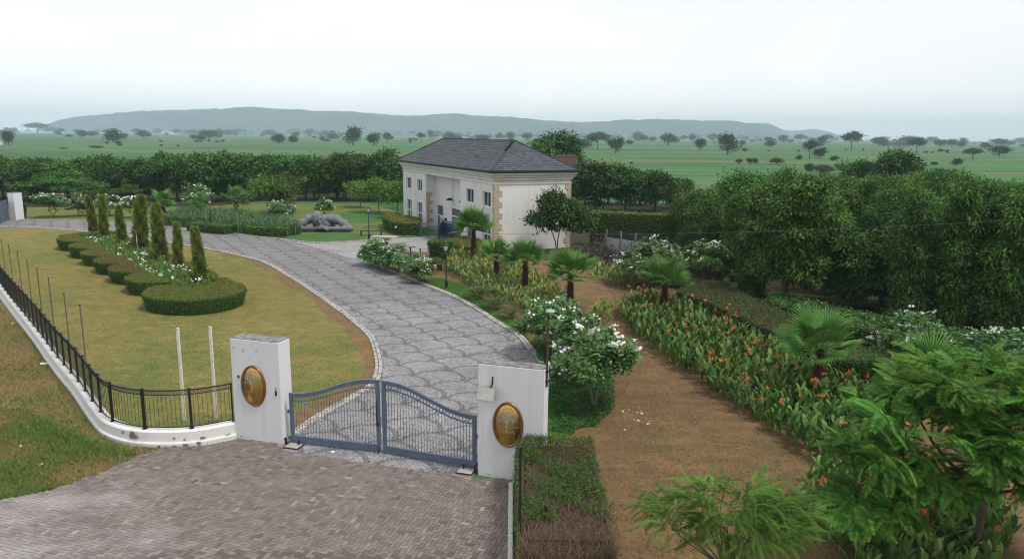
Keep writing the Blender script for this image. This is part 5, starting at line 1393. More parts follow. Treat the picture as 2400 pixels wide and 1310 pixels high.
# clipped long hedges behind
def hedge(name, label, cat, outline, h, z0=0.0, inset=.2, top_leaf='leaf_hedge', side_leaf='leaf_box', dens=(420, 420), size=.055, body='hedge_body', seed=1, group=None, rough=.03, part=None):
    r = np.random.default_rng(seed)
    O = np.asarray(outline)[:, :2]
    c = O.mean(0)
    O = O - c
    if np.sum(O[:, 0] * np.roll(O[:, 1], -1) - np.roll(O[:, 0], -1) * O[:, 1]) < 0: O = O[::-1]
    Oc = resample(np.c_[np.r_[O, O[:1]], np.zeros(len(O) + 1)], .25)[:-1, :2]
    tg = unit(np.roll(Oc, -1, 0) - np.roll(Oc, 1, 0)); nn = np.stack([tg[:, 1], -tg[:, 0]], 1)
    t = thing(name, label, cat, (c[0], c[1], z0), 0, group)
    import bmesh
    bm = bmesh.new(); n = len(Oc)
    prof = [(-inset, 0), (-inset * .45, h * .5), (-.02, h * .9), (-.06, h * .985)]
    rings = [[bm.verts.new((*(Oc[k] + nn[k] * o_), z + (0 if not z else r.normal(0, .008)))) for k in range(n)] for o_, z in prof]
    for a, b in zip(rings[:-1], rings[1:]):
        for k in range(n): bm.faces.new((a[k], a[(k + 1) % n], b[(k + 1) % n], b[k]))
    from mathutils.geometry import tessellate_polygon
    for tri in tessellate_polygon([[Vector((v.co.x, v.co.y, 0)) for v in rings[-1]]]):
        vs = [rings[-1][q] for q in tri]
        if (vs[1].co - vs[0].co).cross(vs[2].co - vs[0].co).z < 0: vs = vs[::-1]
        try: bm.faces.new(vs)
        except ValueError: pass
    me = bpy.data.meshes.new('body'); bm.to_mesh(me); bm.free(); me.materials.append(M[body])
    link('body', me, t)
    per = np.linalg.norm(np.roll(Oc, -1, 0) - Oc, axis=1).sum()
    ns = int(per * h * dens[1]); k = r.integers(0, n, ns); f_ = r.random(ns)[:, None]; z = h * r.random(ns)
    b = Oc[k] * (1 - f_) + Oc[(k + 1) % n] * f_
    off = np.interp(z, [0, h * .5, h * .9, h], [-inset, -inset * .45, -.02, -.06])
    P = np.c_[b + nn[k] * (off + r.normal(0.01, rough, ns))[:, None], z]
    N3 = np.c_[nn[k], np.full(ns, .35)]
    md = MD(); d = unit(r.normal(0, 1, (ns, 3)) + N3 * .7)
    leaf_quads(md, P - d * size * .4, d, unit(N3 + r.normal(0, .45, (ns, 3))), size * (.7 + .7 * r.random(ns)), size * .6 * (.7 + .6 * r.random(ns)), .45 + r.normal(0, .25, ns), 0)
    nt = int(poly_area(Oc) * dens[0]); q = scatter_poly(Oc, nt, r)
    P = np.c_[q, h + r.normal(0, rough * .8, nt)]; d = unit(r.normal(0, 1, (nt, 3)) * (1, 1, .6) + (0, 0, .35))
    leaf_quads(md, P - d * size * .4, d, unit(np.array([0, 0, 1.2]) + r.normal(0, .45, (nt, 3))), size * (.7 + .7 * r.random(nt)), size * .6 * (.7 + .6 * r.random(nt)), .5 + r.normal(0, .25, nt), 1)
    obj('leaves', md, [M[side_leaf], M[top_leaf]], t, kind='stuff')
    return t
n = NT('hedge_body'); x = n.noise(n.pos(), 18, 4, .7)
M['hedge_body'] = n.pbr(n.ramp(x, [(.3, L(.018, .032, .012)), (.7, L(.06, .085, .025))]), .95, normal=n.bump(x, .8, .03), spec=.1)
n = NT('twiggy_body'); x = n.noise(n.pos((1, 1, .35)), 26, 5, .7)
M['twiggy_body'] = n.pbr(n.ramp(x, [(.3, L(.03, .021, .015)), (.7, L(.11, .08, .055))]), .95, normal=n.bump(x, 1, .04), spec=.1)
def band(px0, px1, wd, seg=8):
    a, b = G(*px0), G(*px1); d = unit(b - a); nn_ = np.array([-d[1], d[0], 0]) * wd / 2
    return [a - nn_, b - nn_, b + nn_, a + nn_]
a = G(1400, 560); hedge('long_hedge', 'tall clipped leafy hedge behind the concrete panel wall', 'hedge', band((1385, 575), (1640, 590), 1.4), hgt(G(1500, 583), 502), inset=.1, side_leaf='leaf_mid', top_leaf='leaf_bright', dens=(150, 150), size=.14, rough=.07, seed=31)
hedge('long_hedge', 'long clipped hedge in the wood, its flat top showing at the edge', 'hedge', band((2180, 565), (2560, 570), 2.5), hgt(G(2340, 567), 470), inset=.1, side_leaf='leaf_mid', top_leaf='leaf_mid', dens=(110, 110), size=.16, rough=.08, seed=32)

# ---- scalloped hedge with its cypresses
c1 = G(472, 682)[:2]; c7 = G(222, 560)[:2]
ha = (c7 - c1) / np.linalg.norm(c7 - c1); hl = np.array([-ha[1], ha[0]])
W2 = lambda a, l: c1 + ha * a + hl * l
def half_ell(ac, l0, ra, rl, n=16):
    th = np.linspace(0, math.pi, n)
    return [W2(ac + ra * math.cos(q), l0 + rl * math.sin(q)) for q in th]
hk = dict(top_leaf='leaf_hedge', side_leaf='leaf_box', dens=(620, 560), size=.06)
gl = 'clipped lobes of the scalloped hedge'
lob = [(20.9, 'farthest, at the rear cypress'), (16.6, 'second from the far end'), (12.7, 'third from the far end, brownish on top'), (9.0, 'fourth from the far end, brownish on top'), (5.3, 'third from the front'), (1.55, 'second from the front, next to the front lobe')]
for i, (ac, wd) in enumerate(lob):
    k_ = dict(hk); 
    if 1 < i < 5: k_['top_leaf'] = 'leaf_hedge_brown'
    ra = 2.25 if i == 0 else 2.0
    hedge('scalloped_hedge', 'clipped hedge lobe on the fence side, %s' % wd, 'hedge', half_ell(ac, 1.7, ra, 1.72), .8, seed=40 + i, group=gl, **k_)
th = np.linspace(math.radians(80), math.radians(285), 34)
front = [W2(-1.2, 1.95), W2(-1.15, 2.9)] + [W2(-3.2 + 2.75 * math.cos(q), 1.32 + 2.42 * math.sin(q)) for q in th] + [W2(-1.3, -1.05), W2(-.6, -.9), W2(-.6, -.4), W2(-1.5, -.35), W2(-2.3, .1), W2(-2.6, .9), W2(-2.3, 1.6)]
hedge('scalloped_hedge', 'largest clipped hedge lobe, curved round the front of the cypress bed', 'hedge', front, .8, seed=47, group=gl, **hk)
for i, ac in enumerate([1.4, 5.2, 9.0, 12.8, 16.6, 20.4]):
    k_ = dict(hk)
    if 0 < i < 4: k_['top_leaf'] = 'leaf_hedge_brown'
    hedge('scalloped_hedge', 'clipped hedge lobe on the drive side of the cypress bed, %s' % ['next to the front lobe', 'second from the front lobe', 'third from the front lobe', 'fourth from the front lobe', 'fifth from the front lobe', 'last at the far end'][i], 'hedge', [W2(ac + 1.95 * math.cos(q), -.42 - .75 * math.sin(q)) for q in np.linspace(0, math.pi, 14)], .78, inset=.12, seed=50 + i, group=gl, **k_)
hedge('scalloped_hedge', 'low clipped hedge end closing the far end of the cypress bed', 'hedge', [W2(22.9 + 1.3 * math.cos(q), .7 + 2.3 * math.sin(q)) for q in np.linspace(-math.pi / 2, math.pi / 2, 12)], .8, seed=57, group=gl, **hk)
bed = [W2(-2.4, .9), W2(-1.8, 1.75), W2(0, 1.85), W2(22, 1.85), W2(23, .6), W2(22, -.4), W2(0, -.45), W2(-1.6, -.35)]
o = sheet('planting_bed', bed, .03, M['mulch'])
# grassy planting and white flowers in the bed
def strap_md(seed, n, h, w, spread, bend=.6):
    r = np.random.default_rng(seed); md = MD()
    a = r.random(n) * 6.28; d = np.stack([np.cos(a), np.sin(a)], 1); b = r.normal(0, spread, (n, 2)); hh = h * (.6 + .6 * r.random(n)); lean = bend * (.3 + .9 * r.random(n))
    s = np.stack([-d[:, 1], d[:, 0], 0 * a], 1) * w / 2
    p = []
    for f, g_, ww in ((0, 0, .7), (.45, .62, 1), (.8, .95, .8), (1.0, .92, .08)):
        c = np.c_[b + d * (lean * hh * f ** 1.6)[:, None], hh * g_]; p += [c - s * ww, c + s * ww]
    V = np.stack(p, 1).reshape(-1, 3); base = np.arange(n)[:, None] * 8
    Q = np.concatenate([base + np.array(q) for q in ([0, 1, 3, 2], [2, 3, 5, 4], [4, 5, 7, 6])])
    md.add(V, Q, tint=np.tile(np.clip(.5 + r.normal(0, .25, n), 0, 1), 3))
    return md
def mass(name, label_kind, poly, n, proto, mat, z=.03, seed=1, sc=(.8, 1.25), parent=None):
    r = np.random.default_rng(seed); md = MD(); q = scatter_poly(poly, n, r)
    for p in q:
        s_ = r.uniform(*sc); a = r.random() * 6.28
        Mx = np.eye(4); Mx[:3, :3] = np.array([[math.cos(a), -math.sin(a), 0], [math.sin(a), math.cos(a), 0], [0, 0, 1]]) * s_; Mx[:3, 3] = (p[0], p[1], z)
        md.merge(proto[r.integers(len(proto))], Mx, r.normal(0, .12))
    return obj(name, md, mat, kind='stuff')
sg = [strap_md(k, 16, .72, .035, .10) for k in range(4)]
mass('bedding_plants', '', bed, 480, sg, M['leaf_bedding'], seed=61)
def star_flower(r, md, p, rad, nrm, petals=5, m=0):
    nrm = unit(nrm); a = unit(np.cross(nrm, (.3, .8, .5))); b = np.cross(nrm, a); o_ = r.random() * 6.28
    for k in range(petals):
        q = o_ + 2 * math.pi * k / petals; d = math.cos(q) * a + math.sin(q) * b; s = -math.sin(q) * a + math.cos(q) * b
        md.add([p, p + d * rad * .6 + s * rad * .38 + nrm * rad * .1, p + d * rad + nrm * rad * .05, p + d * rad * .6 - s * rad * .38 + nrm * rad * .1], [[0, 1, 2, 3]], tint=r.random(), m=m)
r = np.random.default_rng(62); md = MD()
for p in scatter_poly(bed, 46, r):
    if r.random() < .25: continue
    for k in range(7): star_flower(r, md, np.array([p[0] + r.normal(0, .09), p[1] + r.normal(0, .09), .80 + r.normal(0, .06)]), .06, (r.normal(0, .5), r.normal(0, .5) - .3, 1))
obj('white_bedding_flowers', md, M['petal_white'], kind='stuff')
def cypress_spec(seed):
    r = np.random.default_rng(seed); md = MD(); n = 5200
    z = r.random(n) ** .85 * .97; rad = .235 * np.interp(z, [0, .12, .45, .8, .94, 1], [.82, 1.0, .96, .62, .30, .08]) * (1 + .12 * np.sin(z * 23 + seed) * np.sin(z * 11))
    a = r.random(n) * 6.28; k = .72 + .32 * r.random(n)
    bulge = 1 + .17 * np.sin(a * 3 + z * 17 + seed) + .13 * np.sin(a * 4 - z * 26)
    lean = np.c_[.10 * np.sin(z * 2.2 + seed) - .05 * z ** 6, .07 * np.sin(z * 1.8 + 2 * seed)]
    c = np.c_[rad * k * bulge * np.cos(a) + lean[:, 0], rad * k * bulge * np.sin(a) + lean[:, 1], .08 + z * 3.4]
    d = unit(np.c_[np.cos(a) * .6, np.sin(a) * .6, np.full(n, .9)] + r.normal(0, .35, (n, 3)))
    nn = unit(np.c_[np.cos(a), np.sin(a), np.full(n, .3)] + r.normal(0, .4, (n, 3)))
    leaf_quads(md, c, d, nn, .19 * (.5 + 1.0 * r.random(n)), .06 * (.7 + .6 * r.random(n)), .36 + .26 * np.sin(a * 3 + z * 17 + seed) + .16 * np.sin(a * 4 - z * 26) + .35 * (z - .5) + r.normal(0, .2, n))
    core = MD().lathe([(.28, .1), (.32, .5), (.32, 1.6), (.24, 2.7), (.08, 3.2)], n=10)
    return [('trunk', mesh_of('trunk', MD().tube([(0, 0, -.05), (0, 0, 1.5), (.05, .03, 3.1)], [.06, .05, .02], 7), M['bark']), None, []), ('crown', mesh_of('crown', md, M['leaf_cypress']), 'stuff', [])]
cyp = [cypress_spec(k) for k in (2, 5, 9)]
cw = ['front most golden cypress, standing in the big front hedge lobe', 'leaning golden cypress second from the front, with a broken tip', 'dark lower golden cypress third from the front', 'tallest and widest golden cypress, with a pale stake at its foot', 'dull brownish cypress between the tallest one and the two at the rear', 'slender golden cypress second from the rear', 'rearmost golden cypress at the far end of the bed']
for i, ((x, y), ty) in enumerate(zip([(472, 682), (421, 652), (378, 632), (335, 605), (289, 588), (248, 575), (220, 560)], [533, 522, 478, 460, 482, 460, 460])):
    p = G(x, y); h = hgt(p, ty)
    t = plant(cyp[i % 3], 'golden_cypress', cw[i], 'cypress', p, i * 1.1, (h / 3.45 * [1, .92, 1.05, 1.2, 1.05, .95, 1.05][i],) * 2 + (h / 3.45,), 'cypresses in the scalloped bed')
p = G(324, 607); t = thing('support_stake', 'pale wooden stake leaning against the tallest cypress', 'stake', p); obj('shaft', MD().tube([(0, 0, 0), (.02, 0, 1.9)], .03, 6), M['white_post'], t)

# ================================================================ FLOWERING SHRUBS (FRANGIPANI)
def rosette(seed, nl=15, l=.27, w=.075):
    r = np.random.default_rng(seed); md = MD()
    a = np.arange(nl) * 2.4 + r.random(nl) * .4; el = np.linspace(.15, 1.15, nl) + r.normal(0, .1, nl)
    d = np.stack([np.cos(a) * np.cos(el), np.sin(a) * np.cos(el), np.sin(el)], 1)
    up = np.array([0, 0, 1.0]); s = unit(np.cross(d, up)); u = np.cross(s, d)
    ll = (l * (.75 + .4 * r.random(nl)))[:, None]
    c = np.tile([0, 0, 0.0], (nl, 1))
    drop = np.array([0, 0, -1.0]) * ll * .22
    p = [c, c + d * ll * .35 + s * w * .32, c + d * ll * .35 - s * w * .32, c + d * ll * .72 + s * w * .5 + drop * .4, c + d * ll * .72 - s * w * .5 + drop * .4, c + d * ll + drop]
    V = np.stack(p, 1).reshape(-1, 3); b = np.arange(nl)[:, None] * 6
    md.add(V, b + np.array([1, 3, 4, 2]), np.concatenate([b + np.array([0, 1, 2]), b + np.array([3, 5, 4])]), tint=np.clip(.5 + r.normal(0, .22, nl), 0, 1))
    return md
ros = [rosette(k) for k in range(5)]
def cluster_mesh(seed, n=8, spread=.075, rad=.048):
    r = np.random.default_rng(seed); md = MD()
    for k in range(n): star_flower(r, md, r.normal(0, 1, 3) * (spread, spread, spread * .5), rad, (r.normal(0, .5), r.normal(0, .5), 1))
    return mesh_of('flower_cluster', md, M['petal_white'])
clus = [cluster_mesh(k) for k in range(4)]
def frangipani_spec(seed, h, w, nros, ztrunk=.3, lobes=5, dense=True):
    r = np.random.default_rng(seed); md = MD(); pts = []
    lb = [(0, 0, h * (ztrunk + (1 - ztrunk) * .45), w * .40, w * .40, h * (1 - ztrunk) * .5)]
    for k in range(lobes):
        a = k * 6.28 / lobes + r.random(); f = w * .27
        lb.append((f * math.cos(a), f * math.sin(a), h * (ztrunk + (1 - ztrunk) * r.uniform(.25, .7)), w * .24, w * .24, h * .16))
    lb = np.array(lb)
    for i in range(nros):
        k = r.integers(len(lb)); d = rand_dir(r, 1)[0]
        if d[2] < -.35: d[2] = -d[2]
        p = lb[k, :3] + d * lb[k, 3:] * (.72 + .3 * r.random()); p[2] = max(p[2], h * ztrunk * .75)
        out = unit((p - np.array([0, 0, h * ztrunk])) * (1, 1, .8) + np.array([0, 0, .5 * h * .3])); pts.append((p, out))
        a = r.random() * 6.28; x = unit(np.cross(out, (math.cos(a), math.sin(a), .1)))
        Mx = np.eye(4); s_ = r.uniform(.8, 1.25); Mx[:3, :3] = np.stack([x, np.cross(out, x), out], 1) * s_; Mx[:3, 3] = p
        md.merge(ros[r.integers(5)], Mx, r.normal(0, .14))
    crown = mesh_of('crown', md, M['leaf_plumeria'])
    tg = [pts[k][0] * (.9, .9, .92) for k in r.choice(len(pts), min(10, len(pts)), replace=False)]
    tr = mesh_of('trunk', trunk_md(r, h, .045, tg, ztrunk * 1.1, stems=2), M['bark_pale'], True)
    return tr, crown, pts
def frangipani(spec, name, label, p, h0, h, w_scale, nfl, seed, group, rz=0, cat='frangipani', each=True, fsc=1.0):
    r = np.random.default_rng(seed); tr, crown, pts = spec
    s_ = h / h0
    t = thing(name, label, cat, (p[0], p[1], 0), rz, group, (s_ * w_scale, s_ * w_scale, s_))
    link('trunk', tr, t); link('crown', crown, t, kind='stuff')
    order_ = [q for q in pts if q[1][2] > -.1 or r.random() < .3]; r.shuffle(order_)
    if each:
        for (q, o_) in [order_[k % len(order_)] for k in range(int(nfl * 1.1))]:
            link('flower_cluster', clus[r.integers(4)], t, q + o_ * .29, (r.normal(0, .4), r.normal(0, .4), r.random() * 6), r.uniform(.8, 1.3) * fsc / s_)
    else:
        md = MD()
        for (q, o_) in [order_[k % len(order_)] for k in range(nfl)]:
            for k in range(4): star_flower(r, md, q + o_ * .28 + r.normal(0, .07, 3), .07 * fsc / s_, (r.normal(0, .6), r.normal(0, .6) - .4, .8))
        obj('blossoms', md, M['petal_white'], t, kind='stuff')
    return t
fr = [frangipani_spec(700, 2.7, 2.5, 270, .36), frangipani_spec(701, 2.4, 2.4, 250, .25), frangipani_spec(702, 2.4, 2.6, 260, .12, 6)]
frs = [frangipani_spec(710, 1.25, 1.6, 95, .12, 6), frangipani_spec(711, 1.25, 1.5, 90, .12, 6)]
g = 'white flowering frangipani shrubs'
for k, (x, by, ty, sp_, h0, ws, nf, each, name, lab) in enumerate([
    (1393, 962, 765, 0, 2.7, 1.08, 34, True, 'frangipani', 'white flowered frangipani with a bare forked trunk, nearest the gate pillar'),
    (1378, 900, 742, 1, 2.4, .9, 20, True, 'frangipani', 'white flowered frangipani just behind the forked trunk one near the pillar'),
    (1300, 835, 692, 2, 2.4, 1.1, 24, True, 'frangipani', 'broad white flowered frangipani around the lantern post by the cycads'),
    (1522, 672, 553, 2, 2.4, 1.15, 34, True, 'frangipani', 'large white flowered frangipani in front of the concrete panel wall'),
    (1640, 672, 568, 1, 2.4, 1.1, 28, True, 'frangipani', 'white flowered frangipani between the panel wall and the tall drooping tree'),
    (2128, 880, 722, 2, 2.4, .95, 24, True, 'frangipani', 'white flowered frangipani under the wood behind the big fan palm'),
    (2340, 890, 764, 2, 2.4, 1.05, 26, True, 'frangipani', 'white flowered frangipani at the picture edge above the feathery tree'),
    (125, 510, 452, 1, 2.4, 1.2, 46, False, 'frangipani', 'white flowered frangipani with a forked stem nearest the far white pillar'),
    (190, 507, 458, 2, 2.4, 1.1, 36, False, 'frangipani', 'white flowered frangipani behind the rearmost cypress'),
    (255, 506, 455, 2, 2.4, 1.1, 42, False, 'frangipani', 'white flowered frangipani between the second and third rear cypresses'),
    (312, 512, 462, 1, 2.4, 1.1, 40, False, 'frangipani', 'white flowered frangipani behind the tallest cypress'),
    (468, 492, 432, 2, 2.4, 1.15, 36, False, 'frangipani', 'white flowered frangipani behind the pair of small fan palms'),
    (660, 522, 469, 2, 2.4, 1.15, 50, False, 'flowering_shrub', 'rounded white flowered shrub left of the grey statue'),
    (760, 508, 463, 2, 2.4, .95, 24, False, 'flowering_shrub', 'dark white flowered shrub right behind the head of the grey statue')]):
    p = G(x, by); h = hgt(p, ty); frangipani(fr[sp_], name, lab, p, h0, h, ws, nf, 720 + k, g, k * 1.3, 'shrub' if 'shrub' in name else 'frangipani', each, 1.05)
for k, (x, by, ty, ws, nf, lab) in enumerate([(880, 622, 563, 1.05, 20, 'white flowered low shrub at the corner of the side court'), (930, 642, 580, .95, 16, 'white flowered low shrub, middle of the row along the kerb'), (968, 652, 596, .7, 8, 'small low shrub with few flowers beside the last one of the row'), (985, 664, 600, .9, 26, 'most richly flowered low shrub, last of the kerb row towards the gate'), (905, 632, 574, .9, 12, 'white flowered low shrub between the corner one and the middle one')]):
    p = G(x, by); frangipani(frs[k % 2], 'flowering_shrub', lab, p, 1.25, hgt(p, ty), ws, nf, 760 + k, 'low white flowered shrubs along the kerb', k, 'shrub', True, .8)

# ================================================================ PALMS AND CYCADS
def fan_mesh(seed, rad=.95, pet=.75, nseg=30, span=3.5):
    r = np.random.default_rng(seed); md = MD()
    md.tube([(0, 0, 0), (pet * .5, 0, .03), (pet, 0, 0)], [.022, .016, .012], 4, tint=.9, cap=False)
    for k in range(nseg):
        a = -span / 2 + span * k / (nseg - 1); ln = rad * (1 - .10 * abs(a)) * r.uniform(.94, 1.05)
        d = np.array([math.cos(a), math.sin(a), 0]); s = np.array([-d[1], d[0], 0]); hb = np.array([pet, 0, 0])
        cone = .16 * (1 - abs(a) / 2.2)
        wm = ln * .52 * math.tan(span / nseg / 2) * 1.05; zf = .012
        m1 = hb + d * ln * .52 + np.array([0, 0, cone * .5]); tipd = -ln * r.uniform(.06, .16)
        m2 = hb + d * ln * .82 + np.array([0, 0, cone * .6 + tipd * .25]); tp = hb + d * ln + np.array([0, 0, cone * .55 + tipd])
        V = [hb, m1 + s * wm - (0, 0, zf), m1 + (0, 0, zf), m1 - s * wm - (0, 0, zf), m2 + s * wm * .5, m2 - s * wm * .5, tp]
        tn = np.clip(.45 + r.normal(0, .16), 0, 1)
        md.add(V, [[1, 4, 5, 2]] if False else [[2, 1, 4, 5]], [[0, 1, 2], [0, 2, 3], [2, 5, 3], [4, 6, 5]], tint=tn)
    return mesh_of('frond', md, M['leaf_palm'])
fans = [fan_mesh(k) for k in range(4)]
def palm_trunk(seed, h, r0, r1):
    r = np.random.default_rng(seed); md = MD().lathe([(r0 * 1.1, -.05), (r0, h * .2), (r0 * .95, h * .5), (r1, h * .9), (r1 * .6, h)], n=10, tint=.2)
    n = int(h * 170)
    for i in range(n):
        z = h * (i / n) ** .95; a = i * 2.4 + r.normal(0, .15); rr = np.interp(z, [0, h], [r0, r1])
        d = np.array([math.cos(a), math.sin(a), 0]); s = np.array([-d[1], d[0], 0]); b = d * rr * .93 + (0, 0, z)
        ln = r.uniform(.09, .17); o_ = b + d * ln * .65 + (0, 0, ln * .75)
        md.add([b + s * .035, b - s * .035, o_ - s * .012, o_ + s * .012, b + (0, 0, .05)], [[0, 1, 2, 3]], [[3, 2, 4]], tint=np.clip(r.normal(.5, .28), 0, 1))
    return mesh_of('trunk', md, M['palm_fibre'])
ptr = {}
def fan_palm(p, h_trunk, fr_scale, nf, label, seed, group='fan palms in the garden', r0=.17, elev=(-.5, 1.3)):
    r = np.random.default_rng(seed)
    t = thing('fan_palm', label, 'palm', (p[0], p[1], 0), r.random() * 6, group)
    if h_trunk > .15: link('trunk', palm_trunk(seed, h_trunk, r0, r0 * .62), t)
    for k in range(nf):
        f = k / (nf - 1); el = elev[1] + (elev[0] - elev[1]) * f ** .8 + r.normal(0, .08); a = k * 2.4 + r.normal(0, .2)
        link('frond', fans[r.integers(4)], t, (0, 0, max(.05, h_trunk - .05) - .05 * f), Matrix.Rotation(a, 4, 'Z').to_3x3().to_4x4().to_euler() if False else (Matrix.Rotation(a, 3, 'Z') @ Matrix.Rotation(-el, 3, 'Y') @ Matrix.Rotation(r.normal(0, .35), 3, 'X')).to_euler(), fr_scale * r.uniform(.85, 1.1))
    return t
for k, (x, by, tt, ty, w, nf, lab) in enumerate([
    (1110, 622, 538, 497, 110, 20, 'fan palm with a red brown shaggy trunk nearest the house gate'),
    (1163, 664, 602, 560, 95, 16, 'small fan palm just right of the one nearest the house gate'),
    (1230, 688, 612, 568, 110, 16, 'fan palm in the pale canna bed before the blank house wall'),
    (1335, 728, 645, 578, 140, 20, 'fan palm with a shaggy dark red trunk behind the lantern frangipani'),
    (1555, 742, 663, 598, 125, 18, 'fan palm at the head of the long green canna bed'),
    (1912, 940, 818, 722, 190, 18, 'large fan palm with a tall shaggy trunk in the long canna bed')]):
    p = G(x, by); ht = hgt(p, tt); dd = depth((p[0], p[1], ht)); sc_ = (w / 2) * dd / FOC / 1.40
    fan_palm(p, ht, sc_, nf, lab, 800 + k, elev=(.08, 1.3))
p = G(2165, 925); fan_palm(p, .5, 1.1, 17, 'trunkless fan palm with huge upright fans above the feathery tree', 810, elev=(.0, 1.35))
p = G(1690, 690); fan_palm(p, .3, .55, 9, 'small dark trunkless fan palm at the shaded wood edge', 811, elev=(.1, 1.2))
for k, (x, by, tt, w, nf, lab) in enumerate([(383, 499, 472, 64, 18, 'fan palm beyond the drive behind the slender cypress'), (460, 487, 458, 60, 16, 'taller fan palm with a frangipani behind it beyond the drive'), (470, 501, 482, 54, 15, 'low fan palm in front of the taller one beyond the drive'), (553, 500, 464, 66, 20, 'fan palm with a clear dark trunk on the back lawn')]):
    p = G(x, by); ht = hgt(p, tt); sc_ = (w / 2) * depth(p) / FOC / 1.5
    fan_palm(p, ht, sc_, nf, lab, 820 + k, 'fan palms beyond the drive', elev=(-.5, 1.2), r0=.22)
def cycad_mesh(seed, n=34, l=1.0):
    r = np.random.default_rng(seed); md = MD()
    for i in range(n):
        f = i / n; a = i * 2.4; el = 1.25 - 1.15 * f + r.normal(0, .06); ln = l * r.uniform(.8, 1.05) * (.75 + .35 * f)
        pts = []
        for k in range(9):
            q = k / 8; e = el - 1.0 * q * q
            pts.append((pts[-1] if k else np.zeros(3)) + np.array([math.cos(a) * math.cos(e), math.sin(a) * math.cos(e), math.sin(e)]) * ln / 8)
        pts = np.array(pts); tg = unit(np.gradient(pts, axis=0)); sd = np.array([-math.sin(a), math.cos(a), 0])
        tn = np.clip(.5 + r.normal(0, .2), 0, 1)
        m_ = 22; q = np.linspace(.12, .99, m_)
        c = np.stack([np.interp(q * 8, range(9), pts[:, j]) for j in range(3)], 1); tt_ = np.stack([np.interp(q * 8, range(9), tg[:, j]) for j in range(3)], 1)
        for sg_ in (-1, 1):
            d = unit(sd * sg_ + tt_ * .55 + np.array([0, 0, .25])); leaf_quads(md, c, d, np.tile([0, 0, 1.0], (m_, 1)), .17 * np.sin(np.pi * (.15 + .8 * q)), np.full(m_, .022), np.full(m_, tn))
    return mesh_of('fronds', md, M['leaf_cycad'])
cyc = [cycad_mesh(k) for k in range(2)]
ctr = mesh_of('trunk', MD().lathe([(.16, -.03), (.18, .15), (.15, .42), (.0, .46)], n=10), M['palm_fibre'])
for k, (x, by, w, hz, lab) in enumerate([(1012, 640, 62, .45, 'dark cycad on a short trunk beside the lantern post'), (1030, 634, 40, .4, 'smaller cycad partly hidden behind the one by the lantern post'), (938, 592, 58, .12, 'cycad at the back of the kerb shrubs by the court'), (905, 574, 30, .3, 'tiny cycad poking over the corner shrub'), (1120, 702, 88, .1, 'cycad farthest from the gate in the row below the pale cannas'), (1160, 726, 84, .1, 'second cycad of the row below the pale cannas'), (1196, 748, 66, .1, 'small third cycad of the row below the pale cannas'), (1226, 778, 84, .12, 'cycad nearest the gate in the row, dark brown at its base')]):
    p = G(x, by); s_ = (w / 2) * depth(p) / FOC / .82
    t = thing('cycad', lab, 'cycad', (p[0], p[1], 0), k, 'cycads along the beds'); link('trunk', ctr, t, scale=(1, 1, hz / .45)); link('fronds', cyc[k % 2], t, (0, 0, hz - .05), scale=s_, kind='stuff')

# ================================================================ CANNA BEDS
def canna_mesh(seed, h, nl, ll, lw, mats, flower, spread=.9):
    r = np.random.default_rng(seed); md = MD()
    for i in range(nl):
        a = i * 2.6 + r.normal(0, .3); f = i / max(1, nl - 1); z0 = h * (.06 + .52 * f); el = r.uniform(.95, 1.35) * (.88 + .2 * f)
        l = ll * r.uniform(.8, 1.15) * (1 - .25 * f); w = lw * r.uniform(.8, 1.15)
        d0 = np.array([math.cos(a), math.sin(a), 0]); s = np.array([-d0[1], d0[0], 0]); p = np.array([r.normal(0, .05), r.normal(0, .05), z0]); rows = []
        for q, wf in ((0, .10), (.22, .75), (.5, 1.0), (.78, .68), (1, .03)):
            e = el - spread * q * q * .9; rows.append((p.copy(), wf)); p = p + (d0 * math.cos(e) + np.array([0, 0, math.sin(e)])) * l * .25
        V = []
        for c, wf in rows: V += [c - s * w * wf / 2 + (0, 0, .018 * wf), c, c + s * w * wf / 2 + (0, 0, .018 * wf)]
        Q = []; 
        for k in range(4): b = k * 3; Q += [[b, b + 1, b + 4, b + 3], [b + 1, b + 2, b + 5, b + 4]]
        tn = r.normal(.45, .2); tt_ = np.clip(tn + r.normal(0, .13, 8), 0, 1)
        md.add(V, Q, tint=tt_)
    if nl: md.tube([(0, 0, -.02), (0, 0, h * .7)], [.018, .010], 4, cap=False, tint=.6)
    me = mesh_of('leaves', md, mats, True)
    return me, h
def flower_mesh(seed, hs, size=.078, n=10, col='petal_orange'):
    r = np.random.default_rng(seed); md = MD().tube([(0, 0, 0), (.01, 0, hs)], [.009, .006], 4, cap=False, m=1)
    for i in range(n):
        d = unit(r.normal(0, 1, 3) + (0, 0, .5)); c = np.array([.01, 0, hs]) + r.normal(0, .025, 3)
        leaf_quads(md, c[None], d[None], unit(r.normal(0, 1, 3))[None], np.array([size * r.uniform(.7, 1.3)]), np.array([size * .6]), np.array([r.random()]))
    return mesh_of('flower_spike', md, [M[col], M['stem_green']])
cg = [canna_mesh(900 + k, .95, 7, .52, .135, M['leaf_canna'], 0)[0] for k in range(6)]
cy = [canna_mesh(920 + k, .85, 8, .46, .125, M['leaf_canna_y'], 0, .7)[0] for k in range(5)]
cn = [canna_mesh(940 + k, .95, 8, .55, .15, M['leaf_canna'], 0)[0] for k in range(3)] + cy[:2]
fl = [flower_mesh(950 + k, h) for k, h in enumerate((1.02, 1.12, 1.22, .95))]
flr = [flower_mesh(960 + k, h, .06, 8) for k, h in enumerate((1.25, 1.4))]
bed1 = GP([(1048, 612), (1050, 640), (1095, 668), (1160, 700), (1215, 728), (1270, 765), (1345, 745), (1342, 712), (1300, 690), (1262, 662), (1220, 640), (1165, 620), (1112, 604), (1075, 600)])
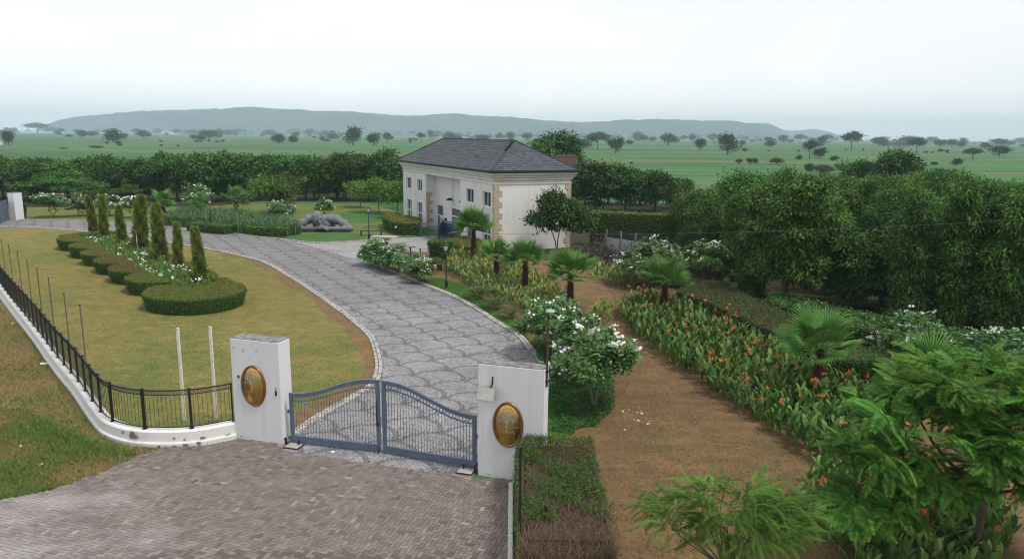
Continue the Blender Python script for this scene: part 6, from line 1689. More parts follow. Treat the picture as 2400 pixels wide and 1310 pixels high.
bed2 = GP([(1452, 752), (1500, 800), (1570, 850), (1650, 905), (1760, 985), (1840, 1035), (1930, 1090), (2010, 1120), (2150, 1060), (2090, 970), (1990, 920), (1900, 895), (1800, 830), (1700, 775), (1600, 735), (1545, 712), (1490, 712)])
bed3 = GP([(1890, 1175), (1920, 1230), (1960, 1300), (2010, 1370), (2320, 1380), (2380, 1250), (2300, 1170), (2150, 1150), (2000, 1160), (1920, 1130)])
def canna_bed(poly, n, lvs, fls, pf, kinds, seed, names, sc=(.8, 1.15), fsc=1.0):
    r = np.random.default_rng(seed)
    q = scatter_poly(poly, n * 3, r); sel = []          # even spacing
    dmin = math.sqrt(poly_area(poly) / n) * .72; grid = {}
    for p in q:
        ky = (int(p[0] / dmin), int(p[1] / dmin))
        if all((p[0] - o_[0]) ** 2 + (p[1] - o_[1]) ** 2 > dmin * dmin for i in (-1, 0, 1) for j in (-1, 0, 1) for o_ in grid.get((ky[0] + i, ky[1] + j), ())):
            grid.setdefault(ky, []).append(p); sel.append(p)
    return [(p, lvs[r.integers(len(lvs))], fls[r.integers(len(fls))] if r.random() < pf else None, r.random() * 6.28, r.uniform(*sc), kinds, r.uniform(.85, 1.15) * fsc) for p in sel]
plants = canna_bed(bed1, 620, cy, flr + fl, .14, 0, 31, '') + canna_bed(bed2, 900, cg, fl, .15, 1, 32, '', (.68, 1.25)) + canna_bed(bed3, 200, cn, fl, .2, 2, 33, '', (.75, 1.05))
extra = canna_bed(GP([(1385, 742), (1390, 760), (1430, 765), (1440, 742), (1420, 730)]), 12, cy, fl, 0, 3, 34, '') + canna_bed(GP([(1390, 655), (1440, 672), (1490, 678), (1500, 664), (1440, 640), (1400, 632)]), 40, cy, fl, 0, 4, 35, '', (.9, 1.2)) + canna_bed(GP([(1445, 735), (1470, 752), (1540, 720), (1500, 705)]), 22, cy, fl, .1, 5, 36, '')
allp = plants + extra
dd = np.array([depth(p[0]) for p in allp]); near_i = set(np.argsort(dd)[:300].tolist())
lab0 = ['yellow green variegated canna among its like in the bed before the house', 'green leaved canna with orange flowers about it in the long bed by the path', 'broad leaved canna of the near bed under the feathery tree', 'pale yellow canna in the small clump behind the frangipanis', 'yellowish canna by the shaded panel wall', 'yellowish canna at the head of the long bed']
grp0 = ['variegated cannas', 'green cannas in the long bed', 'cannas under the feathery tree', 'small canna clump', 'cannas by the panel wall', 'cannas at the head of the long bed']
rest = MD()
def mesh_md(me):
    n_ = len(me.vertices); V = np.zeros(n_ * 3); me.vertices.foreach_get('co', V)
    md = MD(); T, Q, tq, tt_, mq, mt = [], [], [], [], [], []
    tv = np.zeros(len(me.polygons)); me.attributes['tint'].data.foreach_get('value', tv)
    for f, tn in zip(me.polygons, tv):
        if len(f.vertices) == 4: Q.append(list(f.vertices)); tq.append(tn); mq.append(f.material_index)
        else: T.append(list(f.vertices)); tt_.append(tn); mt.append(f.material_index)
    md.V = [V.reshape(-1, 3)]; md.n = n_
    if Q: md.Q, md.qt, md.qm = [np.array(Q)], [np.array(tq)], [np.array(mq)]
    if T: md.T, md.tt, md.tm = [np.array(T)], [np.array(tt_)], [np.array(mt)]
    return md
cache = {}
rest = {'leaf_canna': MD(), 'leaf_canna_y': MD(), 'fl': MD()}
for i, (p, lv, fw, a, s_, kd, fs) in enumerate(allp):
    if i in near_i:
        t = thing('canna', lab0[kd], 'canna', (p[0], p[1], .015), a, grp0[kd], s_)
        if fw: t['label'] = lab0[kd].replace('canna ', 'canna in flower ', 1) if kd != 1 else 'green leaved canna carrying its own orange flower spike in the long bed'
        if fw: t['group'] = grp0[kd] + ' in flower'
        link('leaves', lv, t, kind='stuff')
        if fw: link('flower_spike', fw, t, scale=fs)
    else:
        for me, ky, sc_ in ((lv, lv.materials[0].name, s_), (fw, 'fl', s_ * fs)):
            if me is None: continue
            if me.name not in cache: cache[me.name] = mesh_md(me)
            Mx = np.eye(4); Mx[:3, :3] = np.array([[math.cos(a), -math.sin(a), 0], [math.sin(a), math.cos(a), 0], [0, 0, 1]]) * sc_; Mx[:3, 3] = (p[0], p[1], .015)
            k_ = 'fl' if ky == 'fl' else ('leaf_canna_y' if 'variegated' in ky else 'leaf_canna'); rest[k_].merge(cache[me.name], Mx, RNG.normal(0, .1))
obj('canna_plants', rest['leaf_canna'], M['leaf_canna'], kind='stuff'); obj('canna_plants', rest['leaf_canna_y'], M['leaf_canna_y'], kind='stuff'); obj('canna_flowers', rest['fl'], [M['petal_orange'], M['stem_green']], kind='stuff')

# ================================================================ LOW PLANTING
sb = GP([(350, 530), (400, 524), (420, 512), (560, 512), (640, 522), (690, 538), (702, 552), (640, 556), (560, 548), (500, 538), (420, 532)])
mass('strap_leaved_bed', '', sb, 900, [strap_md(20 + k, 18, .95, .045, .14, .45) for k in range(4)], M['leaf_agap'], seed=63)
kw = dict(dens=(160, 200), size=.11, rough=.05)
hedge('low_hedge', 'low dark clipped hedge edging the strap leaved bed by the drive', 'hedge', band((455, 540), (545, 549), 1.8), .75, side_leaf='leaf_dark', top_leaf='leaf_dark', seed=64, **kw)
hedge('low_hedge', 'low bright green hedge of three humps beside the statue', 'hedge', GP([(562, 546), (585, 553), (622, 555), (672, 557), (688, 550), (660, 545), (620, 544), (585, 541)]), .75, side_leaf='leaf_bright', top_leaf='leaf_bright', seed=65, **kw)
hedge('clipped_hedge', 'dark rounded hedge curving along the house front to the court', 'hedge', GP([(896, 528), (900, 540), (918, 549), (945, 553), (984, 553), (986, 540), (968, 534), (940, 530), (915, 524)]), 1.1, side_leaf='leaf_box', top_leaf='leaf_hedge', seed=66, **kw)
hedge('clipped_hedge', 'low clipped hedge by the house corner behind the red trunked palm', 'hedge', GP([(1050, 592), (1062, 602), (1110, 606), (1140, 600), (1135, 588), (1095, 576), (1065, 578)]), .8, side_leaf='leaf_box', top_leaf='leaf_hedge', seed=67, **kw)
hedge('round_shrub', 'dark round shrub at the end of the side court', 'shrub', [G(1033, 606) + .95 * np.array([math.cos(a), math.sin(a), 0]) for a in np.linspace(0, 6.28, 13)[:-1]], 1.25, inset=.3, side_leaf='leaf_dark', top_leaf='leaf_dark', seed=68, **kw)
hedge('clipped_hedge', 'small dark clipped hedge block beside the far white pillar', 'hedge', band((48, 513), (60, 513), 1.2), 1.5, side_leaf='leaf_dark', top_leaf='leaf_dark', seed=69, **kw)
hedge('brownish_hedge', 'long loose hedge with brownish tops behind the long canna bed', 'hedge', GP([(1585, 722), (1660, 750), (1740, 790), (1830, 838), (1905, 850), (1900, 800), (1830, 770), (1760, 735), (1690, 700), (1610, 695)]), .85, side_leaf='leaf_redbrown', top_leaf='leaf_redbrown', seed=70, dens=(420, 420), size=.085, rough=.09)
hedge('round_shrub', 'dark round clipped shrub under the wood beside the large fan palm', 'shrub', [G(1990, 890) + np.array([1.05 * math.cos(a), .9 * math.sin(a), 0]) for a in np.linspace(0, 6.28, 13)[:-1]], 1.0, inset=.25, side_leaf='leaf_dark', top_leaf='leaf_dark', seed=71, dens=(420, 420), size=.07, rough=.05)
hedge('low_hedge', 'dark shaded hedge along the foot of the wood', 'hedge', GP([(1790, 735), (1900, 780), (2020, 810), (2200, 850), (2420, 900), (2420, 840), (2200, 800), (2000, 760), (1820, 715)]), .7, side_leaf='leaf_dark', top_leaf='leaf_dark', seed=72, dens=(110, 110), size=.15, rough=.1)
pur = tree_spec(560, 1.6, blob_lobes(77, 1.6, 2.6, 6, .1, 1.0, .25), 110, 26, .35, .12, .06, 'leaf_purple', r0=.04, zmin=.15)
p = G(1400, 622); plant(pur, 'purple_shrub', 'thin greyish purple shrub against the concrete panel wall', 'shrub', p, .5, 1.15)
p = G(1470, 628); plant(pur, 'purple_shrub', 'second greyish purple shrub partly hidden behind the yellowish cannas', 'shrub', p, 2.5, 1.0)
# ground cover under the frangipanis
def cover(name, poly, n, mat, z0, zr, size, seed):
    r = np.random.default_rng(seed); q = scatter_poly(poly, n, r); md = MD()
    hz = z0 + zr * r.random(n) * (.6 + .4 * np.sin(q[:, 0] * 3 + 2 * np.sin(q[:, 1] * 2)))
    d = unit(r.normal(0, 1, (n, 3)) * (1, 1, .5)); leaf_quads(md, np.c_[q, hz], d, unit(np.array([0, 0, 1.3]) + r.normal(0, .45, (n, 3))), size * (.6 + .8 * r.random(n)), size * .7 * (.6 + .8 * r.random(n)), .45 + r.normal(0, .25, n))
    return obj(name, md, M[mat], kind='stuff')
cover('ground_cover', GP([(1248, 800), (1275, 900), (1300, 960), (1330, 1010), (1400, 1000), (1440, 960), (1440, 900), (1400, 830), (1330, 790)]), 15000, 'leaf_cover', .04, .26, .075, 73)
cover('ground_cover', GP([(1296, 900), (1296, 1015), (1345, 1018), (1330, 960)]), 2500, 'leaf_cover', .03, .12, .07, 74)
cover('fallen_petals', GP([(1460, 960), (1530, 950), (1520, 1010), (1440, 1020)]), 26, 'petal_white', .03, .02, .10, 75)

# ---- twiggy hedge at the pillar
def twiggy():
    x0, x1, y0, y1, h = 0.18, 2.02, 12.6, 17.25, 1.28
    t = thing('twiggy_hedge', 'boxy half bare hedge with brown twigs and patchy green top beside the pillar', 'hedge', (x0, y0, 0))
    w, l = x1 - x0, y1 - y0; r = np.random.default_rng(80)
    md = MD().box((w / 2 + .04, l / 2, h / 2 - .09), (w - .22, l - .22, h - .14), taper=.97)
    obj('inner_stems', md, M['twiggy_body'], t)
    md = MD()
    for k in range(7000):
        s_ = r.integers(0, 10)
        if s_ < 4: b = np.array([w - .06, r.uniform(0, l), r.uniform(0, .9)]); d = np.array([r.normal(.03, .10), r.normal(0, .45), 1.0])
        elif s_ < 6: b = np.array([r.uniform(0, w), .06, r.uniform(0, .9)]); d = np.array([r.normal(.15, .5), -abs(r.normal(.03, .1)), 1.0])
        elif s_ < 9: b = np.array([r.uniform(.03, w), r.uniform(.02, l) if k % 3 else r.uniform(.02, 1.6), h - .30]); d = np.array([r.normal(.1, .7), r.normal(0, .7), .9])
        else: b = np.array([.08, r.uniform(0, l), r.uniform(0, .9)]); d = np.array([-abs(r.normal(.05, .1)), r.normal(0, .4), 1.0])
        d = unit(d); ln = r.uniform(.22, .55); ln = min(ln, max(.1, (h + .08 - b[2]) / max(.2, d[2])))
        bend = r.normal(0, .07, 3); q = b + d * ln
        sd = unit(np.cross(d, (r.normal(), r.normal(), r.normal()))) * r.uniform(.0028, .0055); s2 = np.cross(d, sd)
        m_ = (b + q) / 2 + bend
        V = [b + sd, b - sd * .5 + s2, b - sd * .5 - s2, m_ + sd * .8, m_ - sd * .4 + s2 * .8, m_ - sd * .4 - s2 * .8, q]
        md.add(V, [[0, 1, 4, 3], [1, 2, 5, 4], [2, 0, 3, 5]], [[3, 4, 6], [4, 5, 6], [5, 3, 6]], tint=np.clip(r.normal(.5, .28), 0, 1))
    obj('twigs', md, M['twig'], t, kind='stuff')
    md = MD(); n = 26000
    P = np.c_[r.random(n) * w, r.random(n) * l, np.full(n, h)]
    f = np.sin(P[:, 0] * 3.1 + 1) * np.sin(P[:, 1] * 1.9) + .6 * np.sin(P[:, 0] * 6 + P[:, 1] * 5) + .5 * (P[:, 1] > 1.0) * (P[:, 1] < 3.1)
    k = (f + r.normal(0, .45, n) > .35) & (P[:, 1] > .75); P = P[k]; n = len(P)
    P[:, 2] += r.normal(-.02, .05, n)
    d = unit(r.normal(0, 1, (n, 3)) + (0, 0, .4)); leaf_quads(md, P, d, unit(np.array([0, 0, 1.0]) + r.normal(0, .6, (n, 3))), .045 * (.6 + .8 * r.random(n)), .028 * (.6 + .8 * r.random(n)), .45 + r.normal(0, .25, n))
    n = 5200; z = r.random(n) ** 1.0 * h
    P = np.c_[.02 - abs(r.normal(0, .05, n)) * (1.2 - z / h), r.random(n) ** .8 * l, z]
    d = unit(r.normal(0, 1, (n, 3)) + (-.5, 0, .2)); leaf_quads(md, P, d, unit(np.array([-1, 0, .5]) + r.normal(0, .5, (n, 3))), .05 * (.6 + .8 * r.random(n)), .035 * (.6 + .8 * r.random(n)), .5 + r.normal(0, .25, n))
    obj('leaves', md, M['leaf_box'], t, kind='stuff')
    n = 2600; md = MD(); P = np.c_[np.r_[r.random(n)] * w, l * (1 - .25 * r.random(n) ** 1.4), h + r.normal(0, .05, n)]
    d = unit(r.normal(0, 1, (n, 3)) + (0, 0, .4)); leaf_quads(md, P, d, unit(np.array([0, 0, 1.0]) + r.normal(0, .6, (n, 3))), .045 * np.ones(n), .026 * np.ones(n), .6 + r.normal(0, .3, n))
    obj('brown_leaves', md, M['leaf_redbrown'], t, kind='stuff')
twiggy()
o = obj('low_kerb_wall', MD().box((.02, 14.6, .12), (.1, 4.6, .24)), M['plinth_white']); tag(o, 'low white wall edge running along the paving side of the twiggy hedge', 'wall')
p = np.array([.72, 13.55, 0]); t = thing('short_pipe', 'short dark pipe standing among the bare twigs at the picture bottom', 'pipe', p); obj('shaft', MD().tube([(0, 0, 0), (0, 0, 1.42)], .03, 8), M['black_metal'], t); obj('cap', MD().lathe([(.036, 1.38), (.036, 1.42), (0, 1.43)], n=8), M['black_metal'], t)

# ================================================================ NEAR FEATHERY TREES
def frond_mesh(seed, l=.60, npin=17, plen=.115, nl=6, curl=.9, mat='leaf_frond', lw=.013, ll=.024, solid=False):
    r = np.random.default_rng(seed); K = 10; p = np.zeros(3); pts = [p]; e = .25
    for k in range(K - 1):
        e -= curl / K; p = p + np.array([math.cos(e), 0, math.sin(e)]) * l / (K - 1); pts.append(p)
    pts = np.array(pts); tg = unit(np.gradient(pts, axis=0)); md = MD().tube(pts, np.linspace(.007, .002, K), 3, cap=False, tint=.8)
    for i in range(npin):
        q = .14 + .86 * i / (npin - 1); c = np.array([np.interp(q * (K - 1), range(K), pts[:, j]) for j in range(3)]); t_ = np.array([np.interp(q * (K - 1), range(K), tg[:, j]) for j in range(3)])
        L_ = plen * (math.sin(math.pi * (.18 + .74 * q)) ** .7) * r.uniform(.9, 1.1); tn = np.clip(.5 + r.normal(0, .12), 0, 1)
        for sg_ in (-1, 1):
            d = unit(np.array([0, sg_, 0]) + t_ * .75 + np.array([0, 0, -.18])); f = (np.arange(nl) + .6) / nl
            if solid:
                leaf_quads(md, c[None], d[None], np.array([[0, -sg_ * .25, 1.0]]) + r.normal(0, .15, (1, 3)), np.array([L_]), np.array([.036]), np.array([tn + r.normal(0, .08)]))
                continue
            cc = c + d * L_ * f[:, None]; s_ = unit(np.cross(d, (0, 0, 1))); nz_ = np.tile([0, 0, 1.0], (nl, 1))
            lf = ll * np.sin(np.pi * (.22 + .7 * f))
            for s2 in (-1, 1): leaf_quads(md, cc, np.tile(unit(s_ * s2 + d * .7), (nl, 1)), nz_ + r.normal(0, .12, (nl, 3)), lf, np.full(nl, lw), np.full(nl, tn) + r.normal(0, .05, nl))
    return mesh_of('frond', md, M[mat])
ff = [frond_mesh(k, npin=14, plen=.16, curl=c, solid=True) for k, c in ((1, .7), (2, 1.1), (3, 1.5))]
ffd = [frond_mesh(k, .62, 24, .055, 4, c, 'leaf_wispy', .010, .022) for k, c in ((5, 1.3), (6, 1.8), (7, 2.3))]
def feathery_tree(name, label, base, h, lobes, nf, meshes, sc, trunk_r, limbs, fork, seed, bark='bark', up=.15, cat='tree', nsp=4):
    r = np.random.default_rng(seed); t = thing(name, label, cat, base)
    lb = np.array(lobes, float); pts = []
    vol = lb[:, 3] * lb[:, 4] * lb[:, 5]; pick = r.choice(len(lb), nf, p=vol ** .7 / (vol ** .7).sum())
    for k in pick:
        d = rand_dir(r, 1)[0]; d[2] = abs(d[2]) * .9 - .25; d = unit(d)
        p = lb[k, :3] + d * lb[k, 3:] * r.uniform(.55, 1.0)
        out = unit(np.array([p[0] - lb[k, 0] * .6, p[1] - lb[k, 1] * .6, 0]) + r.normal(0, .35, 3) * (1, 1, 0)); pts.append((p, out))
    ms = [mesh_md(m_) for m_ in meshes]; sprays = []
    for k in range(5):                                 # a twig end that carries several fronds
        md = MD()
        for q in range(nsp):
            a_ = (q - (nsp - 1) / 2) * .62 + r.normal(0, .12); Mx = np.array((Matrix.Rotation(a_, 4, 'Z') @ Matrix.Rotation(r.normal(-.05, .28), 4, 'Y') @ Matrix.Rotation(r.normal(0, .3), 4, 'X')))
            Mx[:3, :3] *= r.uniform(.8, 1.1); Mx[:3, 3] = r.normal(0, .05, 3); md.merge(ms[r.integers(len(ms))], Mx, r.normal(0, .14))
        sprays.append(mesh_of('leaf_spray', md, meshes[0].materials[0]))
    for i, (p, o_) in enumerate(pts):
        x = unit(o_ + np.array([0, 0, up + r.normal(0, .25)])); Mx = frameM(p, x, (r.normal(0, .25), r.normal(0, .25), 1)); s_ = sc * r.uniform(.75, 1.2)
        f = link('leaf_spray', sprays[r.integers(5)], t); f.matrix_local = Matrix(Mx.tolist()) @ Matrix.Scale(s_, 4)
    tg = [pts[k][0] for k in r.choice(nf, limbs, replace=False)]
    obj('trunk', trunk_md(r, h, trunk_r, tg, fork), M[bark], t, smooth=True)
    return t
b0 = np.array([9.6, 13.9, 0])
feathery_tree('feathery_tree', 'big feathery leaved tree filling the near right corner, dark forked trunk below', 'tree' and b0, 4.6, [(0, 0, 3.85, 1.9, 1.5, .5), (-1.5, -.2, 3.3, 1.2, 1.0, .5), (1.5, 0, 3.75, 1.5, 1.3, .6), (-2.2, -.3, 2.5, .9, .8, .45), (.3, -.6, 3.2, 1.6, .9, .5), (-1.7, -.5, 1.7, .9, .7, .4), (.9, -.4, 2.4, 1.4, .8, .4), (.3, -1.2, 3.0, 1.5, .6, .6), (-.6, -.8, 2.1, 1.4, .7, .5), (-2.5, -.5, 1.5, .8, .6, .4)], 300, ff, 1.0, .08, 7, .34, 90, nsp=7) 
wp = np.array([3.75, 11.6, 0])
feathery_tree('wispy_tree', 'low wispy tree with thin drooping light green sprays at the bottom', wp, 2.9, [(0, 0, 2.55, .75, .6, .35), (-.75, .1, 2.2, .55, .5, .35), (.8, .1, 2.25, .65, .5, .4), (.2, -.3, 2.1, .9, .5, .3)], 240, ffd, .85, .03, 22, .45, 91, up=.5, nsp=3)

# ================================================================ THE PLAIN, HILLS AND AIR
def hill_ridge(name, prof, y0, thick, seed, zbase=-1):
    r = np.random.default_rng(seed); xs_ = np.arange(prof[0][0], prof[-1][0], 6.0); V = []; rows = 14
    ys_ = np.interp(xs_, [q[0] for q in prof], [q[1] for q in prof]) + np.convolve(r.normal(0, 1.1, len(xs_)), np.ones(3) / 3, 'same')
    for k in range(rows):
        f = k / (rows - 1)
        for i, (x, y) in enumerate(zip(xs_, ys_)):
            d_ = ray(x, y); P = _C + d_ / d_[1] * y0; X, top = P[0], max(P[2], 0.5)
            z = top * math.sin(min(1.0, f) * math.pi / 2) ** 1.1
            gul = 1 + .10 * math.sin(i * .23 + 3 * f) * math.sin(i * .071 + seed) * math.sin(math.pi * f)
            yy = y0 - thick * (1 - f) * (1 + .25 * math.sin(i * .09 + seed))
            V.append((X * (yy / y0 + (1 - yy / y0) * .15), yy, z * gul * (1 if f == 1 else min(1, yy / y0 + .1 * f)) + zbase * (f == 0)))
    n_ = len(xs_)
    for i, (x, y) in enumerate(zip(xs_, ys_)): V.append((V[(rows - 1) * n_ + i][0], y0 + thick, -2))
    Q = [[k * n_ + i, k * n_ + i + 1, (k + 1) * n_ + i + 1, (k + 1) * n_ + i] for k in range(rows) for i in range(n_ - 1)]
    o = obj(name, MD().add(V, Q), M['hill'], smooth=True); o['kind'] = 'structure'
    return o
hill_ridge('hills', [(105, 306), (118, 292), (140, 281), (180, 274), (280, 265), (400, 258), (520, 256), (600, 252), (660, 256), (800, 262), (900, 268), (960, 273), (1050, 267), (1130, 272), (1200, 275), (1280, 283), (1340, 287), (1430, 284), (1500, 280), (1580, 281), (1680, 284), (1780, 290), (1820, 300), (1850, 316), (1880, 330)], 4300, 700, 2)
hill_ridge('hills', [(1560, 330), (1640, 300), (1740, 291), (1800, 289), (1830, 303), (1860, 307), (1910, 303), (1940, 309), (1980, 320), (2010, 332)], 5600, 500, 3)
farA = []
def far_mesh(seed, kind):
    r = np.random.default_rng(seed); md = MD()
    lb = {'round': blob_lobes(seed, 1, .95, 7, .18, 1.0, .24), 'tall': [(0, 0, .3 + .1 * k, .2 - .02 * k, .2 - .02 * k, .14) for k in range(6)] + [(.1, .05, .6, .18, .18, .2)], 'umbrella': [(.45 * math.cos(a) * f, .45 * math.sin(a) * f, .74 + .12 * (1 - f), .24, .24, .11) for a, f in zip(np.arange(9) * 2.4, np.linspace(.1, 1.1, 9))]}[kind]
    cc = clumps(md, r, lb, 90, 22, .19, .085, .055, shell=.35, flat=.7, droop=.2, zmin=.06 if kind != 'umbrella' else .5)
    tr = trunk_md(r, 1, .028, cc[r.choice(len(cc), 6)], .3 if kind != 'umbrella' else .42, lean=(.05, 0), m=1, n=5)
    md.merge(tr, None, 0, 1)
    return mesh_of('field_tree', md, [M['leaf_far'], M['bark']])
far = {'round': [far_mesh(k, 'round') for k in (601, 602, 603)], 'tall': [far_mesh(k, 'tall') for k in (611, 612)], 'umbrella': [far_mesh(k, 'umbrella') for k in (621, 622)]}
near_lab = {265: 'tall dark round headed tree standing alone in the green field on the left', 828: 'broad tree with a short trunk in the field left of the roof ridge', 875: 'rounded tree in the field just right of the broad one', 656: 'small dark lollipop tree alone in the green field', 20: 'round dark tree in the field above the far white pillar', 1443: 'round tree on a thin trunk in the field right of the house', 1705: 'bushy tree with a narrow foot in the middle of the right fields', 1897: 'leaning tree with an open crown in the right fields', 1995: 'flat topped tree with a bent trunk in the right fields', 2148: 'slanting tree with an open crown before the purple haze of far trees', 2280: 'low flat crowned tree leaning sideways in the far right field', 1566: 'dark flat headed tree on the plain right of the house', 1805: 'single small dark round tree in the right field', 1365: 'low round tree just right of the large tree behind the roof', 1400: 'wide flat crowned dark tree behind the low round one', 2342: 'low wide dark bush like tree near the right edge of the plain'}
FT = [(20, 308, 340, 30, 'r'), (88, 290, 314, 58, 'u'), (125, 298, 313, 35, 'r'), (265, 300, 333, 26, 't'), (290, 313, 327, 20, 'r'), (337, 304, 325, 30, 'r'), (370, 302, 315, 22, 'r'), (415, 302, 316, 20, 'r'), (455, 303, 317, 32, 'r'), (472, 318, 330, 26, 'r'), (492, 304, 326, 40, 'r'), (512, 302, 321, 30, 'r'), (535, 305, 319, 16, 'r'), (565, 303, 317, 36, 'u'), (590, 308, 317, 10, 'r'), (630, 302, 316, 18, 'r'), (656, 314, 336, 20, 't'), (690, 301, 318, 36, 'r'), (726, 303, 320, 28, 'r'), (755, 320, 331, 14, 'r'), (770, 305, 318, 12, 'r'), (828, 300, 343, 38, 'r'), (875, 311, 343, 34, 'r'), (908, 309, 333, 22, 'r'), (962, 328, 337, 7, 'r'), (968, 308, 321, 18, 'u'), (986, 313, 334, 26, 'u'), (1010, 306, 327, 18, 'r'), (1027, 305, 323, 16, 'r'), (1055, 311, 331, 26, 'r'), (1077, 320, 331, 16, 'r'), (1130, 315, 331, 40, 'r'), (1170, 310, 329, 16, 'r'), (1196, 311, 331, 22, 'r'), (1235, 310, 331, 24, 'r'), (1365, 325, 353, 40, 'r'), (1400, 312, 350, 56, 'u'), (1443, 320, 360, 38, 'r'), (1475, 327, 341, 18, 'r'), (1495, 308, 331, 20, 't'), (1530, 320, 334, 18, 'r'), (1566, 311, 341, 38, 'r'), (1622, 315, 333, 18, 'r'), (1642, 323, 353, 24, 'r'), (1672, 316, 333, 36, 'u'), (1705, 316, 363, 48, 'r'), (1740, 328, 344, 14, 'r'), (1805, 328, 347, 24, 'r'), (1835, 318, 336, 24, 'r'), (1875, 317, 335, 30, 'u'), (1897, 331, 371, 40, 'u'), (1920, 349, 371, 34, 'r'), (1925, 317, 344, 20, 'r'), (1940, 317, 336, 26, 'u'), (1995, 311, 353, 56, 'u'), (2060, 320, 343, 42, 'r'), (2130, 318, 343, 52, 'r'), (2148, 326, 360, 46, 'u'), (2205, 326, 344, 28, 'r'), (2230, 325, 345, 30, 'r'), (2258, 324, 339, 20, 'r'), (2280, 349, 374, 46, 'u'), (2308, 333, 351, 20, 'r'), (2345, 327, 343, 44, 'r'), (2342, 340, 367, 48, 'r'), (2390, 322, 338, 30, 'r')]
def far_tree(i, x, ty, by, w, kd, lab, grp):
    hor = 318 + (x - 1200) * .0105; by = max(by, hor + 4.2)
    p = G(x, by); h = hgt(p, ty, 80); me = far[{'r': 'round', 't': 'tall', 'u': 'umbrella'}[kd]]
    wd = w * depth(p) / FOC / {'r': .95, 't': .5, 'u': 1.35}[kd]
    o = link('field_tree', me[i % len(me)], None, (p[0], p[1], -.05), (0, 0, i * 1.7), (wd, wd, h))
    tag(o, lab, 'tree', grp)
for i, (x, ty, by, w, kd) in enumerate(FT): far_tree(i, x, ty, by, w, kd, near_lab.get(x, 'hazy blue green tree scattered far out on the plain'), 'scattered trees on the plain')
r = np.random.default_rng(99)
for i in range(150):
    x = r.uniform(-60, 2460); hor = 318 + (x - 1200) * .0105; by = hor + 4.5 + abs(r.normal(0, 3.2)); hh = r.uniform(5, 13) * (1 if by - hor < 8 else .8)
    far_tree(i, x, by - hh, by, hh * r.uniform(.9, 2.2), 'rru'[r.integers(3)], 'small faint tree in the hazy line along the foot of the hills', 'faint tree line below the hills')
p = G(1303, 372); pend = tree_spec(630, 6, [(0, 0, 4.5, 1.7, 1.6, 1.1), (-1.4, 0, 3.9, 1.3, 1.2, 1.1), (1.4, .1, 4.1, 1.2, 1.2, 1.1), (.3, 0, 3.0, 2.1, 1.6, 1.2), (1.7, 0, 2.6, .8, .9, 1.2)], 190, 44, .8, .42, .15, 'leaf_dark', droop=1.0, r0=.2)
p = np.array([7.2, 118, 0]); 
vx = ray(1303, 340); p = _C + vx / vx[1] * 118; p[2] = 0
plant(pend, 'weeping_tree', 'large dark weeping tree with a full crown standing behind the slope of the roof', 'tree', p, .4, hgt(p, 314) / 5.6)
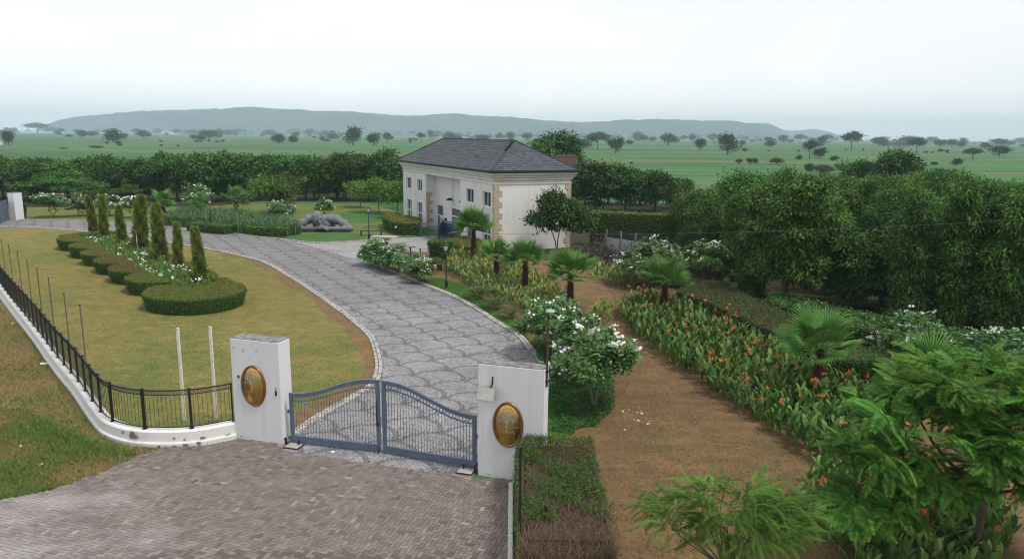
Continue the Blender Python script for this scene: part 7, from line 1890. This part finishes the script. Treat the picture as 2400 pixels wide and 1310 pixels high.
# low scrub lines in the fields, far sheds
for i, (x, y, w, hp, lab) in enumerate([(225, 347, 40, 5, 'dark low scrub patch in the green field behind the left belt'), (1880, 417, 60, 9, 'dark scrub line along the edge of the bare field strip'), (1480, 385, 10, 5, 'single small bush in the green field right of the house'), (2230, 412, 24, 14, 'small dry bush beside the bare track on the right'), (150, 350, 24, 4, 'second dark low scrub patch in the left field')]):
    p = G(x, y); h = max(.8, hgt(p, y - hp)); me = far['round'][i % 3]; wd = w * depth(p) / FOC
    o = link('scrub', me, None, (p[0], p[1], -.1 * h), (0, 0, i), (wd, wd * .7, h * 1.1)); tag(o, lab, 'scrub')
r = np.random.default_rng(123)
rows_ = [(r.uniform(-50, 2400), r.uniform(9, 90)) for _ in range(26)]
for i in range(90):
    x0, dy = rows_[i % 26]; x = x0 + r.normal(0, 50); y = 318 + (x - 1200) * .0105 + dy
    if 880 < x < 1360 and y > 335: continue
    if x < 940 and y > 352: continue
    p = G(x, y); me = far['round'][i % 3]; h = r.uniform(1.0, 2.6); wd = h * r.uniform(1.0, 2.2)
    o = link('scrub', me, None, (p[0], p[1], -.1 * h), (0, 0, i), (wd, wd * .8, h)); tag(o, 'small low bush among the scrub scattered along the field edges of the plain', 'scrub', 'scrub along the field edges')
for i in range(46):
    x = r.uniform(-30, 2430); y = 318 + (x - 1200) * .0105 + 8 + 14 * r.random() ** 1.5; hh = r.uniform(8, 18)
    far_tree(i, x, y - hh, y, hh * r.uniform(.9, 1.8), 'rrut'[r.integers(4)], 'hazy blue green tree scattered far out on the plain', 'scattered trees on the plain')
for i, (x, by, w, hp, mt, lab) in enumerate([(100, 312, 80, 5, 'pillar_white', 'long pale low building far out at the left foot of the hills'), (6, 340, 10, 16, 'pillar_white', 'small white hut beside the round field tree at the left edge'), (968, 330, 22, 7, 'brick', 'small far house with a pinkish roof beyond the slate roof'), (2096, 343, 44, 12, 'brick', 'faint reddish purple building among the far trees on the right'), (400, 313, 36, 4, 'pillar_white', 'faint pale building strip far out under the hills')]):
    hor = 318 + (x - 1200) * .0105; p = G(x, max(by, hor + 5)); h = hgt(p, by - hp, 60); wd = w * depth(p) / FOC
    t = thing('far_building', lab, 'building', p, .1)
    obj('wall', MD().box((0, 0, h * .4), (wd, wd * .4 + 4, h * .8)), M[mt], t)
    obj('roof', MD().add([(-wd / 2 - .3, -wd * .2 - 2.4, h * .78), (wd / 2 + .3, -wd * .2 - 2.4, h * .78), (wd / 2 + .3, wd * .2 + 2.4, h * .78), (-wd / 2 - .3, wd * .2 + 2.4, h * .78), (-wd / 2, 0, h), (wd / 2, 0, h)], [[0, 1, 5, 4], [2, 3, 4, 5]], [[3, 0, 4], [1, 2, 5]]), M['concrete' if mt != 'brick' else 'brick'], t)
# low crop ridges give the near fields their texture
hz = MD().box((0, 3150, 83), (11000, 6500, 168))
n = NT('haze_air')
pv = n.node('VolumePrincipled'); pv.inputs['Color'].default_value = (.65, .835, 1.0, 1); pv.inputs['Density'].default_value = 0.00022; pv.inputs['Anisotropy'].default_value = -0.2
n.l.new(pv.outputs[0], n.out.inputs['Volume'])
o = obj('haze', hz, n.m, kind='stuff')
